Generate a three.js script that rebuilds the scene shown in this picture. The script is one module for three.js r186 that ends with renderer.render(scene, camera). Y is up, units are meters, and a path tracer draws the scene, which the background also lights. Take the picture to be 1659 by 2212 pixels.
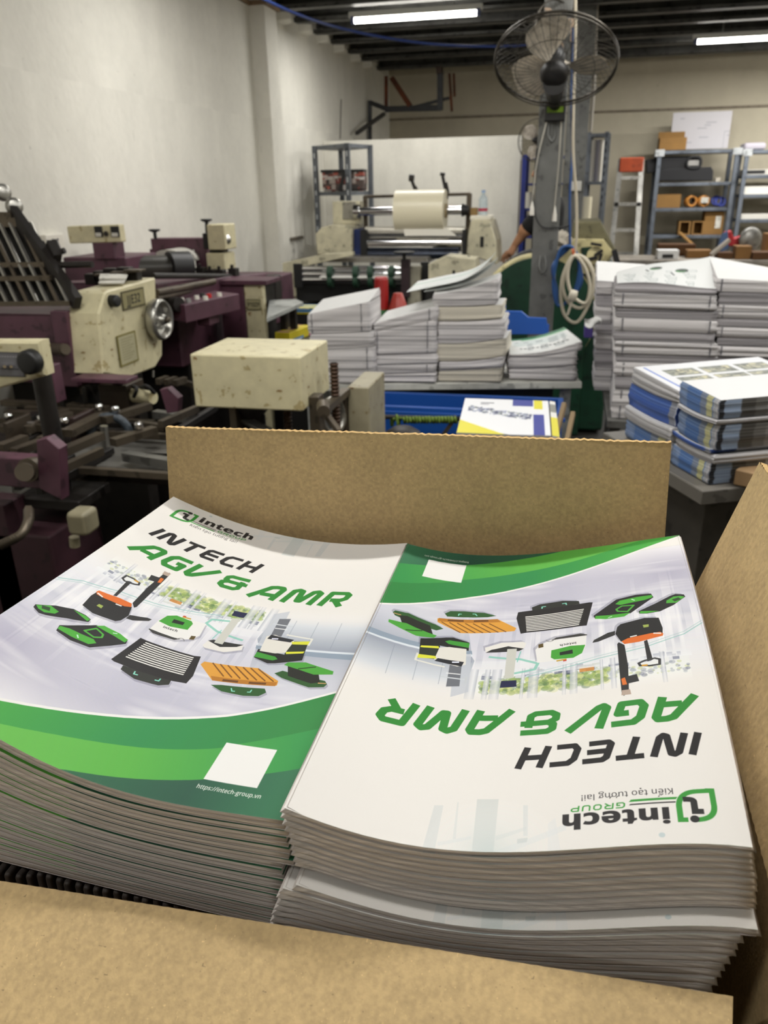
import * as THREE from 'three';
import { RoundedBoxGeometry } from 'three/addons/geometries/RoundedBoxGeometry.js';
import { mergeGeometries } from 'three/addons/utils/BufferGeometryUtils.js';
import { RectAreaLightUniformsLib } from 'three/addons/lights/RectAreaLightUniformsLib.js';
import { MarchingCubes } from 'three/addons/objects/MarchingCubes.js';

// ---------------------------------------------------------------- camera, lights, exposure
const scene = new THREE.Scene();
scene.background = new THREE.Color(0x0a0a0a);
const FPX = 1700, EYE = 1.5, RAD = Math.PI / 180;
const camera = new THREE.PerspectiveCamera(2 * Math.atan(1106 / FPX) / RAD, 1659 / 2212, 0.05, 60);
camera.rotation.order = 'YXZ';
camera.position.set(0, EYE, 0);
camera.rotation.set(-22.4 * RAD, 13.1 * RAD, -1.07 * RAD);
camera.updateMatrixWorld();
camera.focus = 0.5;
camera.userData.fStop = 14;
const renderer = new THREE.WebGLRenderer({ antialias: true });
renderer.toneMapping = THREE.LinearToneMapping;
renderer.toneMappingExposure = 2.7;
renderer.shadowMap.enabled = true;
RectAreaLightUniformsLib.init();
// fluorescent battens under the roof: [x, z, y, length, power]; the first two are in view
const TUBES = [
  [-1.32, -7.05, 2.73, 1.02, 48], [1.6, -9.0, 2.72, 1.2, 118], [0.75, -3.9, 2.72, 1.2, 44], [2.4, -6.3, 2.72, 1.2, 110], [2.9, -9.6, 2.72, 1.2, 88],
  [2.4, -2.6, 2.72, 1.2, 68], [-1.2, -4.3, 2.72, 1.2, 48], [-0.7, -1.4, 2.72, 1.2, 42], [1.2, -1.4, 2.72, 1.2, 38], [0.0, -0.4, 2.72, 1.2, 14], [-1.4, 0.6, 2.72, 1.2, 17], [0.9, 1.7, 2.72, 1.2, 6],
];

// ---------------------------------------------------------------- measuring and building helpers
const V = (x, y, z) => new THREE.Vector3(x, y, z);
function ray(x, y) { return V(x - 829.5, -(y - 1106), -FPX).applyQuaternion(camera.quaternion).normalize(); }
function pz(x, y, z) { const d = ray(x, y), t = z / d.z; return V(d.x * t, EYE + d.y * t, z); }
function py(x, y, h) { const d = ray(x, y), t = (h - EYE) / d.y; return V(d.x * t, h, d.z * t); }
function px(x, y, X) { const d = ray(x, y), t = X / d.x; return V(X, EYE + d.y * t, d.z * t); }
let seed = 7;
function rnd() { seed = (seed * 1664525 + 1013904223) >>> 0; return seed / 4294967296; }
const jit = a => (rnd() * 2 - 1) * a;
function hash2(x, y, s) { let h = (x * 374761393 + y * 668265263 + s * 2147483647) | 0; h = Math.imul(h ^ (h >>> 13), 1274126177); return ((h ^ (h >>> 16)) >>> 0) / 4294967296; }
function vnoise(x, y, s, per) {
  let xi = Math.floor(x), yi = Math.floor(y); const fx = x - xi, fy = y - yi, u = fx * fx * (3 - 2 * fx), v = fy * fy * (3 - 2 * fy);
  const w = n => ((n % per) + per) % per, x0 = w(xi), x1 = w(xi + 1), y0 = w(yi), y1 = w(yi + 1);
  const a = hash2(x0, y0, s), b = hash2(x1, y0, s), c = hash2(x0, y1, s), d = hash2(x1, y1, s);
  return a + (b - a) * u + (c - a) * v + (a - b - c + d) * u * v;
}
function fbm(u, v, f, s, oct = 4) { let r = 0, a = 0.5, t = 0; for (let i = 0; i < oct; i++) { r += a * vnoise(u * f, v * f, s + i, f); t += a; a *= 0.5; f *= 2; } return r / t; }
function tex(n, fn, srgb = true, reps = [1, 1], m = n) {
  const d = new Uint8Array(n * m * 4);
  for (let j = 0; j < m; j++) for (let i = 0; i < n; i++) { const c = fn((i + 0.5) / n, (j + 0.5) / m), k = (j * n + i) * 4; d[k] = Math.max(0, Math.min(255, c[0])); d[k + 1] = Math.max(0, Math.min(255, c[1])); d[k + 2] = Math.max(0, Math.min(255, c[2])); d[k + 3] = 255; }
  const t = new THREE.DataTexture(d, n, m); t.wrapS = t.wrapT = THREE.RepeatWrapping; t.magFilter = THREE.LinearFilter; t.minFilter = THREE.LinearFilter;
  t.repeat.set(...reps); if (srgb) t.colorSpace = THREE.SRGBColorSpace; t.needsUpdate = true; return t;
}
const g3 = v => [v, v, v];
function rep(t, x, y = x) { const c = t.clone(); c.repeat.set(x, y); c.needsUpdate = true; return c; }
// canvas print
function print(w, h, draw) {
  const c = document.createElement('canvas'); c.width = w; c.height = h; const g = c.getContext('2d'); draw(g, w, h);
  const t = new THREE.CanvasTexture(c); t.colorSpace = THREE.SRGBColorSpace; t.magFilter = THREE.LinearFilter; t.wrapS = t.wrapT = THREE.RepeatWrapping; return t;
}
const TX = {
  grime: tex(512, (u, v) => { const a = fbm(u, v, 6, 3, 5), b = fbm(u, v, 30, 9, 3); return g3(255 - 70 * Math.max(0, a - 0.45) * 2 - 28 * b - (b > 0.72 ? 40 : 0)); }),
  kraft: tex(1024, (u, v) => {
    const a = fbm(u, v, 8, 21, 4), b = fbm(u, v, 120, 22, 2), fl = vnoise(u * 260, v * 160, 5, 260), f2 = vnoise(u * 150, v * 220, 15, 220);
    let k = 0.88 + 0.09 * (a - 0.5) + 0.13 * (b - 0.5); if (fl > 0.955) k += 0.13; if (f2 > 0.972) k -= 0.22;
    return [216 * k, 188 * k, 138 * k];
  }),
  plaster: tex(1024, (u, v) => {
    const st = fbm(u * 1.0, v * 0.25, 16, 31, 4), a = fbm(u, v, 4, 32, 4), b = fbm(u, v, 64, 33, 3), sp = vnoise(u * 70, v * 45, 34, 70);
    let k = 1 - 0.06 * (st - 0.3) - 0.1 * Math.max(0, a - 0.4) - 0.03 * b; if (sp > 0.985) k -= 0.12;
    return [232 * k, 229 * k, 219 * (k - 0.005)];
  }),
  plasterBump: tex(512, (u, v) => g3(255 * (0.6 * fbm(u, v, 10, 41, 4) + 0.4 * fbm(u, v, 60, 42, 3))), false),
  concrete: tex(512, (u, v) => { const a = fbm(u, v, 5, 51, 5), b = fbm(u, v, 50, 52, 3); const k = 0.75 + 0.35 * (a - 0.5) + 0.2 * (b - 0.5); return [128 * k, 122 * k, 112 * k]; }),
  pages: tex(64, (u, v) => { const l = hash2(0, Math.floor(v * 256), 61), m = hash2(0, Math.floor(v * 60), 62); return g3(195 + 32 * l + 26 * m); }, true, [1, 1], 256),
  sheets: tex(64, (u, v) => { const r = Math.floor(v * 256), l = hash2(0, r, 63), m = hash2(0, Math.floor(v * 64), 64), d = hash2(0, Math.floor(v * 110), 65); return g3(206 + 26 * l + 20 * m - (d > 0.86 ? 62 : 0)); }, true, [1, 1], 256),
  paper: tex(256, (u, v) => g3(246 + 9 * fbm(u, v, 40, 71, 3)), true),
  rust: tex(256, (u, v) => { const a = fbm(u, v, 8, 81, 5); const k = 0.6 + 0.8 * (a - 0.3); return [120 * k, 66 * k, 38 * k]; }),
  chips: tex(512, (u, v) => { const a = fbm(u, v, 7, 91, 5), b = fbm(u, v, 22, 92, 4); let k = 255 - 26 * a - 20 * b; let r = k, g = k, bb = k; if (a > 0.7 && b > 0.64) { r = 150; g = 122; bb = 92; } else if (b > 0.76) { r *= 0.86; g *= 0.82; bb *= 0.74; } return [r, g, bb]; }),
};
const MATS = {};
function mat(hex, rough = 0.6, metal = 0, o = {}) {
  const k = hex + '_' + rough + '_' + metal + '_' + (o.k || '');
  if (MATS[k]) return MATS[k];
  const p = { color: hex, roughness: rough, metalness: metal }; for (const i in o) if (i !== 'k') p[i] = o[i];
  return MATS[k] = new THREE.MeshPhysicalMaterial(p);
}
const grimy = (hex, rough = 0.55, metal = 0) => mat(hex, rough, metal, { k: 'g', map: TX.grime });
const TX_chips = rep(TX.chips, 2.3);
const chipped = (hex, rough = 0.5) => mat(hex, rough, 0, { k: 'c', map: TX_chips });
// geometry helpers (all in world coordinates)
function B(x0, x1, y0, y1, z0, z1, r = 0.004, seg = 1) {
  const w = Math.abs(x1 - x0), h = Math.abs(y1 - y0), d = Math.abs(z1 - z0); r = Math.min(r, w * 0.45, h * 0.45, d * 0.45);
  const g = r > 0.0004 ? new RoundedBoxGeometry(w, h, d, seg, r) : new THREE.BoxGeometry(w, h, d);
  return g.translate((x0 + x1) / 2, (y0 + y1) / 2, (z0 + z1) / 2);
}
// box whose front face covers the rectangle of sight (x0,y0)-(x1,y1) at depth z, and which reaches d further back
function bx(x0, y0, x1, y1, z, d, r = 0.004) {
  const a = pz(x0, (y0 + y1) / 2, z), b = pz(x1, (y0 + y1) / 2, z), c = pz((x0 + x1) / 2, y0, z), e = pz((x0 + x1) / 2, y1, z);
  return B(a.x, b.x, e.y, c.y, z - d, z, r);
}
function turn(g, about, rx = 0, ry = 0, rz = 0) { return g.translate(-about.x, -about.y, -about.z).applyMatrix4(new THREE.Matrix4().makeRotationFromEuler(new THREE.Euler(rx, ry, rz))).translate(about.x, about.y, about.z); }
function cyl(a, b, r, r2 = r, seg = 14, open = false) {
  const d = b.clone().sub(a), g = new THREE.CylinderGeometry(r2, r, d.length(), seg, 1, open);
  g.applyQuaternion(new THREE.Quaternion().setFromUnitVectors(V(0, 1, 0), d.clone().normalize()));
  const m = a.clone().add(b).multiplyScalar(0.5); return g.translate(m.x, m.y, m.z);
}
function ring(c, axis, R, r, seg = 28, arc = Math.PI * 2, tseg = 8) { const g = new THREE.TorusGeometry(R, r, tseg, seg, arc); g.applyQuaternion(new THREE.Quaternion().setFromUnitVectors(V(0, 0, 1), axis.clone().normalize())); return g.translate(c.x, c.y, c.z); }
function tube(pts, r, n = 40, closed = false, seg = 6) { return new THREE.TubeGeometry(new THREE.CatmullRomCurve3(pts, closed, 'centripetal'), n, r, seg, closed); }
function lathe(c, axis, prof, seg = 28) { const g = new THREE.LatheGeometry(prof.map(p => new THREE.Vector2(...p)), seg); g.applyQuaternion(new THREE.Quaternion().setFromUnitVectors(V(0, 1, 0), axis.clone().normalize())); return g.translate(c.x, c.y, c.z); }
function bar(a, b, w, h = w) { const d = b.clone().sub(a), g = new THREE.BoxGeometry(w, h, d.length()); const m = new THREE.Matrix4().lookAt(b, a, V(0, 1, 0)); g.applyMatrix4(m); const c = a.clone().add(b).multiplyScalar(0.5); return g.translate(c.x, c.y, c.z); }
// extrude a polygon given as points of sight on the plane z, reaching d further back
function ext(pts, z, d, bev = 0.003) {
  const q = pts.map(p => pz(p[0], p[1], z)), s = new THREE.Shape(q.map(p => new THREE.Vector2(p.x, p.y)));
  return new THREE.ExtrudeGeometry(s, { depth: d - 2 * bev, bevelEnabled: bev > 0, bevelThickness: bev, bevelSize: bev, bevelOffset: -bev, bevelSegments: 1 }).translate(0, 0, z - d + bev);
}
function extYZ(pts, x0, x1, bev = 0.003) { // profile in (z, y), swept from x0 to x1
  const s = new THREE.Shape(pts.map(p => new THREE.Vector2(-p[0], p[1])));
  const g = new THREE.ExtrudeGeometry(s, { depth: x1 - x0 - 2 * bev, bevelEnabled: bev > 0, bevelThickness: bev, bevelSize: bev, bevelOffset: -bev, bevelSegments: 1 });
  return g.rotateY(Math.PI / 2).translate(x0 + bev, 0, 0);
}
function extXZ(pts, y0, y1, bev = 0) { // outline in (x, z), raised from y0 to y1
  const s = new THREE.Shape(pts.map(p => new THREE.Vector2(p[0], -p[1])));
  return new THREE.ExtrudeGeometry(s, { depth: y1 - y0 - 2 * bev, bevelEnabled: bev > 0, bevelThickness: bev, bevelSize: bev, bevelOffset: -bev, bevelSegments: 1 }).rotateX(-Math.PI / 2).translate(0, y0 + bev, 0);
}
function uvBox(g) { // texture coordinates in metres by the dominant axis of each face
  if (g.index) g = g.toNonIndexed(); const p = g.attributes.position, n = g.attributes.normal, uv = new Float32Array(p.count * 2);
  for (let i = 0; i < p.count; i += 3) {
    let ax = 0, ay = 0, az = 0; for (let k = 0; k < 3; k++) { ax += Math.abs(n.getX(i + k)); ay += Math.abs(n.getY(i + k)); az += Math.abs(n.getZ(i + k)); }
    for (let k = 0; k < 3; k++) { const x = p.getX(i + k), y = p.getY(i + k), z = p.getZ(i + k), j = (i + k) * 2; if (ax >= ay && ax >= az) { uv[j] = z; uv[j + 1] = y; } else if (ay >= az) { uv[j] = x; uv[j + 1] = z; } else { uv[j] = x; uv[j + 1] = y; } }
  }
  g.setAttribute('uv', new THREE.BufferAttribute(uv, 2)); return g;
}
function join(gs, keep = false) {
  gs = (Array.isArray(gs) ? gs : [gs]).map(g => { g = keep ? (g.index ? g.toNonIndexed() : g) : uvBox(g); for (const k of Object.keys(g.attributes)) if (!['position', 'normal', 'uv'].includes(k)) g.deleteAttribute(k); return g; });
  return gs.length === 1 ? gs[0] : mergeGeometries(gs);
}
const NAMES = {};
function numbered(n) { const k = NAMES[n] || 0; NAMES[n] = k + 1; return k ? n + '_' + String(k).padStart(3, '0') : n; }
function mesh(name, gs, m, keep) { const o = new THREE.Mesh(join(gs, keep), m); o.name = name; o.castShadow = o.receiveShadow = true; return o; }
function thing(name, label, category, group) { const t = new THREE.Group(); t.name = numbered(name); t.userData = { label, category }; if (group) t.userData.group = group; return t; }
function part(parent, name, gs, m, label, keep) { const o = mesh(name, gs, m, keep); if (label) o.userData.label = label; parent.add(o); return o; }
// puts a thing built in world coordinates on its own base
function done(t) {
  const b = new THREE.Box3(); t.traverse(o => { if (o.isMesh) { o.geometry.computeBoundingBox(); b.union(o.geometry.boundingBox); } });
  const c = V((b.min.x + b.max.x) / 2, b.min.y, (b.min.z + b.max.z) / 2), seen = new Set();
  t.traverse(o => { if (o.isMesh && !seen.has(o.geometry)) { seen.add(o.geometry); o.geometry.translate(-c.x, -c.y, -c.z); } });
  t.position.copy(c); scene.add(t); return t;
}
function single(name, label, category, gs, m, group, keep) { // a thing that is one mesh
  const o = mesh(numbered(name), gs, m, keep); o.userData = { label, category }; if (group) o.userData.group = group;
  o.geometry.computeBoundingBox(); const b = o.geometry.boundingBox, c = V((b.min.x + b.max.x) / 2, b.min.y, (b.min.z + b.max.z) / 2);
  o.geometry.translate(-c.x, -c.y, -c.z); o.position.copy(c); scene.add(o); return o;
}
function struct(name, gs, m, label) { const o = mesh(numbered(name), gs, m); o.userData.kind = 'structure'; if (label) o.userData.label = label; scene.add(o); return o; }
function copy(o, pos, label, ry) { const c = o.clone(); c.name = numbered(o.name.replace(/_\d{3}$/, '')); c.userData = { ...o.userData, label: label || o.userData.label }; if (pos) c.position.copy(pos); if (ry !== undefined) c.rotation.y = ry; scene.add(c); return c; }
const ORD = ['top', 'second', 'third', 'fourth', 'fifth', 'sixth', 'seventh', 'eighth', 'ninth', 'tenth', 'eleventh', 'twelfth', 'thirteenth', 'fourteenth', 'fifteenth', 'sixteenth', 'seventeenth', 'eighteenth', 'nineteenth', 'twentieth', 'twenty-first', 'twenty-second', 'twenty-third', 'twenty-fourth'];
const CV={g1:[361,2747,595,2623,855,2510,1135,2406,1466,2285,1509,2270,1747,2157,1948,2043,2078,1969],g2:[462,2888,703,2784,973,2705,1259,2638,1585,2547,1608,2517,1985,2361],g3:[841,2976,929,2948,1208,2882,1489,2812,1601,2781,1904,2688,2084,2620],qr:[1589,2498,1893,2508,1890,2792,1585,2781],url:[1579,2812,1889,2827],r1:[72,2032,66,2002,147,1911,231,1854,311,1848,355,1861,357,1893,251,1960,154,2034,120,2050],r1a:[70,2002,127,1937,187,1945,182,1980,136,2020,95,2019],r1b:[234,1860,314,1853,354,1865,347,1891,280,1873],r2:[268,2099,256,2045,407,1883,564,1862,625,1880,635,1922,486,2088,366,2112],r2a:[264,2079,261,2047,311,2026,464,2008,495,2029,464,2068,355,2081],r2b:[407,1891,446,1854,560,1857,627,1882,622,1915,539,1900],r2c:[382,1978,424,1910,483,1932,491,1961,454,1992],r3:[246,1780,233,1657,238,1600,479,1568,508,1664,494,1740,472,1769,329,1800],r3a:[234,1594,240,1571,378,1538,461,1536,476,1571,440,1595,305,1615,250,1617],r3m:[461,1527,451,1305,459,1060,488,1033,498,1069,501,1301,502,1547,493,1565],r3b:[409,1217,400,1149,457,1139,466,1206],r3o:[474,1200,465,1132,490,1131,495,1191],r3h:[330,1548,314,1335,344,1325,349,1538],r3r:[277,1333,281,1284,335,1281,386,1294,392,1319,357,1338,302,1349],r3f:[509,1699,511,1652,612,1605,646,1603,637,1631,552,1690],r3y:[309,1719,311,1691,341,1689,344,1721],r4:[680,1713,686,1577,709,1506,750,1469,975,1457,994,1602,963,1659,867,1719,725,1724],r4a:[689,1592,709,1506,760,1468,873,1475,895,1499,894,1578,778,1603],r4b:[766,1558,763,1515,841,1512,843,1546],r4c:[677,1707,677,1698,846,1698,901,1692,867,1719,718,1729],r5:[637,2100,679,1815,723,1818,1057,1814,1099,1804,1140,2002,1134,2082,1040,2094,793,2104,659,2107],r5b:[728,2147,722,2107,1037,2088,1043,2134,989,2166,836,2179],r5s:[726,1840,1063,1835,1081,2012,695,2027],r5c:[809,2116,947,2104],r6:[1132,1878,1142,1842,1501,1811,1676,1916,1684,1961,1659,1971,1341,1987,1270,2002],r6f:[1243,1963,1677,1929,1675,1969,1270,2002],r6s:[1197,1836,1322,1945,1504,1817,1650,1927],r6b:[1281,2045,1341,2027,1621,2003,1643,2038,1609,2079,1515,2093,1368,2084],r7:[1623,1844,1666,1810,1970,1883,1992,1914,1981,1944,1887,1955,1685,1882],r7u:[1680,1752,1910,1823,1942,1899,1890,1916,1718,1857],r7t:[1653,1749,1668,1718,1785,1704,1994,1782,1999,1815,1877,1826,1761,1783],r7e:[1758,1777,1868,1745],r8:[1055,1687,1068,1627,1096,1607,1309,1594,1319,1652,1216,1708,1078,1708],r8t:[1068,1627,1095,1604,1309,1594,1273,1628,1169,1664],r8p:[1112,1632,1111,1319,1167,1315,1173,1632],r8s:[1092,1293,1087,1229,1185,1224,1182,1292],r9:[1428,1706,1421,1610,1641,1643,1741,1600,1753,1686,1588,1741,1539,1750],r9w:[1437,1629,1420,1455,1470,1428,1627,1479,1614,1618,1549,1636],r9t:[1435,1483,1444,1433,1622,1464,1606,1497],r9d:[1584,1485,1726,1474,1752,1672,1620,1661],r9y:[1612,1489,1745,1464,1737,1508,1627,1517],r9z:[1614,1606,1737,1586,1735,1608,1623,1631],r9k:[1548,1412,1742,1441,1741,1518],r9g:[1425,1699,1425,1643,1562,1670,1589,1695,1561,1714],cart:[1461,1429,1463,1204,1529,1200,1557,1411],wall:[1310,1109,1479,1113,2092,1093,2105,1290,2074,1577,1729,1512,1470,1428],skirt:[1727,1504,2081,1569,2078,1619,1727,1557],door:[1282,1587,1326,993,1476,1104,1424,1548],tree:[206,1235,354,1162,618,1121,845,1132,962,1206,693,1122,881,1158,968,1150,1250,1109,1251,1234],win:[37,1527,357,1068,1269,1029,1272,1262,754,1329],loop:[5,1676,120,1567,342,1474,616,1424,1033,1321],loop2:[1284,1547,1080,1509,972,1451,988,1392,1111,1363],int:[143,565,144,721,1024,535,1015,684],agv:[129,999,256,787,1827,874,1841,1057,1641,897,1002,776,838,930],agvw:[[127,999,347,963],[373,928,541,769],[547,752,755,762],[838,920,1034,779],[1103,982,1311,801],[1318,801,1642,1015],[1641,897,1867,1045]],intw:[[142,573,169,722],[201,710,382,551],[394,536,544,688],[567,520,696,688],[719,510,850,676],[863,518,1034,686]],emb:[295,117,116,304,114,204,291,231],intech:[327,117,328,219,766,102,762,192],group:[519,222,517,258,767,215,762,250],lines:[302,281,507,253,311,243,503,228],slog:[297,339,301,296,766,318,766,266],bld:[[1436,-16,1424,263,1379,269,1377,-24],[1204,-42,1218,324,1111,326,1105,-47],[1373,39,1220,91,1218,72,1369,18],[1105,94,966,147,965,128,1102,67],[977,92,989,282,966,281,956,91],[1110,5,783,152,783,115,1107,-33],[1304,65,1314,297,1306,298,1289,67],[1004,75,955,82,958,56,1002,48],[867,159,833,193,800,-39,860,-44]],dot:[369,50]};
// ---------------------------------------------------------------- the room
const XL = -2.39, XR = 4.2, ZB = -11, ZF = 2.6, YC = 2.79;
const M_wall = new THREE.MeshPhysicalMaterial({ map: rep(TX.plaster, 0.5, 0.5), roughness: 0.85, bumpMap: rep(TX.plasterBump, 0.7), bumpScale: 0.004 });
const M_back = new THREE.MeshPhysicalMaterial({ map: rep(TX.plaster, 0.33, 0.33), color: 0xd6d0c2, roughness: 0.9 });
struct('floor', B(XL - 0.2, XR + 0.2, -0.2, 0, ZB - 0.2, ZF + 0.2, 0), new THREE.MeshPhysicalMaterial({ map: rep(TX.concrete, 0.6), color: 0x5a5652, roughness: 0.7 }));
struct('wall_left', [B(XL - 0.2, XL, 0, YC + 0.2, ZB - 0.2, ZF + 0.2, 0)], M_wall, 'white plastered side wall with scuffs and stains');
struct('wall_back', B(XL, XR, 0, YC + 0.2, ZB - 0.2, ZB, 0), M_back);
struct('wall_right', B(XR, XR + 0.2, 0, YC + 0.2, ZB - 0.2, ZF + 0.2, 0), M_back);
struct('wall_front', B(XL, XR, 0, YC + 0.2, ZF, ZF + 0.2, 0), M_back);
struct('pillar_left', B(XL - 0.01, XL + 0.115, 0, YC - 0.015, -6.53, -6.27, 0.006), M_wall, 'white plastered pilaster standing against the side wall');
struct('trim_1', [B(XL - 0.01, XL + 0.02, YC - 0.06, YC - 0.03, -6.27, ZF, 0.004), B(XL - 0.01, XL + 0.135, YC - 0.06, YC - 0.03, -6.56, -6.255, 0.004)], grimy(0x9a7f62, 0.8), 'thin brown ledge along the top of the white side wall');
struct('trim_2', B(XL, XR, 2.29, 2.315, ZB, ZB + 0.02, 0.003), grimy(0x8d8272, 0.9), 'thin ledge line across the back wall');
// the dark lower concrete beam of the back wall, seen above the partition
const M_deck = grimy(0x6b6b68, 0.5, 0.3);
struct('ceiling', B(XL - 0.2, XR + 0.2, YC + 0.13, YC + 0.25, ZB - 0.2, ZF + 0.2, 0), grimy(0x2a2928, 0.75), 'dark roof sheet above the purlins');
for (const z of [-10.43, -9.65, -9.12, -8.49, -7.94, -7.4, -6.87, -6.3, -5.7, -5.1, -4.5, -3.9, -3.3, -2.7, -2.1, -1.5, -0.9, -0.3, 0.3, 0.9, 1.5, 2.1]) {
  // a steel channel: web, lower flange and a short lip
  const s = struct('ceiling_beam', [B(XL - 0.05, XR, YC, YC + 0.13, z - 0.004, z + 0.004, 0), B(XL - 0.05, XR, YC, YC + 0.006, z - 0.004, z + 0.11, 0), B(XL - 0.05, XR, YC, YC + 0.03, z + 0.104, z + 0.11, 0)], M_deck);
}
// rough plaster lumps where the first purlins enter the wall
struct('trim_3', [-6.87, -7.4, -7.94, -8.49, -9.12, -9.65].map(z => turn(B(XL - 0.02, XL + 0.1, YC - 0.07, YC + 0.05, z - 0.16, z + 0.02, 0.02), V(XL, YC, z), 0, 0.2, 0.15)), M_wall, 'rough plaster lumps where roof beams enter the wall');
// lamps: body, glowing tube and the light just below it
const M_tube = new THREE.MeshStandardMaterial({ color: 0xffffff, emissive: 0xfffaf0, emissiveIntensity: 7 });
TUBES.forEach(([x, z, y, len, p], i) => {
  const l = new THREE.RectAreaLight(0xfffdf9, p, len, 0.05); l.position.set(x, y - 0.026, z); l.rotation.x = -Math.PI / 2; scene.add(l);
  const t = thing('tube_lamp', i === 0 ? 'fluorescent tube lamp under the roof beams near the white side wall' : i === 1 ? 'fluorescent tube lamp under the roof above the steel shelves' : `fluorescent tube lamp of the ${ORD[i - 1]} batten outside the picture, under the roof beams`, 'lamp', 'fluorescent tube lamps under the roof');
  part(t, 'batten', [B(x - len / 2 - 0.02, x + len / 2 + 0.02, y + 0.018, y + 0.062, z - 0.02, z + 0.02, 0.004)], mat(0xd8d8d2, 0.4));
  part(t, 'tube', cyl(V(x - len / 2 + 0.02, y, z), V(x + len / 2 - 0.02, y, z), 0.02, 0.02, 16), M_tube);
  for (const s of [-0.3, 0.3]) part(t, 'hanger', B(x + s * len - 0.006, x + s * len + 0.006, y + 0.06, YC + 0.131, z - 0.006, z + 0.006, 0), mat(0x8a8a86, 0.5));
  for (const s of [-1, 1]) part(t, 'end_cap', B(x + s * (len / 2 - 0.01) - 0.015, x + s * (len / 2 - 0.01) + 0.015, y - 0.022, y + 0.03, z - 0.022, z + 0.022, 0.004), mat(0x5a6488, 0.5));
  done(t);
});
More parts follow.
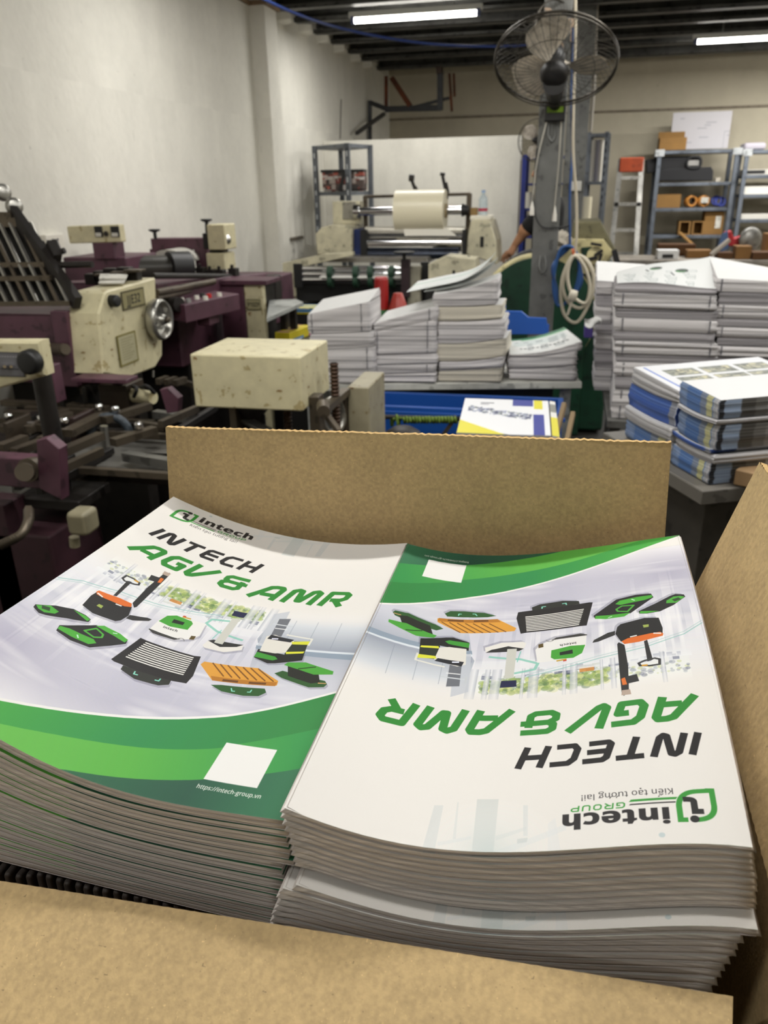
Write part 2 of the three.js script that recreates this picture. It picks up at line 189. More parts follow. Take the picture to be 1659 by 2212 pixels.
// ---------------------------------------------------------------- the printed cover (flat print), units of 0.1 mm on a 210 x 297 mm page
const coverTex = print(1400, 1980, (g, W, H) => {
  const k = W / 2100; g.scale(k, k); g.lineJoin = 'round'; g.lineCap = 'butt';
  g.fillStyle = '#eeece8'; g.fillRect(0, 0, 2100, 2970);
  const path = a => { g.beginPath(); for (let i = 0; i < a.length; i += 2) i ? g.lineTo(a[i], a[i + 1]) : g.moveTo(a[i], a[i + 1]); };
  const fill = (a, c) => { path(a); g.closePath(); g.fillStyle = c; g.fill(); };
  const line = (a, c, w) => { path(a); g.strokeStyle = c; g.lineWidth = w; g.stroke(); };
  const lin = (x0, y0, x1, y1, st) => { const q = g.createLinearGradient(x0, y0, x1, y1); st.forEach(s => q.addColorStop(...s)); return q; };
  const rad = (x, y, r0, r1, st) => { const q = g.createRadialGradient(x, y, r0, x, y, r1); st.forEach(s => q.addColorStop(...s)); return q; };
  let s2 = 5; const R = () => { s2 = (s2 * 1664525 + 1013904223) >>> 0; return s2 / 4294967296; };
  // the printed hall: pale floor with soft reflections
  g.fillStyle = lin(0, 1080, 0, 2760, [[0, 'rgba(236,238,244,0)'], [0.2, 'rgba(232,234,242,0.75)'], [0.5, 'rgba(222,223,234,1)'], [0.8, 'rgba(202,201,216,1)'], [1, 'rgba(240,239,243,1)']]); g.fillRect(0, 1080, 2100, 1700);
  g.fillStyle = rad(1000, 2150, 100, 900, [[0, 'rgba(180,180,200,0.55)'], [0.7, 'rgba(190,190,208,0.3)'], [1, 'rgba(255,255,255,0)']]); g.fillRect(0, 1500, 2100, 1300);
  g.fillStyle = rad(150, 2350, 30, 620, [[0, 'rgba(176,174,196,0.7)'], [1, 'rgba(220,220,230,0)']]); g.fillRect(0, 1600, 1000, 1200);
  for (let i = 0; i < 46; i++) { const x = R() * 1500, w = 12 + R() * 46, y = 1250 + R() * 300, h = 350 + R() * 650; g.fillStyle = lin(0, y, 0, y + h, [[0, 'rgba(255,255,255,0)'], [0.4, R() > 0.45 ? 'rgba(255,255,255,0.42)' : 'rgba(160,164,186,0.3)'], [1, 'rgba(255,255,255,0)']]); g.fillRect(x, y, w, h); }
  for (let i = 0; i < 60; i++) { const x = R() * 1900, y = 1750 + R() * 800, w = 200 + R() * 400, h = 30 + R() * 90; g.fillStyle = rad(x, y, 5, w / 2, [[0, R() > 0.4 ? 'rgba(255,255,255,0.3)' : 'rgba(165,165,190,0.25)'], [1, 'rgba(255,255,255,0)']]); g.save(); g.translate(x, y); g.scale(1, h / w); g.translate(-x, -y); g.fillRect(x - w, y - w, 2 * w, 2 * w); g.restore(); }
  // windows, posts and trees behind
  const bandY = 1090, bandH = 330;
  g.fillStyle = lin(0, bandY, 0, bandY + bandH + 60, [[0, 'rgba(255,255,255,0)'], [0.35, 'rgba(240,245,240,0.8)'], [1, 'rgba(228,232,238,0.2)']]); g.fillRect(120, bandY, 1240, bandH + 60);
  for (let i = 0; i < 430; i++) { const x = 560 + R() * 740, y = 1165 + R() * 150, r = 6 + R() * 22; const c = ['rgba(196,208,120,0.5)', 'rgba(150,178,96,0.5)', 'rgba(104,138,84,0.45)', 'rgba(224,228,160,0.55)', 'rgba(86,112,80,0.4)'][i % 5]; g.beginPath(); g.arc(x, y, r, 0, 7); g.fillStyle = c; g.fill(); }
  for (let i = 0; i < 90; i++) { const x = 130 + R() * 430, y = 1190 + R() * 110, r = 4 + R() * 14; g.beginPath(); g.arc(x, y, r, 0, 7); g.fillStyle = ['rgba(205,215,150,0.5)', 'rgba(170,180,190,0.5)', 'rgba(120,126,150,0.35)'][i % 3]; g.fill(); }
  for (let i = 0; i < 70; i++) { const x = 150 + R() * 1150, y = 1300 + R() * 60, w = 12 + R() * 46, h = 12 + R() * 44; g.fillStyle = ['rgba(122,130,158,0.6)', 'rgba(80,88,116,0.55)', 'rgba(225,228,236,0.9)', 'rgba(160,170,150,0.6)'][i % 4]; g.fillRect(x, y, w, h); }
  g.fillStyle = 'rgba(214,140,60,0.85)'; g.fillRect(640, 1310, 84, 48);
  g.fillStyle = lin(0, 1345, 0, 1420, [[0, 'rgba(240,243,246,0.95)'], [1, 'rgba(236,238,244,0)']]); g.fillRect(100, 1345, 1270, 75);
  for (const [x, w] of [[250, 26], [520, 30], [590, 18], [735, 44], [800, 22], [960, 60], [1045, 20], [1185, 60], [1255, 34], [1330, 60]]) { g.fillStyle = lin(x, 0, x + w, 0, [[0, 'rgba(172,178,192,0.9)'], [0.4, 'rgba(236,238,242,0.95)'], [1, 'rgba(190,195,206,0.9)']]); g.globalAlpha = 0.85; g.fillRect(x, 1110, w, 300); g.globalAlpha = 1; }
  g.fillStyle = lin(0, 1060, 0, 1200, [[0, '#eeece8'], [1, 'rgba(238,236,232,0)']]); g.fillRect(0, 1060, 1500, 140);
  // grey wall at the right with a rail
  g.save(); path([1370, 1500, 1400, 1150, 2100, 1180, 2100, 1660, 1420, 1600]); g.closePath(); g.clip();
  g.fillStyle = lin(0, 1150, 0, 1560, [[0, 'rgba(238,236,232,0)'], [0.35, 'rgba(214,220,228,0.9)'], [1, 'rgba(160,168,182,1)']]); g.fillRect(1300, 1100, 800, 560); g.restore();
  g.fillStyle = lin(0, 1560, 0, 2200, [[0, 'rgba(166,173,188,0.95)'], [0.4, 'rgba(190,195,208,0.7)'], [1, 'rgba(220,222,230,0)']]); path([1380, 1480, 2100, 1600, 2100, 2200, 1500, 2100, 1420, 1700]); g.closePath(); g.fill();
  fill([1390, 1560, 2100, 1590, 2100, 1660, 1400, 1610], '#93a3b4'); fill([1390, 1545, 2100, 1580, 2100, 1600, 1390, 1570], '#dfe7ef');
  for (const x of [1560, 1720, 1890]) line([x, 1230, x + 10, 1550], 'rgba(140,150,166,0.5)', 5);
  fill([1370, 1180, 1470, 1120, 1500, 1540, 1400, 1580], 'rgba(196,202,212,0.8)'); fill([1430, 1230, 1510, 1215, 1520, 1440, 1445, 1450], '#70747c'); line([1400, 1300, 1560, 1310], '#cfd6dc', 12); line([1440, 1350, 1530, 1352], '#e8ecee', 10); line([1400, 1260, 1400, 1330], '#c8ced4', 14);
  line(CV.loop, 'rgba(150,200,196,0.8)', 9); line(CV.loop.map((v, i) => v + (i % 2 ? 26 : 0)), 'rgba(170,205,204,0.6)', 7); line(CV.loop2, 'rgba(126,200,180,0.75)', 20);
  // shadows of the printed machines
  for (const n of ['r1', 'r2', 'r3', 'r4', 'r5b', 'r6b', 'r7', 'r8', 'r9']) { path(CV[n].map((v, i) => v + (i % 2 ? 18 : 14))); g.closePath(); g.fillStyle = 'rgba(80,80,100,0.28)'; g.fill(); }
  const BK = '#262626', GN = '#4fae3c', GD = '#2f6f2c';
  fill(CV.r1, BK); fill(CV.r1a, GN); fill(CV.r1b, GN); fill([93, 1975, 135, 1955, 150, 1985, 108, 2003], '#2f4a2a');
  fill(CV.r2, BK); fill(CV.r2a, GN); fill(CV.r2b, GN); path(CV.r2c); g.closePath(); g.strokeStyle = GN; g.lineWidth = 13; g.stroke(); line([372, 2040, 392, 2062], '#c8f0d8', 9); line([520, 1880, 545, 1868], '#c8f0d8', 8);
  fill(CV.r3f, '#333'); fill(CV.r3, BK); fill(CV.r3m, '#2b2b2b'); fill(CV.r3a, '#e0702a'); fill(CV.r3b, '#303030'); fill(CV.r3o, '#e0762e'); fill(CV.r3h, '#2f2f2f'); path(CV.r3r); g.closePath(); g.strokeStyle = '#3a3a3a'; g.lineWidth = 15; g.stroke(); fill(CV.r3y, '#a3b45a'); fill([448, 1040, 500, 1040, 496, 1085, 452, 1085], '#b9a698');
  line([246, 1600, 290, 1612], '#f2f2f2', 12); line([385, 1612, 425, 1606], '#f2f2f2', 12); line([345, 1290, 378, 1292], '#d9a23a', 16);
  fill(CV.r4, '#eeeeec'); fill(CV.r4a, '#48a53a'); fill(CV.r4b, '#1f2a1f'); fill(CV.r4c, '#3a3a38'); g.fillStyle = '#333'; g.font = 'bold 34px sans-serif'; g.save(); g.translate(742, 1640); g.rotate(-0.05); g.fillText('intech', 0, 0); g.restore(); g.beginPath(); g.arc(905, 1705, 24, 3.2, 6.2); g.strokeStyle = '#888'; g.lineWidth = 6; g.stroke(); fill([945, 1625, 975, 1618, 978, 1660, 948, 1668], '#5a4a20'); line([800, 1462, 860, 1456], '#c7a02a', 14); line([800, 1450, 820, 1448], '#c33', 12);
  fill(CV.r5b, '#2d302b'); fill(CV.r5, '#242223'); { const a = CV.r5s; for (let i = 0; i < 10; i++) { const t = i / 9; line([a[0] + (a[6] - a[0]) * t, a[1] + (a[7] - a[1]) * t, a[2] + (a[4] - a[2]) * t, a[3] + (a[5] - a[3]) * t], '#f4f2ee', 10); } } line([CV.r5c[0], CV.r5c[1], CV.r5c[0] + 4, CV.r5c[1] + 26, CV.r5c[0] + 30, CV.r5c[1] + 22], '#8fe0cc', 9); line([CV.r5c[2] + 26, CV.r5c[3], CV.r5c[2] + 26, CV.r5c[3] + 24, CV.r5c[2], CV.r5c[3] + 26], '#8fe0cc', 9);
  fill(CV.r6b, '#2c5a2a'); line([1415, 2040, 1430, 2066, 1450, 2064], '#8fe0cc', 8); line([1545, 2028, 1545, 2052, 1525, 2054], '#8fe0cc', 8); fill(CV.r6, '#e0a13e'); fill(CV.r6f, '#b97a26'); { const a = CV.r6s; for (let i = 0; i < 7; i++) { const t = i / 6; line([a[0] + (a[4] - a[0]) * t, a[1] + (a[5] - a[1]) * t, a[2] + (a[6] - a[2]) * t, a[3] + (a[7] - a[3]) * t], '#7d4f18', 9); } } line([1330, 1981, 1430, 1971], '#6b4216', 20); line([1500, 1966, 1610, 1955], '#6b4216', 20);
  fill(CV.r7, '#2e5a2a'); fill(CV.r7u, '#23261f'); fill(CV.r7t, '#4ca53b'); line(CV.r7e, '#1f3a1a', 10); { const a = CV.r7; line([a[6] - 60, a[7] - 6, a[6] - 8, a[7] - 6], '#c9a06a', 10); }
  fill(CV.r8, '#e9e7e2'); fill(CV.r8t, '#2a2a2a'); fill(CV.r8p, '#cfd0c8'); fill(CV.r8s, '#1d2148'); line([1085, 1600, 1100, 1480], '#7fd0c0', 6);
  fill(CV.r9d, '#2b3328'); fill(CV.r9, '#1d1f1d'); fill(CV.r9g, '#3f9a35'); fill(CV.r9w, '#e4e2da'); fill(CV.r9t, '#24262c'); fill(CV.r9y, '#dfe23c'); fill(CV.r9z, '#dfe23c'); line(CV.r9k, '#e6e6dc', 14); line([CV.r9t[0] + 30, CV.r9t[1] - 6, CV.r9t[0] + 75, CV.r9t[1] - 12], '#e8ecff', 14);
  // green waves
  const curve = (a, c) => { g.beginPath(); g.moveTo(-10, 2990); g.lineTo(-10, a[1] + (a[1] - a[3]) * (a[0] + 10) / (a[2] - a[0])); for (let i = 0; i < a.length - 2; i += 2) { const mx = (a[i] + a[i + 2]) / 2, my = (a[i + 1] + a[i + 3]) / 2; i ? g.quadraticCurveTo(a[i], a[i + 1], mx, my) : g.lineTo(mx, my); } const n = a.length; g.lineTo(2110, a[n - 1] - (2110 - a[n - 2]) * 0.55); g.lineTo(2110, 2990); g.closePath(); g.fillStyle = c; g.fill(); };
  curve(CV.g1, '#f3f2f0'); g.save(); g.translate(0, 22); curve(CV.g1, lin(200, 0, 2000, 0, [[0, '#4fae48'], [0.5, '#2f8f4e'], [1, '#348a45']])); g.restore();
  curve(CV.g2, lin(400, 2900, 2000, 2400, [[0, '#6cbf52'], [0.45, '#5db448'], [1, '#3a9a50']]));
  curve(CV.g3, lin(800, 0, 2050, 0, [[0, '#2f6b4a'], [0.6, '#2c5a47'], [1, '#3a7a56']]));
  // the white panel (its code is left out) and the address
  fill(CV.qr, '#f2f2f0');
  g.save(); g.fillStyle = '#f2f6ee'; g.font = '40px sans-serif'; g.translate(1572, 2846); g.rotate(0.03); g.scale(0.87, 0.95); g.fillText('https://intech-group.vn', 0, 0); g.restore();
  // sketch of a building at the head of the page
  g.save(); g.globalAlpha = 0.5; CV.bld.forEach((a, i) => fill(a, ['#cfd6d8', '#c2cccd', '#dde3e4', '#d6dddd', '#d0d8da', '#dfe5e6', '#d2dadb', '#b7c2c4', '#e2e7e8'][i])); g.restore();
  g.fillStyle = rad(1130, 0, 20, 330, [[0, 'rgba(205,218,218,0.55)'], [1, 'rgba(255,255,255,0)']]); g.fillRect(780, 0, 700, 330);
  g.fillStyle = 'rgba(196,212,214,0.9)'; g.beginPath(); g.arc(CV.dot[0], CV.dot[1], 14, 0, 7); g.fill();
  // block letters, stroked on a unit grid with a slant
  const GL = {
    I: [[[0.5, 0, 0.5, 1]], 0.24], N: [[[0.1, 1, 0.1, 0.15, 0.22, 0.06, 0.34, 0.1, 0.68, 0.9, 0.8, 0.95, 0.9, 0.85, 0.9, 0]], 1], T: [[[0, 0.1, 1, 0.1], [0.5, 0, 0.5, 1]], 0.95],
    E: [[[1, 0.1, 0.25, 0.1, 0.12, 0.2, 0.12, 0.8, 0.25, 0.9, 1, 0.9], [0.12, 0.5, 0.95, 0.5]], 0.9], C: [[[1, 0.1, 0.3, 0.1, 0.12, 0.28, 0.12, 0.72, 0.3, 0.9, 1, 0.9]], 0.9], H: [[[0.1, 0, 0.1, 1], [0.9, 0, 0.9, 1], [0.1, 0.5, 0.9, 0.5]], 0.95],
    A: [[[0.02, 1, 0.42, 0.16, 0.58, 0.1, 0.8, 0.1, 0.88, 0.2, 0.88, 1], [0.3, 0.68, 0.88, 0.68]], 1.15], G: [[[1, 0.1, 0.3, 0.1, 0.12, 0.28, 0.12, 0.72, 0.3, 0.9, 0.9, 0.9, 0.9, 0.5, 0.55, 0.5]], 0.95], V: [[[0.1, 0, 0.1, 0.82, 0.22, 0.92, 0.34, 0.86, 0.98, 0]], 1.1],
    '&': [[[0.95, 0.1, 0.3, 0.1, 0.18, 0.2, 0.18, 0.38, 0.3, 0.48, 1, 0.48], [0.3, 0.48, 0.14, 0.6, 0.14, 0.78, 0.28, 0.9, 0.66, 0.9, 0.78, 0.8, 0.78, 0.3]], 1], M: [[[0.08, 1, 0.08, 0.18, 0.2, 0.08, 0.32, 0.14, 0.46, 0.8, 0.54, 0.8, 0.68, 0.14, 0.8, 0.08, 0.92, 0.18, 0.92, 1]], 1.35], R: [[[0.12, 1, 0.12, 0.1, 0.72, 0.1, 0.88, 0.22, 0.88, 0.46, 0.72, 0.58, 0.3, 0.58], [0.5, 0.58, 0.95, 1]], 1],
    O: [[[0.3, 0.1, 0.7, 0.1, 0.88, 0.28, 0.88, 0.72, 0.7, 0.9, 0.3, 0.9, 0.12, 0.72, 0.12, 0.28, 0.3, 0.1, 0.5, 0.1]], 0.95], U: [[[0.12, 0, 0.12, 0.75, 0.28, 0.9, 0.72, 0.9, 0.88, 0.75, 0.88, 0]], 0.95], P: [[[0.12, 1, 0.12, 0.1, 0.72, 0.1, 0.88, 0.24, 0.88, 0.46, 0.72, 0.6, 0.12, 0.6]], 0.95],
  };
  const word = (t, x0, x1, y0, y1, col, lw, gap = 0.2, slant = -0.28) => {
    const h = y1 - y0; let tot = 0; for (const c of t) tot += c === ' ' ? 0.35 : GL[c][1] + gap; tot -= gap; const w = (x1 - x0 - Math.abs(slant) * h) / tot; let x = x0;
    g.save(); g.strokeStyle = col; g.lineWidth = lw * h; g.lineJoin = 'round';
    for (const c of t) { if (c === ' ') { x += 0.35 * w; continue; } const [ls, ww] = GL[c]; for (const l of ls) { g.beginPath(); for (let i = 0; i < l.length; i += 2) { const X = x + l[i] * ww * w + Math.abs(slant) * h * (1 - l[i + 1]), Y = y0 + l[i + 1] * h; i ? g.lineTo(X, Y) : g.moveTo(X, Y); } g.stroke(); } x += (ww + gap) * w; }
    g.restore();
  };
  word('INTECH', 128, 1046, 533, 690, '#1b191a', 0.235, 0.24);
  word('AGV', 122, 790, 786, 985, '#2c8a30', 0.235, 0.24); word('&', 812, 1050, 790, 985, '#2c8a30', 0.225, 0.2, -0.1); word('AMR', 1090, 1870, 802, 1010, '#2c8a30', 0.235, 0.24);
  // the emblem and the small words beside it
  g.lineJoin = 'miter'; g.strokeStyle = '#3a9a3c'; g.lineWidth = 26; g.beginPath(); g.moveTo(158, 302); g.lineTo(131, 302); g.lineTo(131, 210); g.quadraticCurveTo(134, 134, 214, 131); g.moveTo(250, 131); g.lineTo(282, 131); g.lineTo(282, 215); g.quadraticCurveTo(276, 292, 200, 296); g.lineTo(131, 302); g.stroke();
  g.strokeStyle = '#2a2a2a'; g.lineWidth = 30; g.beginPath(); g.moveTo(178, 178); g.lineTo(216, 178); g.lineTo(216, 236); g.quadraticCurveTo(218, 252, 262, 250); g.stroke(); g.beginPath(); g.arc(222, 135, 20, 0, 7); g.fillStyle = '#2a2a2a'; g.fill();
  g.save(); g.translate(318, 206); g.scale(1.32, 1); g.font = 'bold 122px sans-serif'; g.fillStyle = '#2b2829'; g.fillText('intech', 0, 0); g.strokeStyle = '#2b2829'; g.lineWidth = 5; g.strokeText('intech', 0, 0); g.restore();
  word('GROUP', 514, 766, 219, 255, '#3a9a3c', 0.2, 0.22, -0.1);
  fill([296, 232, 500, 232, 494, 240, 294, 240], '#2b2829'); fill([292, 252, 500, 252, 490, 266, 284, 266], '#3a9a3c');
  g.save(); g.translate(296, 322); g.scale(1.02, 1); g.font = '51px sans-serif'; g.fillStyle = '#2b2829'; g.fillText('Kien tao tuong lai!', 0, 0); const mw = t => g.measureText(t).width, mid = (a, c) => mw(a) + mw(c) / 2; g.lineWidth = 4; g.strokeStyle = '#2b2829'; g.lineJoin = 'round';
  { let x = mid('Ki', 'e'); g.beginPath(); g.moveTo(x - 9, -32); g.lineTo(x, -40); g.lineTo(x + 9, -32); g.moveTo(x + 7, -42); g.lineTo(x + 14, -50); g.stroke(); x = mid('Kien t', 'a'); g.beginPath(); g.arc(x, 9, 4, 0, 7); g.fill(); for (const [a, c] of [['Kien tao t', 'u'], ['Kien tao tu', 'o']]) { x = mw(a) + mw(c) - 2; g.beginPath(); g.moveTo(x - 4, -26); g.quadraticCurveTo(x + 8, -28, x + 7, -38); g.stroke(); } } g.restore();
});
const M_cover = new THREE.MeshPhysicalMaterial({ map: coverTex, color: 0xe6e5e4, roughness: 0.6, specularIntensity: 0.45 });
const M_pages = new THREE.MeshPhysicalMaterial({ map: rep(TX.pages, 1, 14), color: 0xf4ece6, roughness: 0.9 });
const M_coverEdge = mat(0xdedcda, 0.5);
// ---------------------------------------------------------------- the two stacks of catalogues
function lag(us, hs, u) { let r = 0; for (let i = 0; i < us.length; i++) { let l = 1; for (let j = 0; j < us.length; j++) if (j !== i) l *= (u - us[j]) / (us[i] - us[j]); r += l * hs[i]; } return r; }
// a bent sheet surface: corners on plan, heights below the eye along the near and far edge, and how much the sides bulge half-way
function surf(nl, nr, fr, fl, near, far, kl, kr) {
  return { xz: (u, v) => [(1 - v) * ((1 - u) * nl[0] + u * nr[0]) + v * ((1 - u) * fl[0] + u * fr[0]), (1 - v) * ((1 - u) * nl[1] + u * nr[1]) + v * ((1 - u) * fl[1] + u * fr[1])],
    h: (u, v) => EYE + (1 - v) * lag(...near, u) + v * lag(...far, u) + 4 * v * (1 - v) * (kl * (1 - u) ** 2 + kr * u * u) };
}
const LC = [[-0.324, -0.283], [-0.114, -0.269], [-0.114, -0.572], [-0.324, -0.583]], RC = [[-0.113, -0.268], [0.092, -0.281], [0.092, -0.565], [-0.113, -0.567]];
const SL0 = surf(...LC, [[0, 0.27, 0.5, 0.75, 1], [-0.231, -0.263, -0.2765, -0.279, -0.275]], [[0, 0.5, 1], [-0.246, -0.273, -0.268]], -0.002, 0);
const SL1 = surf(...LC, [[0, 0.5, 1], [-0.351, -0.3505, -0.3485]], [[0, 0.5, 1], [-0.351, -0.3505, -0.3485]], 0, 0);
const SR0 = surf(...RC, [[0, 0.24, 0.5, 0.75, 1], [-0.266, -0.2795, -0.2785, -0.2675, -0.261]], [[0, 0.3, 0.57, 1], [-0.266, -0.271, -0.263, -0.241]], 0, 0.006);
const SR1 = surf(...RC, [[0, 0.24, 0.5, 0.75, 1], [-0.3005, -0.313, -0.315, -0.3055, -0.296]], [[0, 0.5, 1], [-0.3, -0.308, -0.29]], 0, 0.002);
const SR2 = surf(...RC, [[0, 0.24, 0.5, 0.75, 1], [-0.3025, -0.3145, -0.3165, -0.3068, -0.2977]], [[0, 0.5, 1], [-0.304, -0.313, -0.296]], 0, 0);
const SR3 = surf(...RC, [[0, 0.5, 1], [-0.353, -0.357, -0.353]], [[0, 0.5, 1], [-0.353, -0.357, -0.353]], 0, 0);
function gridGeo(nu, nv, fn) { // open surface with its own uv
  const p = [], uv = [], ix = []; for (let j = 0; j <= nv; j++) for (let i = 0; i <= nu; i++) { const r = fn(i / nu, j / nv); p.push(r[0], r[1], r[2]); uv.push(r[3], r[4]); }
  for (let j = 0; j < nv; j++) for (let i = 0; i < nu; i++) { const a = j * (nu + 1) + i, b = a + 1, c = a + nu + 1, d = c + 1; ix.push(a, b, d, a, d, c); }
  const g = new THREE.BufferGeometry(); g.setAttribute('position', new THREE.Float32BufferAttribute(p, 3)); g.setAttribute('uv', new THREE.Float32BufferAttribute(uv, 2)); g.setIndex(ix); g.computeVertexNormals(); return g;
}
// one catalogue lying between the surfaces top(u,v) and bot(u,v)
function catalogue(label, group, xz, top, bot, dx, dz, ang, flip, spine) {
  const t = thing('catalogue', label, 'catalogue', group), NU = 22, NV = 8, th = 0.00035, ca = Math.cos(ang), sa = Math.sin(ang);
  const at = (u, v) => { const [x, z] = xz(u, v), [cx, cz] = xz(0.5, 0.5); return [cx + (x - cx) * ca + (z - cz) * sa + dx, cz - (x - cx) * sa + (z - cz) * ca + dz]; };
  const top0 = top, bot0 = bot; const shift = f => (u, v) => f(Math.max(-0.06, Math.min(1.06, u + dx / 0.21 + (v - 0.5) * -ang * 1.4)), Math.max(-0.06, Math.min(1.06, v - dz / 0.297 + (u - 0.5) * ang * 0.7))); top = shift(top0); bot = shift(bot0);
  const uvf = (u, v) => flip ? [1 - u, 1 - v] : [u, v];
  const cov = gridGeo(NU, NV, (u, v) => { const [x, z] = at(u, v); return [x, top(u, v), z, ...uvf(u, v)]; });
  // perimeter walls: a strip of four rows that bulges a little, so that each catalogue catches its own light
  const per = []; for (let i = 0; i < NU; i++) per.push([i / NU, 0]); for (let i = 0; i < NV; i++) per.push([1, i / NV]); for (let i = 0; i < NU; i++) per.push([1 - i / NU, 1]); for (let i = 0; i <= NV; i++) per.push([0, 1 - i / NV]);
  const wall = (rows, off) => gridGeo(per.length - 1, rows - 1, (s, q) => {
    const i = Math.round(s * (per.length - 1)), [u, v] = per[i], k = Math.round(q * (rows - 1)), [x, z] = at(u, v), [cx, cz] = at(0.5, 0.5), y0 = top(u, v), y1 = bot(u, v), [f, o] = off[k];
    const ox = u === 0 ? -1 : u === 1 ? 1 : 0, oz = v === 0 ? 1 : v === 1 ? -1 : 0, oo = o + (ox && spine ? (f > 0.2 && f < 0.8 ? 0.0014 : -0.0012) : 0); return [x + ox * oo, y0 + (y1 - y0) * f, z + oz * oo, u * 0.21 + v * 0.297, (y0 + (y1 - y0) * f) * 1];
  });
  const fl = g => { const ix = g.index.array; for (let i = 0; i < ix.length; i += 3) { const a = ix[i]; ix[i] = ix[i + 1]; ix[i + 1] = a; } g.computeVertexNormals(); return g; };
  part(t, 'cover', [cov], M_cover, null, true);
  const base = gridGeo(NU, NV, (u, v) => { const [x, z] = at(u, v); return [x, bot(u, v), z, u * 0.21, v * 0.297]; });
  part(t, 'pages', [fl(wall(5, [[0, 0], [0.18, -0.0001], [0.5, 0.0001], [0.82, -0.0002], [0.98, -0.0012]])), fl(base)], M_pages, null, true);
  return done(t);
}
const lerpS = (a, b, t) => (u, v) => a.h(u, v) * (1 - t) + b.h(u, v) * t;
const NL = 21;
for (let i = 0; i < NL; i++) {
  const j0 = i === 0 ? 0 : i, gap = [0.0012, 0.0009, 0.0006][i] ?? 0.0004;
  const top = lerpS(SL0, SL1, j0 / NL), b0 = lerpS(SL0, SL1, (i + 1) / NL), bot = (u, v) => b0(u, v) + gap * (i < 3 ? 1.2 - u : 1);
  const off = i === 0 ? [0, 0] : i === 1 ? [0.002, -0.001] : i === 7 ? [0.003, 0.0004] : i === 8 ? [-0.003, -0.0006] : [0.003 * Math.max(0, 1 - i / 7) + jit(0.001) - (i > 8 ? 0.003 : 0), jit(0.0003)];
  catalogue(i === 0 ? 'white and green catalogue lying right way up on top of the left pile' : `grey edged catalogue, ${ORD[i]} from the top of the left pile in the carton`, 'catalogues lying in the left pile', SL0.xz, top, bot, off[0], off[1], i ? jit(0.004) : 0, false, false);
}
for (let i = 0; i < 10; i++) {
  const top = lerpS(SR0, SR1, i / 10), b0 = lerpS(SR0, SR1, (i + 1) / 10), bot = (u, v) => b0(u, v) + (i === 0 ? 0.0004 + 0.0014 * Math.max(0, Math.sin(u * 2.6)) : 0.0004);
  catalogue(i === 0 ? 'white and green catalogue lying upside down on top of the right pile' : `rounded edged catalogue, ${ORD[i]} from the top of the right pile in the carton`, 'catalogues lying in the right pile', SR0.xz, top, bot, 0.0006 * i + jit(0.0006), jit(0.0005), i ? jit(0.002) : 0, true, true);
}
for (let i = 0; i < 12; i++) {
  const top = lerpS(SR2, SR3, i / 12), b0 = lerpS(SR2, SR3, (i + 1) / 12), bot = (u, v) => b0(u, v) + 0.0005;
  catalogue(`rounded edged catalogue, ${ORD[i + 10]} from the top of the right pile in the carton`, 'catalogues lying in the right pile', SR0.xz, top, bot, (i === 0 ? 0.006 : 0.001 - 0.0012 * i) + jit(0.0007), (i === 0 ? 0.008 : 0.009) + jit(0.0005), jit(0.003), true, true);
}
// catalogues standing on edge below the left pile
{
  const g = [B(-0.0022, 0.0022, 0, 0.2, -0.297, 0, 0.0018)];
  for (let i = 0; i < 33; i++) { const x = -0.318 + i * 0.0061; single('standing_catalogue', i > 24 ? `green backed catalogue on edge under the left pile, ${i === 32 ? 'first' : ORD[32 - i]} counted from the right pile` : 'dark catalogue standing on edge in the row under the left pile', 'catalogue', [B(x - 0.0024, x + 0.0024, EYE - 0.318 - 0.29, EYE - 0.3545 - rnd() * 0.002, -0.572, -0.278 + jit(0.002), 0.002)], mat(i > 24 ? 0x2c5a34 : 0x4a433f, 0.6), 'catalogues standing on edge under the left pile'); }
}
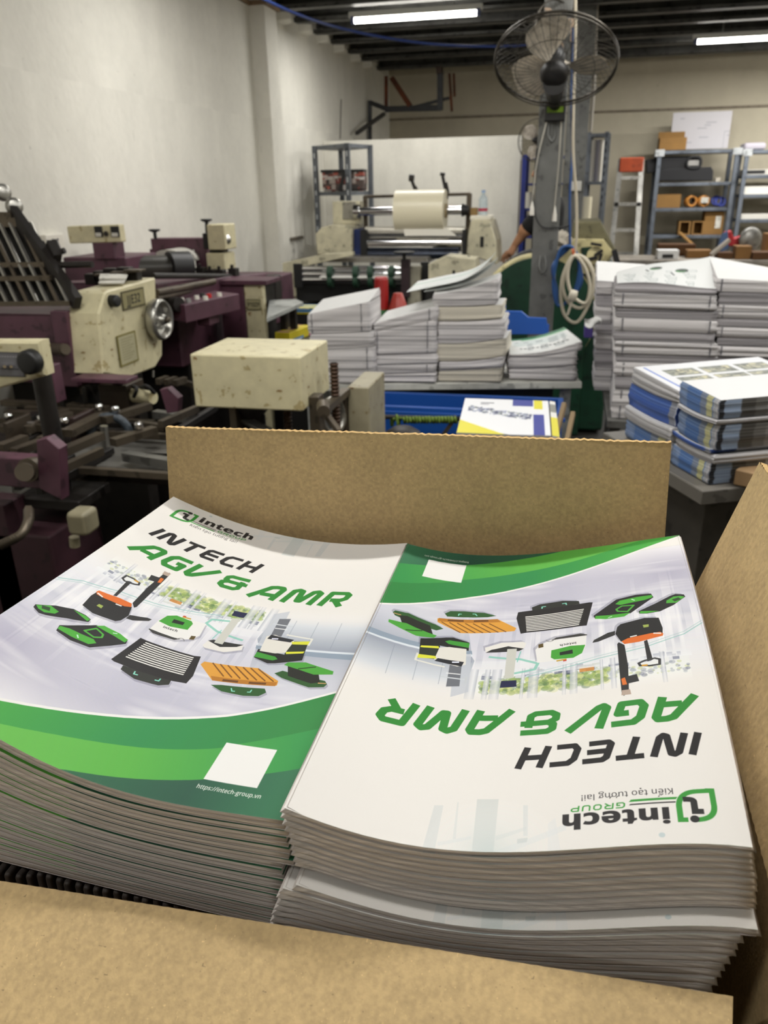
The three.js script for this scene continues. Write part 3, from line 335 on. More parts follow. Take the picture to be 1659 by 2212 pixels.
// ---------------------------------------------------------------- the open carton
{
  const M_k = new THREE.MeshPhysicalMaterial({ map: rep(TX.kraft, 4, 4), color: 0xfcfaf6, roughness: 0.85, bumpMap: rep(TX.plasterBump, 14), bumpScale: 0.0003 });
  const M_flute = new THREE.MeshPhysicalMaterial({ map: rep(TX.kraft, 9, 9), color: 0xfff4dc, roughness: 0.9 });
  const t = thing('cardboard_box', 'open brown corrugated carton holding two piles of green and white catalogues', 'carton');
  const yb = EYE - 0.62, T = 0.0045, x0 = -0.337, x1 = 0.107, z0 = -0.25, z1 = -0.592;
  part(t, 'bottom', B(x0, x1, yb, yb + T, z1, z0, 0.001), M_k);
  part(t, 'wall', B(x0, x1, yb, EYE - 0.334, z0, z0 + T, 0.001), M_k);
  const back = part(t, 'wall', B(x0, x1, yb, EYE - 0.3, z1 - T, z1, 0.001), M_k);
  part(t, 'wall', B(x0 - T, x0, yb, EYE - 0.36, z1, z0, 0.001), M_k);
  part(t, 'wall', B(x1, x1 + T, yb, EYE - 0.292, z1, z0, 0.001), M_k);
  // a flap: a thin panel between two edges with a faint corrugation and a ragged cut edge of open flutes
  function flap(a, b, c, d, nrm, ruff) { // a,b along the fold; d,c along the cut edge (a-d and b-c are the sides)
    const NU = 150, NV = 6, f = (u, v) => a.clone().lerp(b, u).lerp(d.clone().lerp(c, u), v);
    const edge = u => 1 + 0.004 * Math.sin(u * 410) + 0.006 * (fbm(u, 0.3, 40, 7, 3) - 0.5) * ruff;
    const side = (k) => gridGeo(NU, NV, (u, v) => { const p = f(u, v * (v > 0.99 ? edge(u) : 1)), w = 0.00022 * Math.sin(u * a.distanceTo(b) * 900) + 0.0008 * Math.sin(u * 9 + k) * v; p.addScaledVector(nrm, k * T / 2 + w); return [p.x, p.y, p.z, u * a.distanceTo(b), v * a.distanceTo(d)]; });
    const s1 = side(1), s2 = side(-1);
    const rim = gridGeo(NU, 1, (u, v) => { const p = f(u, edge(u)); const w = 0.00022 * Math.sin(u * a.distanceTo(b) * 900) + 0.0008 * Math.sin(u * 9) ; p.addScaledVector(nrm, (v - 0.5) * T + w); return [p.x, p.y, p.z, u * 0.4, v * T]; });
    const ends = [0, 1].map(e => gridGeo(1, NV, (u, v) => { const p = f(e, v); p.addScaledVector(nrm, (u - 0.5) * T); return [p.x, p.y, p.z, u * T, v * 0.1]; }));
    return { sheet: [s1, s2, ...ends], rim: [rim] };
  }
  const addFlap = (fl, label) => { const p = part(t, 'flap', fl.sheet, M_kd, label, true); part(p, 'cut_edge', fl.rim, M_flute, null, true); return p; };
  const M_kd = M_k.clone(); M_kd.side = THREE.DoubleSide; M_flute.side = THREE.DoubleSide;
  addFlap(flap(V(x0, EYE - 0.3, -0.594), V(0.0885, EYE - 0.3, -0.594), V(0.083, EYE - 0.1805, -0.6), V(-0.331, EYE - 0.188, -0.6), V(0, 0, 1), 1), 'upright flap at the far side');
  addFlap(flap(V(x0, EYE - 0.328, z0 + 0.002), V(0.0855, EYE - 0.311, z0 + 0.002), V(0.068, EYE - 0.345, -0.135), V(x0 + 0.01, EYE - 0.362, -0.135), V(0, 0.96, 0.28), 1), 'flap folded out towards the front');
  addFlap(flap(V(0.1075, EYE - 0.284, -0.557), V(0.1085, EYE - 0.294, -0.262), V(0.16, EYE - 0.19, -0.27), V(0.1395, EYE - 0.181, -0.56), V(-0.95, 0.3, 0), 2), 'flap standing up along the right side');
  addFlap(flap(V(x0 - 0.003, EYE - 0.36, z1 + 0.01), V(x0 - 0.003, EYE - 0.36, z0 - 0.01), V(x0 - 0.02, EYE - 0.47, z0 - 0.012), V(x0 - 0.02, EYE - 0.47, z1 + 0.012), V(-1, 0.1, 0), 1));
  done(t);
}
{
  const t = thing('packing_table', 'small wooden packing table under the open carton', 'table'), y = EYE - 0.621;
  part(t, 'table_top', [B(-0.375, 0.145, y - 0.03, y, -0.61, -0.225, 0.003)], grimy(0x6a5a46, 0.6));
  for (const [x, z] of [[-0.34, -0.57], [0.11, -0.57], [-0.34, -0.26], [0.11, -0.26]]) part(t, 'leg', [B(x - 0.02, x + 0.02, 0, y - 0.03, z - 0.02, z + 0.02, 0.003)], grimy(0x4c4238, 0.6));
  done(t);
}
// ---------------------------------------------------------------- machines along the white wall
const C_purple = 0x5d3a48, C_cream = 0xe0d7b0, C_dark = 0x2b2724;
const M_purple = grimy(C_purple, 0.5), M_cream = chipped(C_cream, 0.45), M_dark = grimy(C_dark, 0.5, 0.3), M_iron = grimy(0x6a6052, 0.45, 0.6), M_steel = grimy(0xb9b7b0, 0.3, 0.85), M_chrome = mat(0xd8d8d8, 0.14, 1), M_black = mat(0x161616, 0.5), M_white = grimy(0xe2dfd4, 0.6), M_rubber = mat(0x1b1a19, 0.8);
function extX(pts, X, d, bev = 0.003) { const q = pts.map(p => px(p[0], p[1], X)); return extYZ(q.map(p => [p.z, p.y]), X - d, X, bev); }
const plate = (w, h, draw) => print(w, h, draw);
function decal(parent, name, c, u, v, w, h, m, label) { // a thin printed plate: centre, unit vectors across and up, size
  const n = u.clone().cross(v).normalize(), g = gridGeo(1, 1, (a, b) => { const p = c.clone().addScaledVector(u, (a - 0.5) * w).addScaledVector(v, (b - 0.5) * h).addScaledVector(n, 0.0015); return [p.x, p.y, p.z, a, b]; });
  const e = gridGeo(1, 1, (a, b) => { const p = c.clone().addScaledVector(u, (0.5 - a) * w).addScaledVector(v, (b - 0.5) * h).addScaledVector(n, -0.001); return [p.x, p.y, p.z, a, b]; });
  return part(parent, name, [g, e], m, label, true);
}
const printMat = (w, h, draw, rough = 0.5, rx = 1, ry = rx) => { const m = new THREE.MeshPhysicalMaterial({ map: print(w, h, draw), roughness: rough, color: 0xe2e2e2 }); m.map.repeat.set(rx, ry); return m; };
const M_sign = printMat(256, 96, (g, w, h) => { g.fillStyle = '#9c9468'; g.fillRect(0, 0, w, h); g.strokeStyle = '#4a452c'; g.lineWidth = 7; g.strokeRect(5, 5, w - 10, h - 10); g.fillStyle = '#1c1a12'; g.font = 'bold 66px sans-serif'; g.textAlign = 'center'; g.fillText('JJE32', w / 2, 72); });
const M_plate = printMat(128, 160, (g, w, h) => { g.fillStyle = '#c2bc98'; g.fillRect(0, 0, w, h); g.strokeStyle = '#8a8040'; g.lineWidth = 8; g.strokeRect(4, 4, w - 8, h - 8); g.fillStyle = 'rgba(120,110,70,0.5)'; for (let i = 0; i < 9; i++) g.fillRect(22, 24 + i * 13, 84 - (i % 3) * 12, 4); });
const M_sign2 = printMat(192, 96, (g, w, h) => { g.fillStyle = '#b4ad85'; g.fillRect(0, 0, w, h); g.strokeStyle = '#5a5434'; g.lineWidth = 7; g.strokeRect(4, 4, w - 8, h - 8); g.fillStyle = '#2a2718'; g.font = 'bold 58px sans-serif'; g.textAlign = 'center'; g.fillText('P10ZP', w / 2, 68); });
function handwheel(t, c, ax, R, name = 'handwheel') {
  const w = part(t, name, [lathe(c, ax, [[0, 0.05], [R * 0.22, 0.05], [R * 0.3, 0.03], [R * 0.34, 0.012], [R * 0.72, 0.012], [R * 0.78, 0.02], [R * 0.82, 0.036], [R * 0.9, 0.046], [R, 0.034], [R, 0.012], [R * 0.9, 0.0], [R * 0.3, -0.002], [0, -0.002]], 40)], M_steel, 'chrome handwheel');
  part(w, 'hub_bolt', lathe(c, ax, [[0, 0.064], [0.012, 0.064], [0.014, 0.05], [0, 0.05]], 6), M_iron); return w;
}
{ // ---- the folding machine with the slanted plate rack and the handwheel
  const t = thing('folding_machine', 'purple folding machine with slanted rack of steel rods, cream gear housing and chrome handwheel', 'machine');
  part(t, 'housing', [extX([[226, 634], [232, 628], [336, 600], [338, 650], [351, 707], [351, 769], [336, 794], [278, 816], [224, 807], [213, 678]], -1.55, 0.12, 0.006)], M_cream, 'cream gear housing');
  part(t, 'body', [B(-2.3, -1.655, 0.87, 1.115, -2.95, -2.45, 0.01), B(-1.72, -1.66, 0.87, 1.13, -2.96, -2.42, 0.004)], M_purple, 'purple body');
  part(t, 'base', [B(-2.28, -1.7, 0.0, 0.875, -2.94, -2.86, 0.01)], M_dark);
  handwheel(t, px(326, 690, -1.55).add(V(0.012, 0, 0)), V(1, 0, 0), 0.077);
  decal(t, 'name_plate', px(288, 645, -1.546), V(0, 0, -1), V(0, 1, 0), 0.16, 0.066, M_sign, 'yellowish name plate with black characters');
  decal(t, 'rating_plate', px(276, 753, -1.546), V(0, 0, -1), V(0, 1, 0), 0.13, 0.11, M_plate);
  part(t, 'knob', lathe(px(239, 650, -1.55), V(1, 0, 0), [[0, 0.03], [0.018, 0.03], [0.021, 0.024], [0.021, 0], [0, 0]], 18), M_black, 'black knob');
  part(t, 'bolt', [cyl(px(331, 800, -1.56), px(331, 815, -1.56), 0.005)], M_steel);
  // the plate rack: an inclined frame of rods
  const z0 = -2.42, z1 = -2.62, at = (x, y) => pz(x, y, z0 + (z1 - z0) * (670 - y) / 215);
  for (let i = 0; i < 14; i++) { const xb = 148 - i * 22; const lean = 0.47; part(t, 'rod', [cyl(at(xb, 655), at(xb - lean * 175, 482), 0.0075, 0.0075, 8)], i % 3 === 1 ? M_iron : M_steel); }
  for (const y of [480, 571, 600, 655]) part(t, 'crossbar', [bar(at(-90, y + 2), at(y < 500 ? 40 : y < 580 ? 98 : y < 620 ? 112 : 152, y), y === 600 ? 0.03 : 0.016, y === 480 ? 0.03 : 0.016)], M_iron);
  part(t, 'side_beam', [bar(at(24, 452), at(168, 655), 0.026, 0.05)], M_dark);
  part(t, 'backing', [(() => { const a = at(-100, 480), b = at(20, 480), c = at(150, 655), d = at(-100, 655); const o = V(0, -0.01, -0.035); const g = new THREE.BufferGeometry(); const q = [a, b, c, d].map(p => p.add(o)), e = q.map(p => p.clone().add(V(0, -0.004, -0.008))); const ix = [0, 3, 2, 0, 2, 1, 4, 5, 6, 4, 6, 7, 0, 1, 5, 0, 5, 4, 1, 2, 6, 1, 6, 5, 2, 3, 7, 2, 7, 6, 3, 0, 4, 3, 4, 7]; const ps = []; ix.forEach(i => { const p = i < 4 ? q[i] : e[i - 4]; ps.push(p.x, p.y, p.z); }); g.setAttribute('position', new THREE.Float32BufferAttribute(ps, 3)); g.setAttribute('uv', new THREE.Float32BufferAttribute(new Float32Array(ix.length * 2), 2)); g.computeVertexNormals(); return g; })()], mat(0x1c1a18, 0.8));
  part(t, 'top_rail', [bar(at(-90, 466), at(30, 468), 0.035, 0.03)], M_iron);
  for (const [x, y, s] of [[5, 416, 1], [30, 446, 1]]) part(t, 'adjusting_knob', [lathe(at(x, y), V(0.8, 0.1, 0.6), [[0, 0.022], [0.02, 0.022], [0.027, 0.016], [0.03, 0.006], [0.03, 0], [0.012, -0.004], [0.012, -0.06], [0, -0.06]], 24)], M_steel, 'steel adjusting knob');
  part(t, 'clamp', [bar(at(84, 530), at(104, 562), 0.03, 0.04), bar(at(108, 530), at(124, 562), 0.028, 0.05), cyl(at(118, 522), at(130, 545), 0.012, 0.008), cyl(at(126, 545), at(140, 541), 0.01)], M_dark);
  part(t, 'shaft', [cyl(at(112, 573), at(200, 571), 0.011)], M_dark);
  // finger keys and a folded sheet on the housing top
  for (const [x, y] of [[196, 592], [215, 586], [236, 580], [265, 578], [282, 585]]) part(t, 'key', [bx(x - 14, y, x + 14, y + 24, -2.78, 0.04, 0.004)], M_dark);
  for (const [x, y] of [[220, 592], [255, 587], [283, 583]]) part(t, 'key_cap', [bx(x - 18, y, x + 18, y + 5, -2.74, 0.05, 0.002)], M_iron);
  // stub shaft on the purple front
  part(t, 'stub_shaft', [cyl(pz(105, 752, -2.46), pz(140, 755, -2.36), 0.02), cyl(pz(139, 755, -2.37), pz(142, 755, -2.35), 0.017)], M_iron);
  done(t);
  const s = single('folded_sheet', 'small folded white sheet lying on the cream gear housing', 'paper', [turn(bx(200, 599, 250, 603, -2.62, 0.1, 0.0008), pz(225, 601, -2.67), 0.05, 0.5, -0.06), turn(bx(202, 605, 250, 608, -2.6, 0.1, 0.0008), pz(225, 606, -2.65), 0.2, 0.35, -0.1)], M_white);
}
{ // ---- the second machine further along the wall
  const t = thing('feeding_machine', 'purple feeding machine with a black roller and cream control boxes, furthest along the white wall', 'machine');
  const z = -3.42;
  part(t, 'bed', [extX([[338, 612], [575, 590], [590, 600], [590, 640], [345, 690]], -1.62, 0.5, 0.006), B(-2.25, -1.7, 0.75, 1.02, -4.9, -3.3, 0.01)], M_purple);
  part(t, 'base', [B(-2.25, -1.72, 0.03, 0.76, -4.8, -3.4, 0.01)], M_dark);
  const cb = part(t, 'control_box', [turn(bx(146, 487, 259, 525, z, 0.05, 0.006), pz(200, 505, z), 0, 0, 0.02)], M_cream, 'cream control box with two dark displays');
  for (const [a, b] of [[204, 220], [239, 256]]) { part(cb, 'display', [bx(a, 489, b, 512, z + 0.006, 0.01, 0.001)], M_black); part(cb, 'button', [bx(a + 2, 503, b - 2, 511, z + 0.009, 0.008, 0.001)], M_white); }
  part(cb, 'switch', [cyl(pz(229, 505, z), pz(229, 506, z + 0.02), 0.012, 0.008, 10)], M_dark);
  part(t, 'post', [bx(201, 524, 245, 560, z, 0.1)], M_purple);
  part(t, 'cabinet', [bx(140, 556, 275, 622, z - 0.02, 0.3, 0.008)], M_purple);
  part(t, 'roller', [cyl(pz(262, 582, -3.55), pz(398, 578, -3.75), 0.062, 0.062, 28)], mat(0x3a3833, 0.35, 0.2), 'dark roller');
  part(t, 'roller_end', [cyl(pz(365, 578, -3.68), pz(408, 577, -3.76), 0.075, 0.075, 28), cyl(pz(400, 579, -3.73), pz(413, 579, -3.745), 0.03)], M_black);
  part(t, 'roller_guard', [tube([pz(255, 562, -3.55), pz(300, 559, -3.6), pz(350, 558, -3.66)], 0.007, 20)], M_black);
  part(t, 'bridge', [bx(326, 515, 447, 540, -4.0, 0.1, 0.004), bx(326, 538, 345, 600, -4.0, 0.1), bx(422, 538, 450, 600, -4.0, 0.1)], M_purple);
  part(t, 'paper_arch', [(() => { const c = pz(390, 562, -3.98); const g = new THREE.CylinderGeometry(0.1, 0.1, 0.16, 24, 1, false, -Math.PI / 2, Math.PI); g.scale(1, 1, 0.62); g.rotateX(-Math.PI / 2); return g.translate(c.x, c.y, c.z + 0.06); })()], M_white);
  for (const [x, y, y1] of [[334, 500, 516], [446, 478, 515]]) part(t, 'thumb_screw', [cyl(pz(x, y, -3.97), pz(x + 2, y1, -3.97), 0.009), lathe(pz(x, y + 2, -3.97), V(0, 1, 0), [[0, 0.016], [0.028, 0.016], [0.03, 0.008], [0.01, 0], [0, 0]], 16)], M_black);
  part(t, 'gauge_box', [bx(448, 485, 486, 540, -3.86, 0.14, 0.006)], M_cream, 'cream gauge box with a knob'); part(t, 'gauge_box', [bx(446, 547, 485, 584, -3.86, 0.14, 0.006)], M_cream);
  part(t, 'gauge_knob', [lathe(pz(488, 517, -3.9), V(1, 0, 0), [[0, 0.024], [0.016, 0.022], [0.026, 0.012], [0.028, 0], [0, 0]], 20)], M_chrome);
  part(t, 'gauge_mount', [bx(438, 504, 449, 538, -3.9, 0.08), bx(452, 539, 480, 548, -3.9, 0.08)], M_black);
  for (const [x, y] of [[430, 578], [452, 583], [472, 583], [500, 580]]) part(t, 'clamp', [bx(x - 8, y, x + 9, y + 18, -3.8, 0.05), cyl(pz(x, y + 2, -3.8), pz(x + 1, y - 8, -3.8), 0.008)], M_dark);
  for (const [a, b, c, d, r] of [[338, 632, 462, 608, 0.014], [338, 645, 482, 612, 0.012], [330, 596, 575, 597, 0.012]]) part(t, 'rail', [cyl(px(a, b, -1.6), px(c, d, -1.62 - (r === 0.012 ? 0.05 : 0)), r)], r === 0.012 && b < 600 ? M_dark : M_iron);
  part(t, 'side_knob', [cyl(px(362, 658, -1.62), px(388, 658, -1.55), 0.03, 0.03, 16)], M_dark);
  // button box on an arm
  const bb = part(t, 'button_box', [extXZ([[px(415, 656, -1.52).x - 0.12, -3.1], [-1.52, -3.02], [-1.44, -3.4], [-1.6, -3.5]], pz(460, 692, -3.1).y, pz(460, 654, -3.1).y, 0.003)], M_purple, 'purple box of push buttons');
  { const y = pz(460, 654, -3.1).y; [[-1.58, -3.12, 0xdedbd0], [-1.55, -3.2, 0xdedbd0], [-1.54, -3.1, 0x8a8a86], [-1.52, -3.26, 0xc01818], [-1.49, -3.3, 0xdedbd0], [-1.5, -3.18, 0xdedbd0], [-1.56, -3.28, 0x333333]].forEach(([x, zz, c]) => part(bb, 'push_button', [cyl(V(x, y - 0.002, zz), V(x, y + 0.016, zz), 0.012, 0.01, 12)], mat(c, 0.4))); }
  part(t, 'arm', [cyl(V(-1.52, pz(460, 692, -3.1).y - 0.03, -3.25), V(-1.6, pz(460, 692, -3.1).y - 0.03, -3.45), 0.02), B(-1.56, -1.5, pz(460, 692, -3.1).y - 0.04, pz(460, 692, -3.1).y + 0.002, -3.3, -3.2)], M_purple);
  // upright cabinet with the cream front
  const Y0 = 0.3; const c0 = pz(476, 613, -3.62);
  part(t, 'upright', [B(pz(476, 650, -3.62).x, pz(528, 650, -3.62).x, Y0, pz(500, 611, -3.62).y, -3.8, -3.62, 0.006)], M_purple);
  const cf = part(t, 'front_cover', [B(pz(528, 650, -3.62).x + 0.001, pz(569, 650, -3.62).x, Y0 + 0.05, pz(550, 613, -3.62).y, -3.66, -3.62, 0.006)], M_cream, 'cream front cover');
  decal(cf, 'name_plate', pz(548, 658, -3.615), V(1, 0, 0), V(0, 1, 0), 0.07, 0.05, M_sign2);
  part(t, 'top_cap', [bx(476, 606, 575, 616, -3.6, 0.2, 0.004)], M_purple);
  part(t, 'back_panel', [B(pz(528, 650, -3.62).x + 0.004, pz(566, 650, -3.62).x, Y0, pz(550, 615, -3.62).y, -3.8, -3.665, 0.004)], M_dark);
  part(t, 'end_panel', [bx(560, 596, 596, 650, -4.2, 0.1, 0.008)], M_dark);
  done(t);
}
{ // ---- flat white delivery table beside it and dark shelf with packets
  const t = thing('side_table', 'small steel topped table standing behind the upright purple cabinet', 'table');
  const a = py(576, 688, 1.0), b = py(655, 653, 1.0), c = py(582, 648, 1.0), e = py(640, 646, 1.0);
  part(t, 'table_top', [extXZ([[a.x, a.z], [b.x, b.z], [e.x, e.z], [c.x, c.z]], 0.985, 1.0)], grimy(0xb7bab6, 0.4, 0.2));
  for (const [x, z] of [[b.x - 0.06, b.z - 0.02], [c.x + 0.09, c.z + 0.06], [e.x - 0.05, e.z + 0.03]]) part(t, 'leg', [B(x - 0.015, x + 0.015, 0, 0.985, z - 0.015, z + 0.015, 0.002)], M_dark);
  done(t);
  const d = thing('dark_stand', 'low black stand holding yellow packets beside the paper piles', 'stand');
  const y = 0.82, p0 = py(602, 745, y), p1 = py(668, 745, y), p2 = py(680, 700, y);
  part(d, 'top', [B(p0.x, Math.min(p1.x, -1.175), y - 0.03, y, p2.z - 0.04, p0.z, 0.004)], mat(0x2a2723, 0.5)); part(d, 'body', [B(p0.x + 0.02, Math.min(p1.x, -1.175) - 0.015, 0, y - 0.03, p2.z - 0.02, p0.z - 0.03, 0.004)], mat(0x171514, 0.7));
  done(d);
  const M_pk = printMat(256, 96, (g, w, h) => { g.fillStyle = '#e8d52a'; g.fillRect(0, 0, w, h); g.fillStyle = '#5f9ac8'; g.fillRect(24, 26, 130, 46); g.fillStyle = '#d8e4ee'; g.fillRect(40, 36, 90, 12); g.fillStyle = '#c87a9a'; g.fillRect(160, 30, 60, 36); }, 0.5, 4, 14);
  const k0 = py(606, 728, y + 0.03), k1 = py(636, 682, y + 0.03);
  const q = single('yellow_packet', 'long yellow packet leaning on the dark stand', 'packet', [turn(B(-0.04, 0.04, 0, 0.05, -0.24, 0, 0.003).translate(k0.x + 0.01, y + 0.001, k0.z), V(k0.x, y, k0.z), 0, -0.12, 0)], M_pk);
  const f0 = py(660, 665, 0.9);
  single('yellow_packet', 'short yellow and blue packet behind the first paper pile', 'packet', [B(f0.x - 0.09, f0.x + 0.06, 0.865, 0.9, f0.z - 0.14, f0.z, 0.003)], M_pk);
  const w = thing('packet_stand', 'dark block under the short yellow packet', 'stand'); part(w, 'block', [B(f0.x - 0.1, f0.x + 0.1, 0, 0.864, f0.z - 0.2, f0.z - 0.005, 0.004)], mat(0x191716, 0.7)); done(w);
}
{ // ---- roller bed of the nearest machine: a tangle of bars, rollers and brackets
  const t = thing('roller_bed', 'dark bed of steel bars, rollers and purple brackets in front of the folding machine', 'machine');
  const H = 0.8, q = (x, y, h = H) => py(x / 3.318, 760 + y / 3.318, h);
  const seg = (n, x0, y0, x1, y1, w, hh, m, h = H) => part(t, n, [bar(q(x0, y0, h), q(x1, y1, h), w, hh)], m);
  for (const s of [[20, 362, 410, 385, .03], [50, 440, 390, 452, .035], [0, 500, 210, 512, .02], [-40, 545, 180, 556, .03], [500, 385, 610, 402, .03], [250, 568, 400, 588, .025], [990, 515, 1190, 545, .022], [620, 395, 780, 410, .025], [1300, 215, 1400, 240, .02], [860, 235, 1000, 262, .02]]) seg('cross_bar', s[0], s[1], s[2], s[3], s[4], 0.02, M_iron, H + 0.01);
  for (const s of [[400, 285, 660, 212, .035], [600, 285, 710, 240, .03], [480, 585, 745, 452, .04], [740, 490, 1070, 388, .03], [280, 548, 500, 450, .028], [440, 722, 725, 600, .03], [445, 840, 725, 712, .02], [200, 560, 470, 430, .03], [810, 650, 1110, 558, .03], [1150, 520, 1410, 408, .02], [0, 690, 180, 620, .03], [100, 720, 300, 650, .03], [290, 640, 440, 570, .025], [1130, 215, 1200, 190, .02], [1190, 220, 1260, 195, .02], [1250, 225, 1330, 198, .02]]) seg('long_bar', s[0], s[1], s[2], s[3], s[4], 0.022, M_iron, H + 0.035);
  for (const s of [[1110, 445, 1380, 480], [900, 745, 1230, 800]]) seg('guide_rail', s[0], s[1], s[2], s[3], 0.03, 0.025, grimy(0x8b8a84, 0.4, 0.5), H);
  for (const s of [[480, 1000, 770, 868, .02], [500, 1035, 640, 970, .012], [520, 610, 660, 575, .016], [540, 655, 740, 580, .016]]) part(t, 'round_bar', [cyl(q(s[0], s[1], 0.7), q(s[2], s[3], 0.7), s[4])], M_iron);
  for (const [x0, y0, x1, y1, c] of [[730, 290, 950, 440, 0x3b3024], [610, 300, 650, 430, 0x2b2722], [410, 300, 470, 400, 0x2b2722], [510, 540, 560, 640, 0x3a2a26], [90, 550, 180, 620, 0x24211e], [50, 580, 85, 690, 0x4a4034]]) { const a = q(x0, y1, H - 0.02), b = q(x1, y1, H - 0.02); part(t, 'block', [B(a.x, b.x, H - 0.04, H + (y1 - y0) * 0.00055, a.z - 0.12, a.z, 0.004)], grimy(c, 0.5, 0.2)); }
  part(t, 'bed_plate', [B(-2.25, -1.12, H - 0.12, H - 0.08, -2.38, -2.02, 0.006)], grimy(0x3a3431, 0.6, 0.2)); part(t, 'bed_plate', [B(-1.45, -1.05, H - 0.06, H - 0.03, -2.2, -1.92, 0.004)], grimy(0x77756f, 0.5, 0.3), 'grey steel plate');
  for (const x of [-2.1, -1.85, -1.6, -1.35]) part(t, 'screw', [cyl(V(x, H - 0.08, -2.05), V(x + 0.01, H + 0.05, -2.05), 0.012, 0.012, 8)], M_steel);
  part(t, 'belt_wheel', [ring(q(790, 600, H - 0.02), V(0.4, 0.2, 0.9), 0.06, 0.014, 24)], grimy(0x4c5660, 0.5));
  const zb = q(440, 1040, 0.75).z;
  part(t, 'bracket', [ext([[78, 952], [100, 946], [128, 970], [133, 1080], [84, 1055]], -1.6, 0.035, 0.002)], M_purple, 'purple bracket plate');
  part(t, 'bracket', [ext([[345, 842], [362, 838], [386, 860], [384, 890], [360, 893]], -2.1, 0.03, 0.002)], M_purple);
  part(t, 'bracket', [bx(153, 819, 272, 828, -2.33, 0.08, 0.003)], M_purple); part(t, 'side_beam', [bx(-40, 990, 88, 1052, -1.63, 0.05, 0.004)], M_purple);
  part(t, 'upright', [bx(90, 790, 118, 870, -2.2, 0.05, 0.003)], M_purple);
  part(t, 'frame', [B(-2.1, -1.3, 0.1, 0.66, -1.9, -1.66, 0.01), B(-1.5, -1.42, 0.0, 0.74, -1.75, -1.66, 0.004)], grimy(0x3d2029, 0.6));
  for (let i = 0; i < 22; i++) { const x = -2.15 + rnd() * 1.0, zz = -2.35 + rnd() * 0.75, l = 0.12 + rnd() * 0.3, a = i % 2; part(t, a ? 'long_bar' : 'cross_bar', [a ? B(x, x + 0.02, H - 0.05 + (i % 5) * 0.012, H - 0.03 + (i % 5) * 0.012, zz - l, zz, 0.002) : B(x, x + l, H - 0.05 + (i % 5) * 0.012, H - 0.03 + (i % 5) * 0.012, zz - 0.02, zz, 0.002)], i % 4 ? M_dark : M_iron); }
  part(t, 'cap', [cyl(pz(58, 1018, -1.62), pz(52, 1020, -1.55), 0.022, 0.022, 18), cyl(pz(75, 1012, -1.63), pz(60, 1016, -1.6), 0.03, 0.03, 16)], M_iron);
  part(t, 'motor', [cyl(q(960, 310, H + 0.04), q(1100, 330, H + 0.04), 0.026, 0.022, 16)], M_cream, 'small cream motor');
  for (const [a, b, c] of [[[760, 240], [850, 225], [940, 250]], [[940, 240], [980, 270], [960, 320]], [[1000, 260], [1060, 250], [1110, 300]]]) part(t, 'hose', [tube([q(...a, H + 0.05), q(...b, H + 0.09), q(...c, H + 0.05)], 0.007, 20)], M_rubber);
  part(t, 'oil_cup', [bx(142, 1110, 185, 1160, -1.45, 0.06, 0.012), cyl(pz(160, 1160, -1.48), pz(162, 1180, -1.48), 0.012)], grimy(0x8f886e, 0.5));
  part(t, 'curved_rail', [tube([pz(0, 1178, -1.4), pz(45, 1155, -1.42), pz(60, 1130, -1.45), pz(62, 1100, -1.5)], 0.012, 24)], M_iron);
  for (const [x, y] of [[215, 885], [90, 910], [20, 905], [250, 890], [300, 925], [140, 915]]) part(t, 'nut', [lathe(py(x, y, H + 0.05), V(0, 1, 0), [[0, 0.02], [0.012, 0.018], [0.014, 0], [0, 0]], 6)], M_chrome);
  done(t);
}
{ // ---- cream control box at the left edge
  const t = thing('control_box', 'cream metal control box with grey dial plate and big black knob at the left edge', 'control box');
  const z = -1.72;
  part(t, 'case', [extX([[-60, 748], [86, 738], [96, 812], [-60, 853]], -1.245, 0.14, 0.006)].slice(1).concat([ext([[-70, 737], [85, 737], [96, 800], [98, 812], [-70, 858]], z, 0.045, 0.006)]), M_cream);
  const M_dial = printMat(256, 128, (g, w, h) => { g.fillStyle = '#77767a'; g.fillRect(0, 0, w, h); g.strokeStyle = '#56555a'; g.lineWidth = 6; g.strokeRect(3, 3, w - 6, h - 6); g.fillStyle = '#b9b9bc'; for (let i = 0; i < 8; i++) g.fillRect(60 + i * 20, 20, 12, 5); g.fillStyle = '#4d4c52'; g.fillRect(70, 84, 150, 8); });
  decal(t, 'dial_plate', pz(14, 787, z + 0.003), V(1, 0, 0), V(0.12, 1, 0).normalize(), 0.1, 0.062, M_dial, 'grey dial plate');
  for (const x of [6, 20]) part(t, 'toggle_switch', [cyl(pz(x, 790, z), pz(x + 4, 792, z + 0.02), 0.006, 0.004, 8)], M_chrome);
  part(t, 'knob', [lathe(pz(73, 779, z), V(0, 0, 1), [[0, 0.032], [0.022, 0.032], [0.03, 0.026], [0.031, 0.004], [0.027, 0], [0, 0]], 28)], M_black, 'big black knob');
  part(t, 'stalk', [cyl(V(pz(40, 840, z).x, 0.72, z - 0.1), V(pz(40, 840, z).x, 1.08, z - 0.1), 0.025), B(pz(40, 840, z).x - 0.1, pz(40, 840, z).x + 0.1, 0.70, 0.73, z - 0.18, z - 0.02)], M_dark);
  done(t);
}
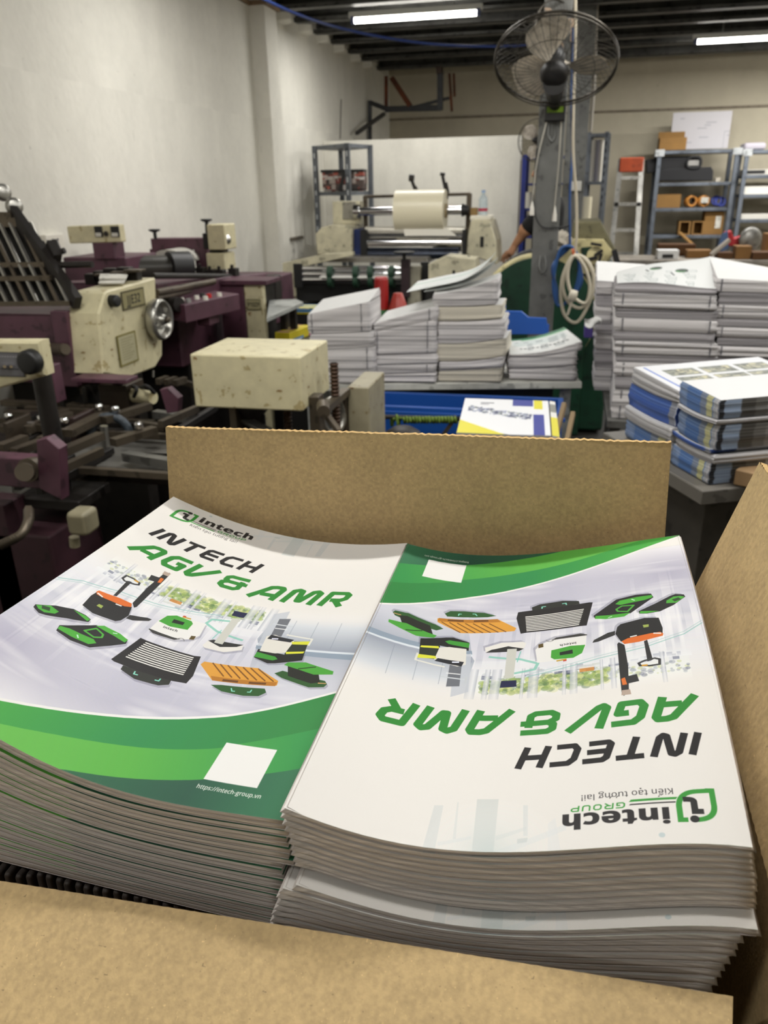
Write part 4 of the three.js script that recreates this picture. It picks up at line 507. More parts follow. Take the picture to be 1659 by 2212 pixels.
{ // ---- cream cover box in front of the white table, on threaded columns
  const t = thing('gear_cover', 'chipped cream metal cover box on threaded columns just behind the carton', 'machine');
  const z = -2.0, a = pz(415, 820, z), b = pz(651, 820, z), y0 = pz(530, 884, z).y, y1 = pz(530, 768, z).y;
  part(t, 'cover', [B(a.x, b.x, y0, y1, z - 0.26, z, 0.006, 2)], M_cream, 'chipped cream cover');
  const thread = (x, zz, ya, yb, r) => { const g = [cyl(V(x, ya, zz), V(x, yb, zz), r * 0.8, r * 0.8, 14)]; for (let y = ya + 0.006; y < yb; y += 0.011) g.push(lathe(V(x, y, zz), V(0, 1, 0), [[r * 0.75, -0.004], [r, -0.001], [r, 0.001], [r * 0.75, 0.004]], 14)); return g; };
  const s1 = pz(722, 800, -2.15); part(t, 'threaded_column', thread(s1.x, -2.15, 0.7, pz(722, 787, -2.15).y, 0.0135), grimy(0x4b3626, 0.5, 0.5), 'rusty threaded column');
  const s2 = pz(621, 900, -2.12); part(t, 'threaded_column', thread(s2.x, -2.12, 0.7, y0, 0.0135), grimy(0x4b3626, 0.5, 0.5));
  part(t, 'post', [B(pz(495, 900, -2.05).x, pz(510, 900, -2.05).x, 0.7, y0 + 0.01, -2.1, -2.05, 0.003)], M_iron); part(t, 'post', [B(pz(668, 900, -2.05).x, pz(690, 900, -2.05).x, 0.7, y0 + 0.03, -2.1, -2.05, 0.003)], M_iron);
  part(t, 'hub', [lathe(V(pz(545, 900, -2.12).x, y0 - 0.07, -2.12), V(0, 1, 0), [[0, 0], [0.03, 0.0], [0.035, 0.02], [0.06, 0.05], [0.062, 0.07], [0, 0.07]], 24), cyl(V(pz(530, 900, -2.12).x, 0.72, -2.12), V(pz(530, 900, -2.12).x, y0 - 0.05, -2.12), 0.02), cyl(V(pz(556, 900, -2.12).x, 0.72, -2.12), V(pz(556, 900, -2.12).x, y0 - 0.05, -2.12), 0.024)], M_dark);
  part(t, 'lever', [bar(pz(692, 892, -2.0), pz(748, 845, -2.25), 0.025, 0.02), bar(pz(700, 890, -2.0), pz(732, 932, -1.96), 0.014, 0.014), cyl(pz(697, 876, -2.02), pz(699, 890, -1.96), 0.018)], M_iron);
  part(t, 'gear', [ring(pz(718, 900, -2.2), V(0.9, 0.1, 0.4), 0.05, 0.012, 24)], M_steel);
  const c0 = pz(750, 870, -2.25), c1 = pz(797, 870, -2.25);
  part(t, 'gear_case', [B(c0.x, c1.x, 0.62, pz(770, 836, -2.25).y, -2.47, -2.25, 0.006)], chipped(0xa79f84, 0.5), 'dull cream gear case');
  part(t, 'strut', [B(pz(735, 870, -2.24).x, c0.x, 0.62, pz(742, 855, -2.24).y, -2.3, -2.24, 0.003)], M_iron);
  part(t, 'plate', [B(a.x - 0.02, c1.x + 0.02, 0.64, 0.7, -2.5, -1.92, 0.006)], grimy(0x55524c, 0.5, 0.4)); part(t, 'foot', [B(a.x, a.x + 0.1, 0, 0.64, -2.4, -2.0, 0.004), B(c1.x - 0.12, c1.x - 0.02, 0, 0.64, -2.4, -2.0, 0.004)], M_dark);
  part(t, 'arm', [turn(B(-0.016, 0.016, 0, 0.01, -0.25, 0, 0.002).translate(pz(600, 925, -1.98).x, 0.86, -1.98), pz(600, 925, -1.98), 0.1, 0.9, 0)], M_steel);
  done(t);
}
// ---------------------------------------------------------------- columns, fans and cables
const M_col = grimy(0x7d7e7b, 0.5, 0.25);
{
  const z = -4.3, x0 = -0.197, x1 = -0.072;
  struct('column', [B(x0, x1, 0, YC + 0.12, z - 0.012, z, 0.002), B(x0, x1, 0, YC + 0.12, z - 0.2, z - 0.188, 0.002), B((x0 + x1) / 2 - 0.005, (x0 + x1) / 2 + 0.005, 0, YC + 0.12, z - 0.19, z - 0.01, 0)], M_col, 'grey steel column carrying the big fan');
  const a = pz(1224, 260, -7.6), b = pz(1272, 260, -7.6);
  struct('column', [B(a.x, b.x, 0, YC + 0.12, -7.615, -7.6, 0.002), B(a.x, b.x, 0, YC + 0.12, -7.85, -7.835, 0.002), B((a.x + b.x) / 2 - 0.006, (a.x + b.x) / 2 + 0.006, 0, YC + 0.12, -7.84, -7.61, 0)], M_col, 'grey steel column standing further back');
  single('conduit_pipe', 'thin white conduit pipe running up beside the further steel column', 'pipe', [cyl(pz(1283, 190, -7.7), pz(1276, 284, -7.7), 0.014), cyl(pz(1291, -40, -7.7), pz(1283, 190, -7.7), 0.014)], mat(0xcfc9bd, 0.5));
  for (const [x, y] of [[1192, 285], [1172, 570]]) single('steel_loop', y < 400 ? 'small steel loop welded to the column below the fan' : 'small steel loop welded low on the grey column', 'loop', [tube([pz(x - 5, y - 18, z + 0.004), pz(x - 7, y + 8, z + 0.02), pz(x, y + 20, z + 0.022), pz(x + 7, y + 8, z + 0.02), pz(x + 5, y - 18, z + 0.004)], 0.005, 24)], M_col);
}
function fanHead(t, c, axis, R, bladeHex, full = true) {
  axis = axis.clone().normalize(); const q = new THREE.Quaternion().setFromUnitVectors(V(0, 0, 1), axis), w = (x, y, z) => V(x, y, z).applyQuaternion(q).add(c);
  part(t, 'guard_rim', [ring(c, axis, R, R * 0.022, 48), ring(w(0, 0, -R * 0.06), axis, R, R * 0.014, 48)], grimy(0x57524a, 0.35, 0.7), 'dark steel guard rim');
  const wires = (sgn, depth, n) => { const g = []; for (let i = 0; i < n; i++) { const a = i / n * Math.PI * 2, ca = Math.cos(a), sa = Math.sin(a); g.push(tube([w(ca * R * 0.2, sa * R * 0.2, sgn * depth), w(ca * R * 0.65, sa * R * 0.65, sgn * depth * 0.85), w(ca * R * 0.93, sa * R * 0.93, sgn * depth * 0.4), w(ca * R, sa * R, 0)], R * 0.0042, 8, false, 4)); } for (const k of [0.2, 0.65]) g.push(ring(w(0, 0, sgn * depth * (k < 0.5 ? 1 : 0.85)), axis, R * k, R * 0.006, 32, Math.PI * 2, 5)); return g; };
  part(t, 'front_guard', wires(1, R * 0.3, full ? 60 : 30), grimy(0x4a463f, 0.4, 0.6)); part(t, 'rear_guard', wires(-1, R * 0.22, full ? 44 : 24), grimy(0x4a463f, 0.4, 0.6));
  for (let k = 0; k < 3; k++) { // blades: broad twisted petals
    const a0 = k * Math.PI * 2 / 3 + 0.25, th = 0.003;
    const bl = off => gridGeo(10, 8, (u, v) => { const r = R * (0.14 + 0.76 * v), wd = 1.2 * Math.sin(Math.PI * Math.min(1, 0.22 + v * 0.62)) * (v > 0.85 ? Math.sqrt(Math.max(0.05, 1 - ((v - 0.85) / 0.16) ** 2)) : 1), a = a0 + (u - 0.5) * wd * (1.25 - 0.35 * v), p = w(Math.cos(a) * r, Math.sin(a) * r, (u - 0.5) * R * 0.3 * (1 - 0.4 * v) + off + 0.03 * R * v); return [p.x, p.y, p.z, u, v]; });
    const m = grimy(bladeHex, 0.45).clone(); m.side = THREE.DoubleSide; part(t, 'blade', [bl(0), bl(th)], m, null, true);
  }
  part(t, 'hub', [lathe(w(0, 0, -R * 0.02), axis, [[0, 0.08], [R * 0.1, 0.07], [R * 0.15, 0.03], [R * 0.15, -0.02], [0, -0.02]], 24)], mat(0x2a2a2a, 0.5));
  part(t, 'motor', [lathe(w(0, 0, -R * 0.05), axis.clone().negate(), [[0, R * 0.34], [R * 0.15, R * 0.33], [R * 0.22, R * 0.27], [R * 0.24, R * 0.17], [R * 0.19, R * 0.08], [R * 0.13, R * 0.05], [R * 0.12, 0], [0, 0]], 24)], mat(0x211f1e, 0.5), 'dark motor housing');
}
{
  const t = thing('wall_fan', 'large dark wall fan with cream blades mounted on the grey steel column', 'fan');
  const c = pz(1200, 131, -3.98);
  fanHead(t, c, V(0.02, 0.83, -0.56), 0.262, 0xe0d6c4);
  const zc = -4.3;
  part(t, 'bracket', [bx(1176, 222, 1222, 262, zc + 0.05, 0.045, 0.008)], mat(0x1d1c1b, 0.5));
  part(t, 'label', [bx(1182, 229, 1217, 243, zc + 0.053, 0.006, 0.001)], mat(0x6f8f1e, 0.5), 'green label');
  part(t, 'neck', [cyl(pz(1199, 228, zc + 0.03), pz(1198, 196, zc + 0.16), 0.03, 0.034, 16), cyl(pz(1199, 205, zc + 0.12), pz(1197, 178, -3.95), 0.04, 0.05, 16)], mat(0x1f1e1d, 0.5));
  part(t, 'badge', [lathe(pz(1199, 212, zc + 0.085), V(0, 0.3, 1), [[0, 0.004], [0.024, 0.004], [0.026, 0], [0, 0]], 24)], mat(0xb8b8b4, 0.4), 'pale round badge');
  done(t);
  for (const [x, y0, x1, y1, n] of [[1213, 250, 1197, 478, 'right'], [1184, 250, 1149, 465, 'left']]) {
    const k = thing('pull_cord', n === 'right' ? 'white pull cord with a tassel hanging straight down the grey column' : 'white pull cord with a tassel hanging at the left edge of the grey column', 'cord', 'pull cords of the fan');
    const a = pz(x, y0, zc + 0.03), b = pz(x1, y1 - 25, zc + 0.03); part(k, 'cord', [tube([a, a.clone().lerp(b, 0.5).add(V(n === 'left' ? -0.012 : 0.004, 0, 0.01)), b], 0.0035, 30)], mat(0xb9b5a8, 0.7)); part(k, 'tassel', [lathe(pz(x1, y1, zc + 0.03), V(0, 1, 0), [[0.012, 0], [0.011, 0.03], [0.006, 0.055], [0.003, 0.07], [0, 0.07]], 12)], mat(0xe8e4da, 0.6)); done(k);
  }
  const t2 = thing('wall_fan', 'small fan half hidden behind the large fan at the top of the column', 'fan');
  fanHead(t2, pz(1203, 72, -4.26), V(0.72, 0.1, 0.69), 0.135, 0xb59d86, false); part(t2, 'bracket', [cyl(pz(1203, 72, -4.2), pz(1203, 100, -4.3), 0.02)], mat(0x222222, 0.5)); done(t2);
  const t3 = thing('wall_fan', 'round fan at the edge of the white partition, left of the column', 'fan');
  fanHead(t3, pz(1159, 303, -7.4), V(-0.35, 0, 1), 0.165, 0xa89e90, false); part(t3, 'stand', [cyl(pz(1166, 303, -7.5), V(pz(1166, 303, -7.5).x, 0.05, -7.5), 0.016), lathe(V(pz(1166, 303, -7.5).x, 0, -7.5), V(0, 1, 0), [[0, 0.06], [0.04, 0.05], [0.2, 0.02], [0.21, 0], [0, 0]], 24)], mat(0x333333, 0.5)); done(t3);
}
{ // cables beside the column
  const z = -4.24;
  single('blue_cable', 'blue cable hanging down the right side of the grey column', 'cable', [tube([pz(1238, 60, z - 0.03), pz(1235, 220, z - 0.03), pz(1236, 330, z - 0.03), pz(1231, 420, z - 0.03), pz(1231, 530, z - 0.03)], 0.007, 50)], mat(0x2c4f86, 0.5));
  single('white_cable', 'off white cable hanging from the roof down to the coil', 'cable', [tube([pz(1243, -60, z), pz(1243, 60, z), pz(1238, 320, z + 0.02), pz(1245, 430, z + 0.03), pz(1245, 520, z + 0.05), pz(1241, 548, z + 0.05)], 0.008, 70)], mat(0xb6ad99, 0.6));
  const lp = (pts, r, n) => tube(pts.map(([x, y, d]) => pz(x, y, z + 0.06 + (d || 0))), r, n || 90, true, 8);
  const t = thing('cable_coil', 'off white cable coiled in hanging loops beside the grey column', 'cable');
  part(t, 'loop', [lp([[1240, 552], [1218, 590], [1212, 640], [1222, 685], [1244, 697], [1270, 660], [1284, 605], [1266, 560]], 0.0085)], mat(0xb8b09c, 0.6));
  part(t, 'loop', [lp([[1238, 552, .02], [1225, 580, .02], [1216, 620, .02], [1230, 655, .02], [1255, 665, .02], [1278, 630, .02], [1280, 590, .02], [1258, 556, .02]], 0.0085)], mat(0xb8b09c, 0.6));
  part(t, 'loop', [lp([[1242, 553, .035], [1262, 575, .035], [1274, 620, .035], [1264, 655, .035], [1238, 640, .035], [1226, 600, .035], [1232, 565, .035]], 0.0085)], mat(0xc2baa6, 0.6));
  part(t, 'tie', [ring(pz(1239, 546, z + 0.07), V(1, 0.3, 0.2), 0.016, 0.005, 16)], mat(0xb0552a, 0.6), 'orange tie');
  part(t, 'plug', [lathe(pz(1237, 640, z + 0.1), V(0.3, 1, 0), [[0, 0.03], [0.016, 0.03], [0.022, 0.01], [0.02, -0.02], [0, -0.024]], 14), cyl(pz(1236, 650, z + 0.1), pz(1226, 680, z + 0.09), 0.006)], mat(0xc9c2b0, 0.5), 'plug');
  done(t);
  const t2 = thing('cable_coil', 'blue air hose coiled behind the off white cable', 'hose');
  for (let k = 0; k < 4; k++) part(t2, 'loop', [lp([[1215 + k * 3, 535 + k * 2, -.06 - k * .012], [1200 - k * 2, 575, -.06], [1196 + k * 2, 625, -.06], [1206, 660, -.06], [1228, 650, -.06], [1246 + k * 3, 612, -.06], [1250, 565, -.06], [1236, 534, -.06]], 0.008)], mat([0x245089, 0x1f4780, 0x2a5a96, 0x1d3f74][k], 0.45));
  done(t2);
  single('blue_cable', 'blue cable sagging across under the dark roof beams', 'cable', [tube([pz(560, -6, -4.6), pz(640, 30, -5.0), pz(740, 62, -5.6), pz(860, 86, -6.0), pz(960, 97, -6.2), pz(1085, 100, -6.4), pz(1200, 92, -6.5)], 0.009, 80)], mat(0x243a78, 0.5));
  single('black_cable', 'thin black cable looped around the lower part of the column', 'cable', [tube([pz(1160, 320, -4.27), pz(1152, 430, -4.27), pz(1158, 470, -4.27), pz(1172, 490, -4.27), pz(1200, 492, -4.27), pz(1228, 488, -4.2)], 0.005, 50)], mat(0x3a3a3a, 0.6));
}
{ // rusty brackets and bars in the far corner
  const z = -9.75, t = thing('steel_bracket', 'dark and rusty steel bars welded as a bracket in the far corner', 'bracket');
  const Q = (x, y, d = 0) => pz(740 + x / 3.77, 140 + y / 3.77, z + d);
  part(t, 'upright', [bar(Q(222, 290), Q(222, 640), 0.04)], grimy(0x4a4c50, 0.5, 0.3)); part(t, 'upright', [bar(Q(795, 60, 0.1), Q(795, 370, 0.1), 0.06)], grimy(0x3a3b3e, 0.5, 0.3));
  for (const g of [bar(Q(226, 308), Q(360, 360), 0.05), bar(Q(350, 362), Q(800, 350), 0.06), bar(Q(480, 370), Q(870, 270), 0.03)]) part(t, 'cross_bar', [g], grimy(0x2b2b2d, 0.5, 0.3));
  part(t, 'diagonal', [bar(Q(400, 105), Q(550, 335), 0.07, 0.05)], mat(0xffffff, 0.9, 0, { k: 'rust', map: TX.rust }), 'rusty diagonal'); part(t, 'diagonal', [bar(px(770, 288, XL + 0.07), Q(340, 400), 0.035)], grimy(0x3f3d3a, 0.6));
  for (const g of [bar(Q(355, 90), Q(355, 340), 0.035), bar(Q(870, 70), Q(890, 380), 0.025), bar(Q(905, 70), Q(912, 260), 0.025)]) part(t, 'rod', [g], mat(0xffffff, 0.9, 0, { k: 'rust', map: TX.rust }));
  part(t, 'plate', [bar(Q(790, 20, 0.1), Q(795, 75, 0.1), 0.14, 0.06)], grimy(0x4a3a30, 0.7));
  done(t);
}
// ---------------------------------------------------------------- partition, corner shelf, laminator
struct('partition', [B(XL, -0.512, 0, pz(960, 297, -8).y, -8.1, -8, 0.004)], new THREE.MeshPhysicalMaterial({ map: rep(TX.plaster, 0.8), roughness: 0.8 }), 'white free-standing partition behind the laminating machine');
{ const t = thing('wall_hatch', 'small pale panel with a dark top edge on the white wall behind the laminator', 'panel'); const a = px(622, 560, XL + 0.004), b = px(652, 560, XL + 0.004), y0 = px(636, 560, XL).y, y1 = px(636, 518, XL).y; part(t, 'panel', [B(XL, XL + 0.02, y0, y1, b.z, a.z, 0.002)], M_white); part(t, 'lintel', [B(XL, XL + 0.035, y1, y1 + 0.025, b.z, a.z, 0.002)], M_iron); done(t); }
{ const t = thing('wall_socket', 'white double power socket on the side wall behind the slanted rack', 'socket'); const a = px(88, 520, XL), b = px(128, 520, XL), y0 = px(108, 545, XL).y, y1 = px(108, 505, XL).y; part(t, 'plate', [B(XL, XL + 0.03, y0, y1, b.z, a.z, 0.006)], mat(0xe4e0d4, 0.4)); part(t, 'socket_hole', [B(XL + 0.029, XL + 0.032, y0 + 0.05, y0 + 0.06, b.z + 0.05, b.z + 0.06), B(XL + 0.029, XL + 0.032, y0 + 0.05, y0 + 0.06, b.z + 0.09, b.z + 0.1)], M_black); done(t); single('wall_wire', 'thin grey wire running down the white side wall near the far corner', 'wire', [cyl(px(737, 215, XL + 0.008), px(735, 300, XL + 0.008), 0.006)], mat(0x77736c, 0.6)); }
{ // corner shelf of slotted angle, seen corner-on
  const t = thing('corner_shelf', 'grey slotted steel shelf standing in front of the partition corner', 'shelf');
  const A = pz(681, 350, -7.25), Bq = pz(751, 350, -6.95), C = pz(800, 350, -7.35), D = pz(737, 350, -7.65), top = pz(751, 309, -6.95).y;
  const M = grimy(0x70757c, 0.45, 0.4); for (const p of [A, Bq, C, D]) part(t, 'post', [B(p.x - 0.02, p.x + 0.02, 0, top, p.z - 0.02, p.z + 0.02, 0.002)], M);
  for (const y of [top, pz(751, 414, -6.95).y, pz(751, 520, -6.95).y]) part(t, 'shelf_board', [extXZ([[A.x, A.z], [Bq.x, Bq.z], [C.x, C.z], [D.x, D.z]], y - 0.03, y, 0)], M);
  for (const p of [A, Bq]) for (let k = 0; k < 9; k++) part(t, 'slot', [B(p.x - 0.008, p.x + 0.006, top - 0.1 - k * 0.1, top - 0.06 - k * 0.1, p.z + 0.0185, p.z + 0.0215, 0)], mat(0xb8bcc0, 0.5));
  done(t);
  const M_bag = printMat(256, 128, (g, w, h) => { g.fillStyle = '#5a4a44'; g.fillRect(0, 0, w, h); let s = 3; const R = () => { s = (s * 1664525 + 1013904223) >>> 0; return s / 4294967296; }; for (let i = 0; i < 70; i++) { g.fillStyle = ['#d8d2cc', '#c0604e', '#3c3634', '#b9aba2', '#8a3a30'][i % 5]; g.fillRect(R() * w, R() * h, 8 + R() * 34, 6 + R() * 30); } }, 0.6, 2.6, 5.2);
  const y0 = pz(751, 414, -6.95).y, cx = (A.x + C.x) / 2, cz = (Bq.z + D.z) / 2;
  const b = thing('printed_bag', 'strapped bundle with a red and white print on the corner shelf', 'bag'); part(b, 'bundle', [turn(B(cx - 0.17, cx + 0.2, y0 + 0.002, y0 + 0.165, cz - 0.1, cz + 0.12, 0.02, 2), V(cx, y0, cz), 0, 0.1, 0)], M_bag); part(b, 'strap', [turn(B(cx - 0.03, cx + 0.0, y0 + 0.002, y0 + 0.172, cz - 0.105, cz + 0.13, 0.004), V(cx, y0, cz), 0, 0.1, -0.3), turn(B(cx - 0.18, cx + 0.2, y0 + 0.155, y0 + 0.178, cz - 0.1, cz + 0.125, 0.006), V(cx, y0, cz), 0, 0.1, 0)], M_black); done(b);
}
{ // laminating machine
  const t = thing('laminating_machine', 'cream and blue laminating machine with chrome rollers and a white film roll', 'machine'), z = -6;
  const L = (x, y) => [560 + x / 2.765, 260 + y / 2.765], pl = (s, zz, d, b) => ext(s.map(p => L(...p)), zz, d, b), M_c = grimy(0xddd6b8, 0.45), M_bl = grimy(0x1f3268, 0.45);
  part(t, 'side_cabinet', [pl([[335, 680], [370, 640], [440, 622], [555, 630], [555, 795], [345, 805]], z, 0.5, 0.008)], M_c, 'cream side cabinet'); part(t, 'side_panel', [pl([[556, 650], [640, 655], [640, 815], [556, 815]], z - 0.05, 0.4)], M_bl, 'blue side panel');
  part(t, 'motor_box', [pl([[436, 484], [600, 484], [604, 624], [440, 622]], z - 0.15, 0.2, 0.006)], M_c); part(t, 'motor_face', [pl([[498, 490], [575, 486], [578, 592], [498, 592]], z - 0.14, 0.015)], grimy(0x9b978a, 0.5), 'grey motor face');
  const fr = part(t, 'film_roll', [cyl(pz(857, 456, z - 0.1), pz(962, 455, z - 0.1), 0.145, 0.145, 40)], mat(0xece4c8, 0.35), 'thick cream film roll'); part(fr, 'core', [cyl(pz(961, 455, z - 0.1), pz(966, 455, z - 0.1), 0.05, 0.05, 24)], mat(0x9a8a6a, 0.6));
  part(t, 'shaft', [cyl(pz(772, 457, z - 0.1), pz(1000, 454, z - 0.1), 0.03, 0.03, 20), cyl(pz(765, 457, z - 0.1), pz(777, 457, z - 0.1), 0.05, 0.05, 16)], M_chrome, 'chrome shaft'); part(t, 'shaft_end', [cyl(pz(998, 454, z - 0.1), pz(1012, 454, z - 0.1), 0.045, 0.03, 16)], M_black);
  part(t, 'top_rail', [cyl(pz(788, 425, z - 0.2), pz(1016, 419, z - 0.2), 0.012), cyl(pz(960, 421, z - 0.2), pz(968, 421, z - 0.2), 0.03)], M_iron); for (const g of [bar(pz(789, 423, z - 0.2), pz(791, 500, z - 0.2), 0.03), bar(pz(1014, 418, z - 0.2), pz(1010, 520, z - 0.2), 0.035)]) part(t, 'rail_post', [g], M_iron);
  for (const [a, b, c, d] of [[889, 388, 900, 418], [956, 380, 964, 416]]) part(t, 'lever', [bar(pz(a, b, z - 0.2), pz(c, d, z - 0.2), 0.03, 0.02), bar(pz(a + 8, b + 14, z - 0.2), pz(c + 5, d, z - 0.2), 0.014), cyl(pz(a - 5, b - 4, z - 0.2), pz(a + 5, b - 3, z - 0.2), a < 900 ? 0.025 : 0.012)], M_dark);
  for (const [x0, x1, y, r, m, zz] of [[790, 1004, 497, 0.025, mat(0xd9d5c8, 0.3, 0.3), z - 0.05], [790, 1000, 509, 0.03, grimy(0x8b8b8b, 0.25, 0.9), z - 0.1], [792, 998, 527, 0.055, M_chrome, z - 0.05], [795, 990, 550, 0.03, grimy(0x3c4250, 0.3, 0.6), z]]) part(t, 'roller', [cyl(pz(x0, y, zz), pz(x1, y, zz), r, r, 28)], m);
  part(t, 'web', [pl([[860, 640], [1120, 640], [1180, 690], [870, 690]], z - 0.02, 0.004, 0)], mat(0xf2eee2, 0.2)); for (const g of [bx(998, 496, 1006, 556, z + 0.02, 0.1), bx(778, 496, 792, 556, z + 0.02, 0.1)]) part(t, 'roller_bearing', [g], M_black);
  part(t, 'side_cabinet', [pl([[1245, 690], [1262, 605], [1290, 590], [1380, 600], [1415, 720], [1420, 860], [1235, 800]], z, 0.45, 0.008)], M_c, 'cream side cabinet'); part(t, 'label', [bx(1037, 511, 1045, 534, z + 0.004, 0.006, 0.001)], M_black); part(t, 'tray', [bx(1015, 466, 1060, 476, z - 0.02, 0.25, 0.008)], mat(0xe9e4d2, 0.5));
  // infeed table
  part(t, 'table_frame', [ext([[610, 568], [700, 549], [762, 545], [762, 552], [640, 580], [640, 640], [612, 640]], z + 0.3, 0.06)], M_c, 'cream side beam'); part(t, 'table_side', [bx(633, 572, 655, 622, z + 0.25, 0.3, 0.004)], M_bl, 'blue table side');
  part(t, 'table_top', [ext([[655, 566], [700, 556], [920, 557], [925, 568]], z + 0.2, 0.5, 0.003)], grimy(0x9c978c, 0.35, 0.4));
  for (const y of [581, 593, 605]) part(t, 'feed_roller', [cyl(pz(650, y, z + 0.35), pz(915, y - 1, z + 0.35), 0.02, 0.02, 20)], M_chrome);
  for (const x of [714, 769, 801, 846]) part(t, 'feed_wheel', [cyl(pz(x - 5, 590, z + 0.36), pz(x + 6, 590, z + 0.36), 0.05, 0.05, 20), cyl(pz(x - 4, 606, z + 0.36), pz(x + 6, 606, z + 0.36), 0.05, 0.05, 20)], mat(0x1e3f2c, 0.6), 'green feed wheel');
  part(t, 'sheet', [bx(690, 598, 870, 601, z + 0.4, 0.12, 0.001)], mat(0xf3f1ea, 0.4)); part(t, 'lower_frame', [bx(640, 614, 920, 652, z + 0.3, 0.4)], mat(0x141414, 0.6)); for (const g of [bx(634, 570, 652, 622, z + 0.38, 0.03), bx(908, 566, 926, 625, z + 0.38, 0.03)]) part(t, 'end_plate', [g], M_black);
  part(t, 'press_knob', [cyl(pz(873, 549, z + 0.5), pz(873, 562, z + 0.5), 0.012), lathe(pz(873, 549, z + 0.5), V(0, 1, 0), [[0, 0.02], [0.07, 0.018], [0.075, 0.008], [0.02, 0], [0, 0]], 20)], M_black); part(t, 'press_post', [bx(866, 560, 884, 642, z + 0.5, 0.06, 0.003)], grimy(0x3a2a2e, 0.5)); part(t, 'press_panel', [bx(880, 575, 908, 672, z + 0.45, 0.06, 0.003)], grimy(0xaaa592, 0.5));
  const cb = part(t, 'control_box', [ext([[925, 571], [962, 553], [1026, 560], [1030, 586], [995, 606], [925, 608]], z + 0.55, 0.25, 0.006)], M_c, 'cream control box'); for (const [x, y, c] of [[985, 563, 0x777777], [995, 566, 0xb02020], [1003, 563, 0xb02020], [1012, 560, 0x333333]]) part(cb, 'push_button', [cyl(pz(x, y, z + 0.4), pz(x, y - 4, z + 0.42), 0.016, 0.014, 12)], mat(c, 0.4)); part(cb, 'label', [bx(977, 584, 983, 596, z + 0.553, 0.004, 0)], M_black);
  part(t, 'base', [B(pz(640, 600, z).x, pz(1060, 600, z).x, 0, pz(800, 650, z).y, z - 0.4, z + 0.3, 0.01)], grimy(0x2a2c33, 0.6)); part(t, 'leg_panel', [bx(614, 628, 650, 700, z + 0.28, 0.05)], grimy(0xb9b09c, 0.6));
  done(t);
  const b = thing('water_bottle', 'clear plastic water bottle standing on the laminating machine', 'bottle'); const bc = pz(1043, 467, z - 0.12).add(V(0, 0.004, 0)); part(b, 'bottle', [lathe(bc, V(0, 1, 0), [[0, 0], [0.03, 0], [0.033, 0.01], [0.033, 0.08], [0.03, 0.09], [0.033, 0.1], [0.03, 0.12], [0.013, 0.145], [0.013, 0.155], [0, 0.155]], 24)], mat(0xe8f0f4, 0.1, 0, { k: 'cl', transmission: 0.7, thickness: 0.0, transparent: false })); part(b, 'cap', [cyl(bc.clone().add(V(0, 0.155, 0)), bc.clone().add(V(0, 0.172, 0)), 0.014)], mat(0x9ab4d8, 0.4)); part(b, 'label', [cyl(bc.clone().add(V(0, 0.03, 0)), bc.clone().add(V(0, 0.05, 0)), 0.034, 0.034, 24, true)], mat(0xb03048, 0.5)); done(b);
  single('small_carton', 'small brown box beside the bottle on the laminating machine', 'box', [bx(1016, 449, 1030, 467, z - 0.1, 0.08, 0.002)], mat(0x8f7448, 0.8));
}
// ---------------------------------------------------------------- person reaching out from behind the column
function field(bones, cell, mater, name, k = 0.02) { // bones: [a, b, ra, rb]
  const bb = new THREE.Box3(); bones.forEach(([a, b, r, s]) => { const m = Math.max(r, s) + 3 * cell + 0.01; bb.expandByPoint(a.clone().addScalar(m)); bb.expandByPoint(a.clone().addScalar(-m)); bb.expandByPoint(b.clone().addScalar(m)); bb.expandByPoint(b.clone().addScalar(-m)); });
  const size = bb.getSize(V(0, 0, 0)), half = Math.max(size.x, size.y, size.z) / 2, c = bb.getCenter(V(0, 0, 0)), n = Math.min(150, Math.ceil(2 * half / cell)), mc = new MarchingCubes(n, new THREE.MeshBasicMaterial(), false, false, 200000);
  mc.isolation = 0; const p = V(0, 0, 0), ba = V(0, 0, 0), pa = V(0, 0, 0);
  for (let z = 0; z < n; z++) for (let y = 0; y < n; y++) for (let x = 0; x < n; x++) {
    p.set((x - n / 2) / (n / 2) * half + c.x, (y - n / 2) / (n / 2) * half + c.y, (z - n / 2) / (n / 2) * half + c.z); let d = 1e3;
    for (const [a, b, r, s] of bones) { ba.subVectors(b, a); pa.subVectors(p, a); const h = Math.max(0, Math.min(1, pa.dot(ba) / Math.max(1e-9, ba.lengthSq()))), q = pa.addScaledVector(ba, -h).length() - (r + (s - r) * h); const e = Math.max(k - Math.abs(d - q), 0) / k; d = Math.min(d, q) - e * e * k * 0.25; }
    mc.field[x + y * n + z * n * n] = -d;
  }
  mc.update(); const cnt = mc.count, pos = new Float32Array(cnt * 3), nor = new Float32Array(cnt * 3);
  for (let i = 0; i < cnt * 3; i += 3) for (let j = 0; j < 3; j++) { pos[i + j] = mc.positionArray[i + j] * half + [c.x, c.y, c.z][j]; nor[i + j] = mc.normalArray[i + j]; }
  const g = new THREE.BufferGeometry(); g.setAttribute('position', new THREE.BufferAttribute(pos, 3)); g.setAttribute('normal', new THREE.BufferAttribute(nor, 3)); g.setAttribute('uv', new THREE.BufferAttribute(new Float32Array(cnt * 2), 2)); return g;
}
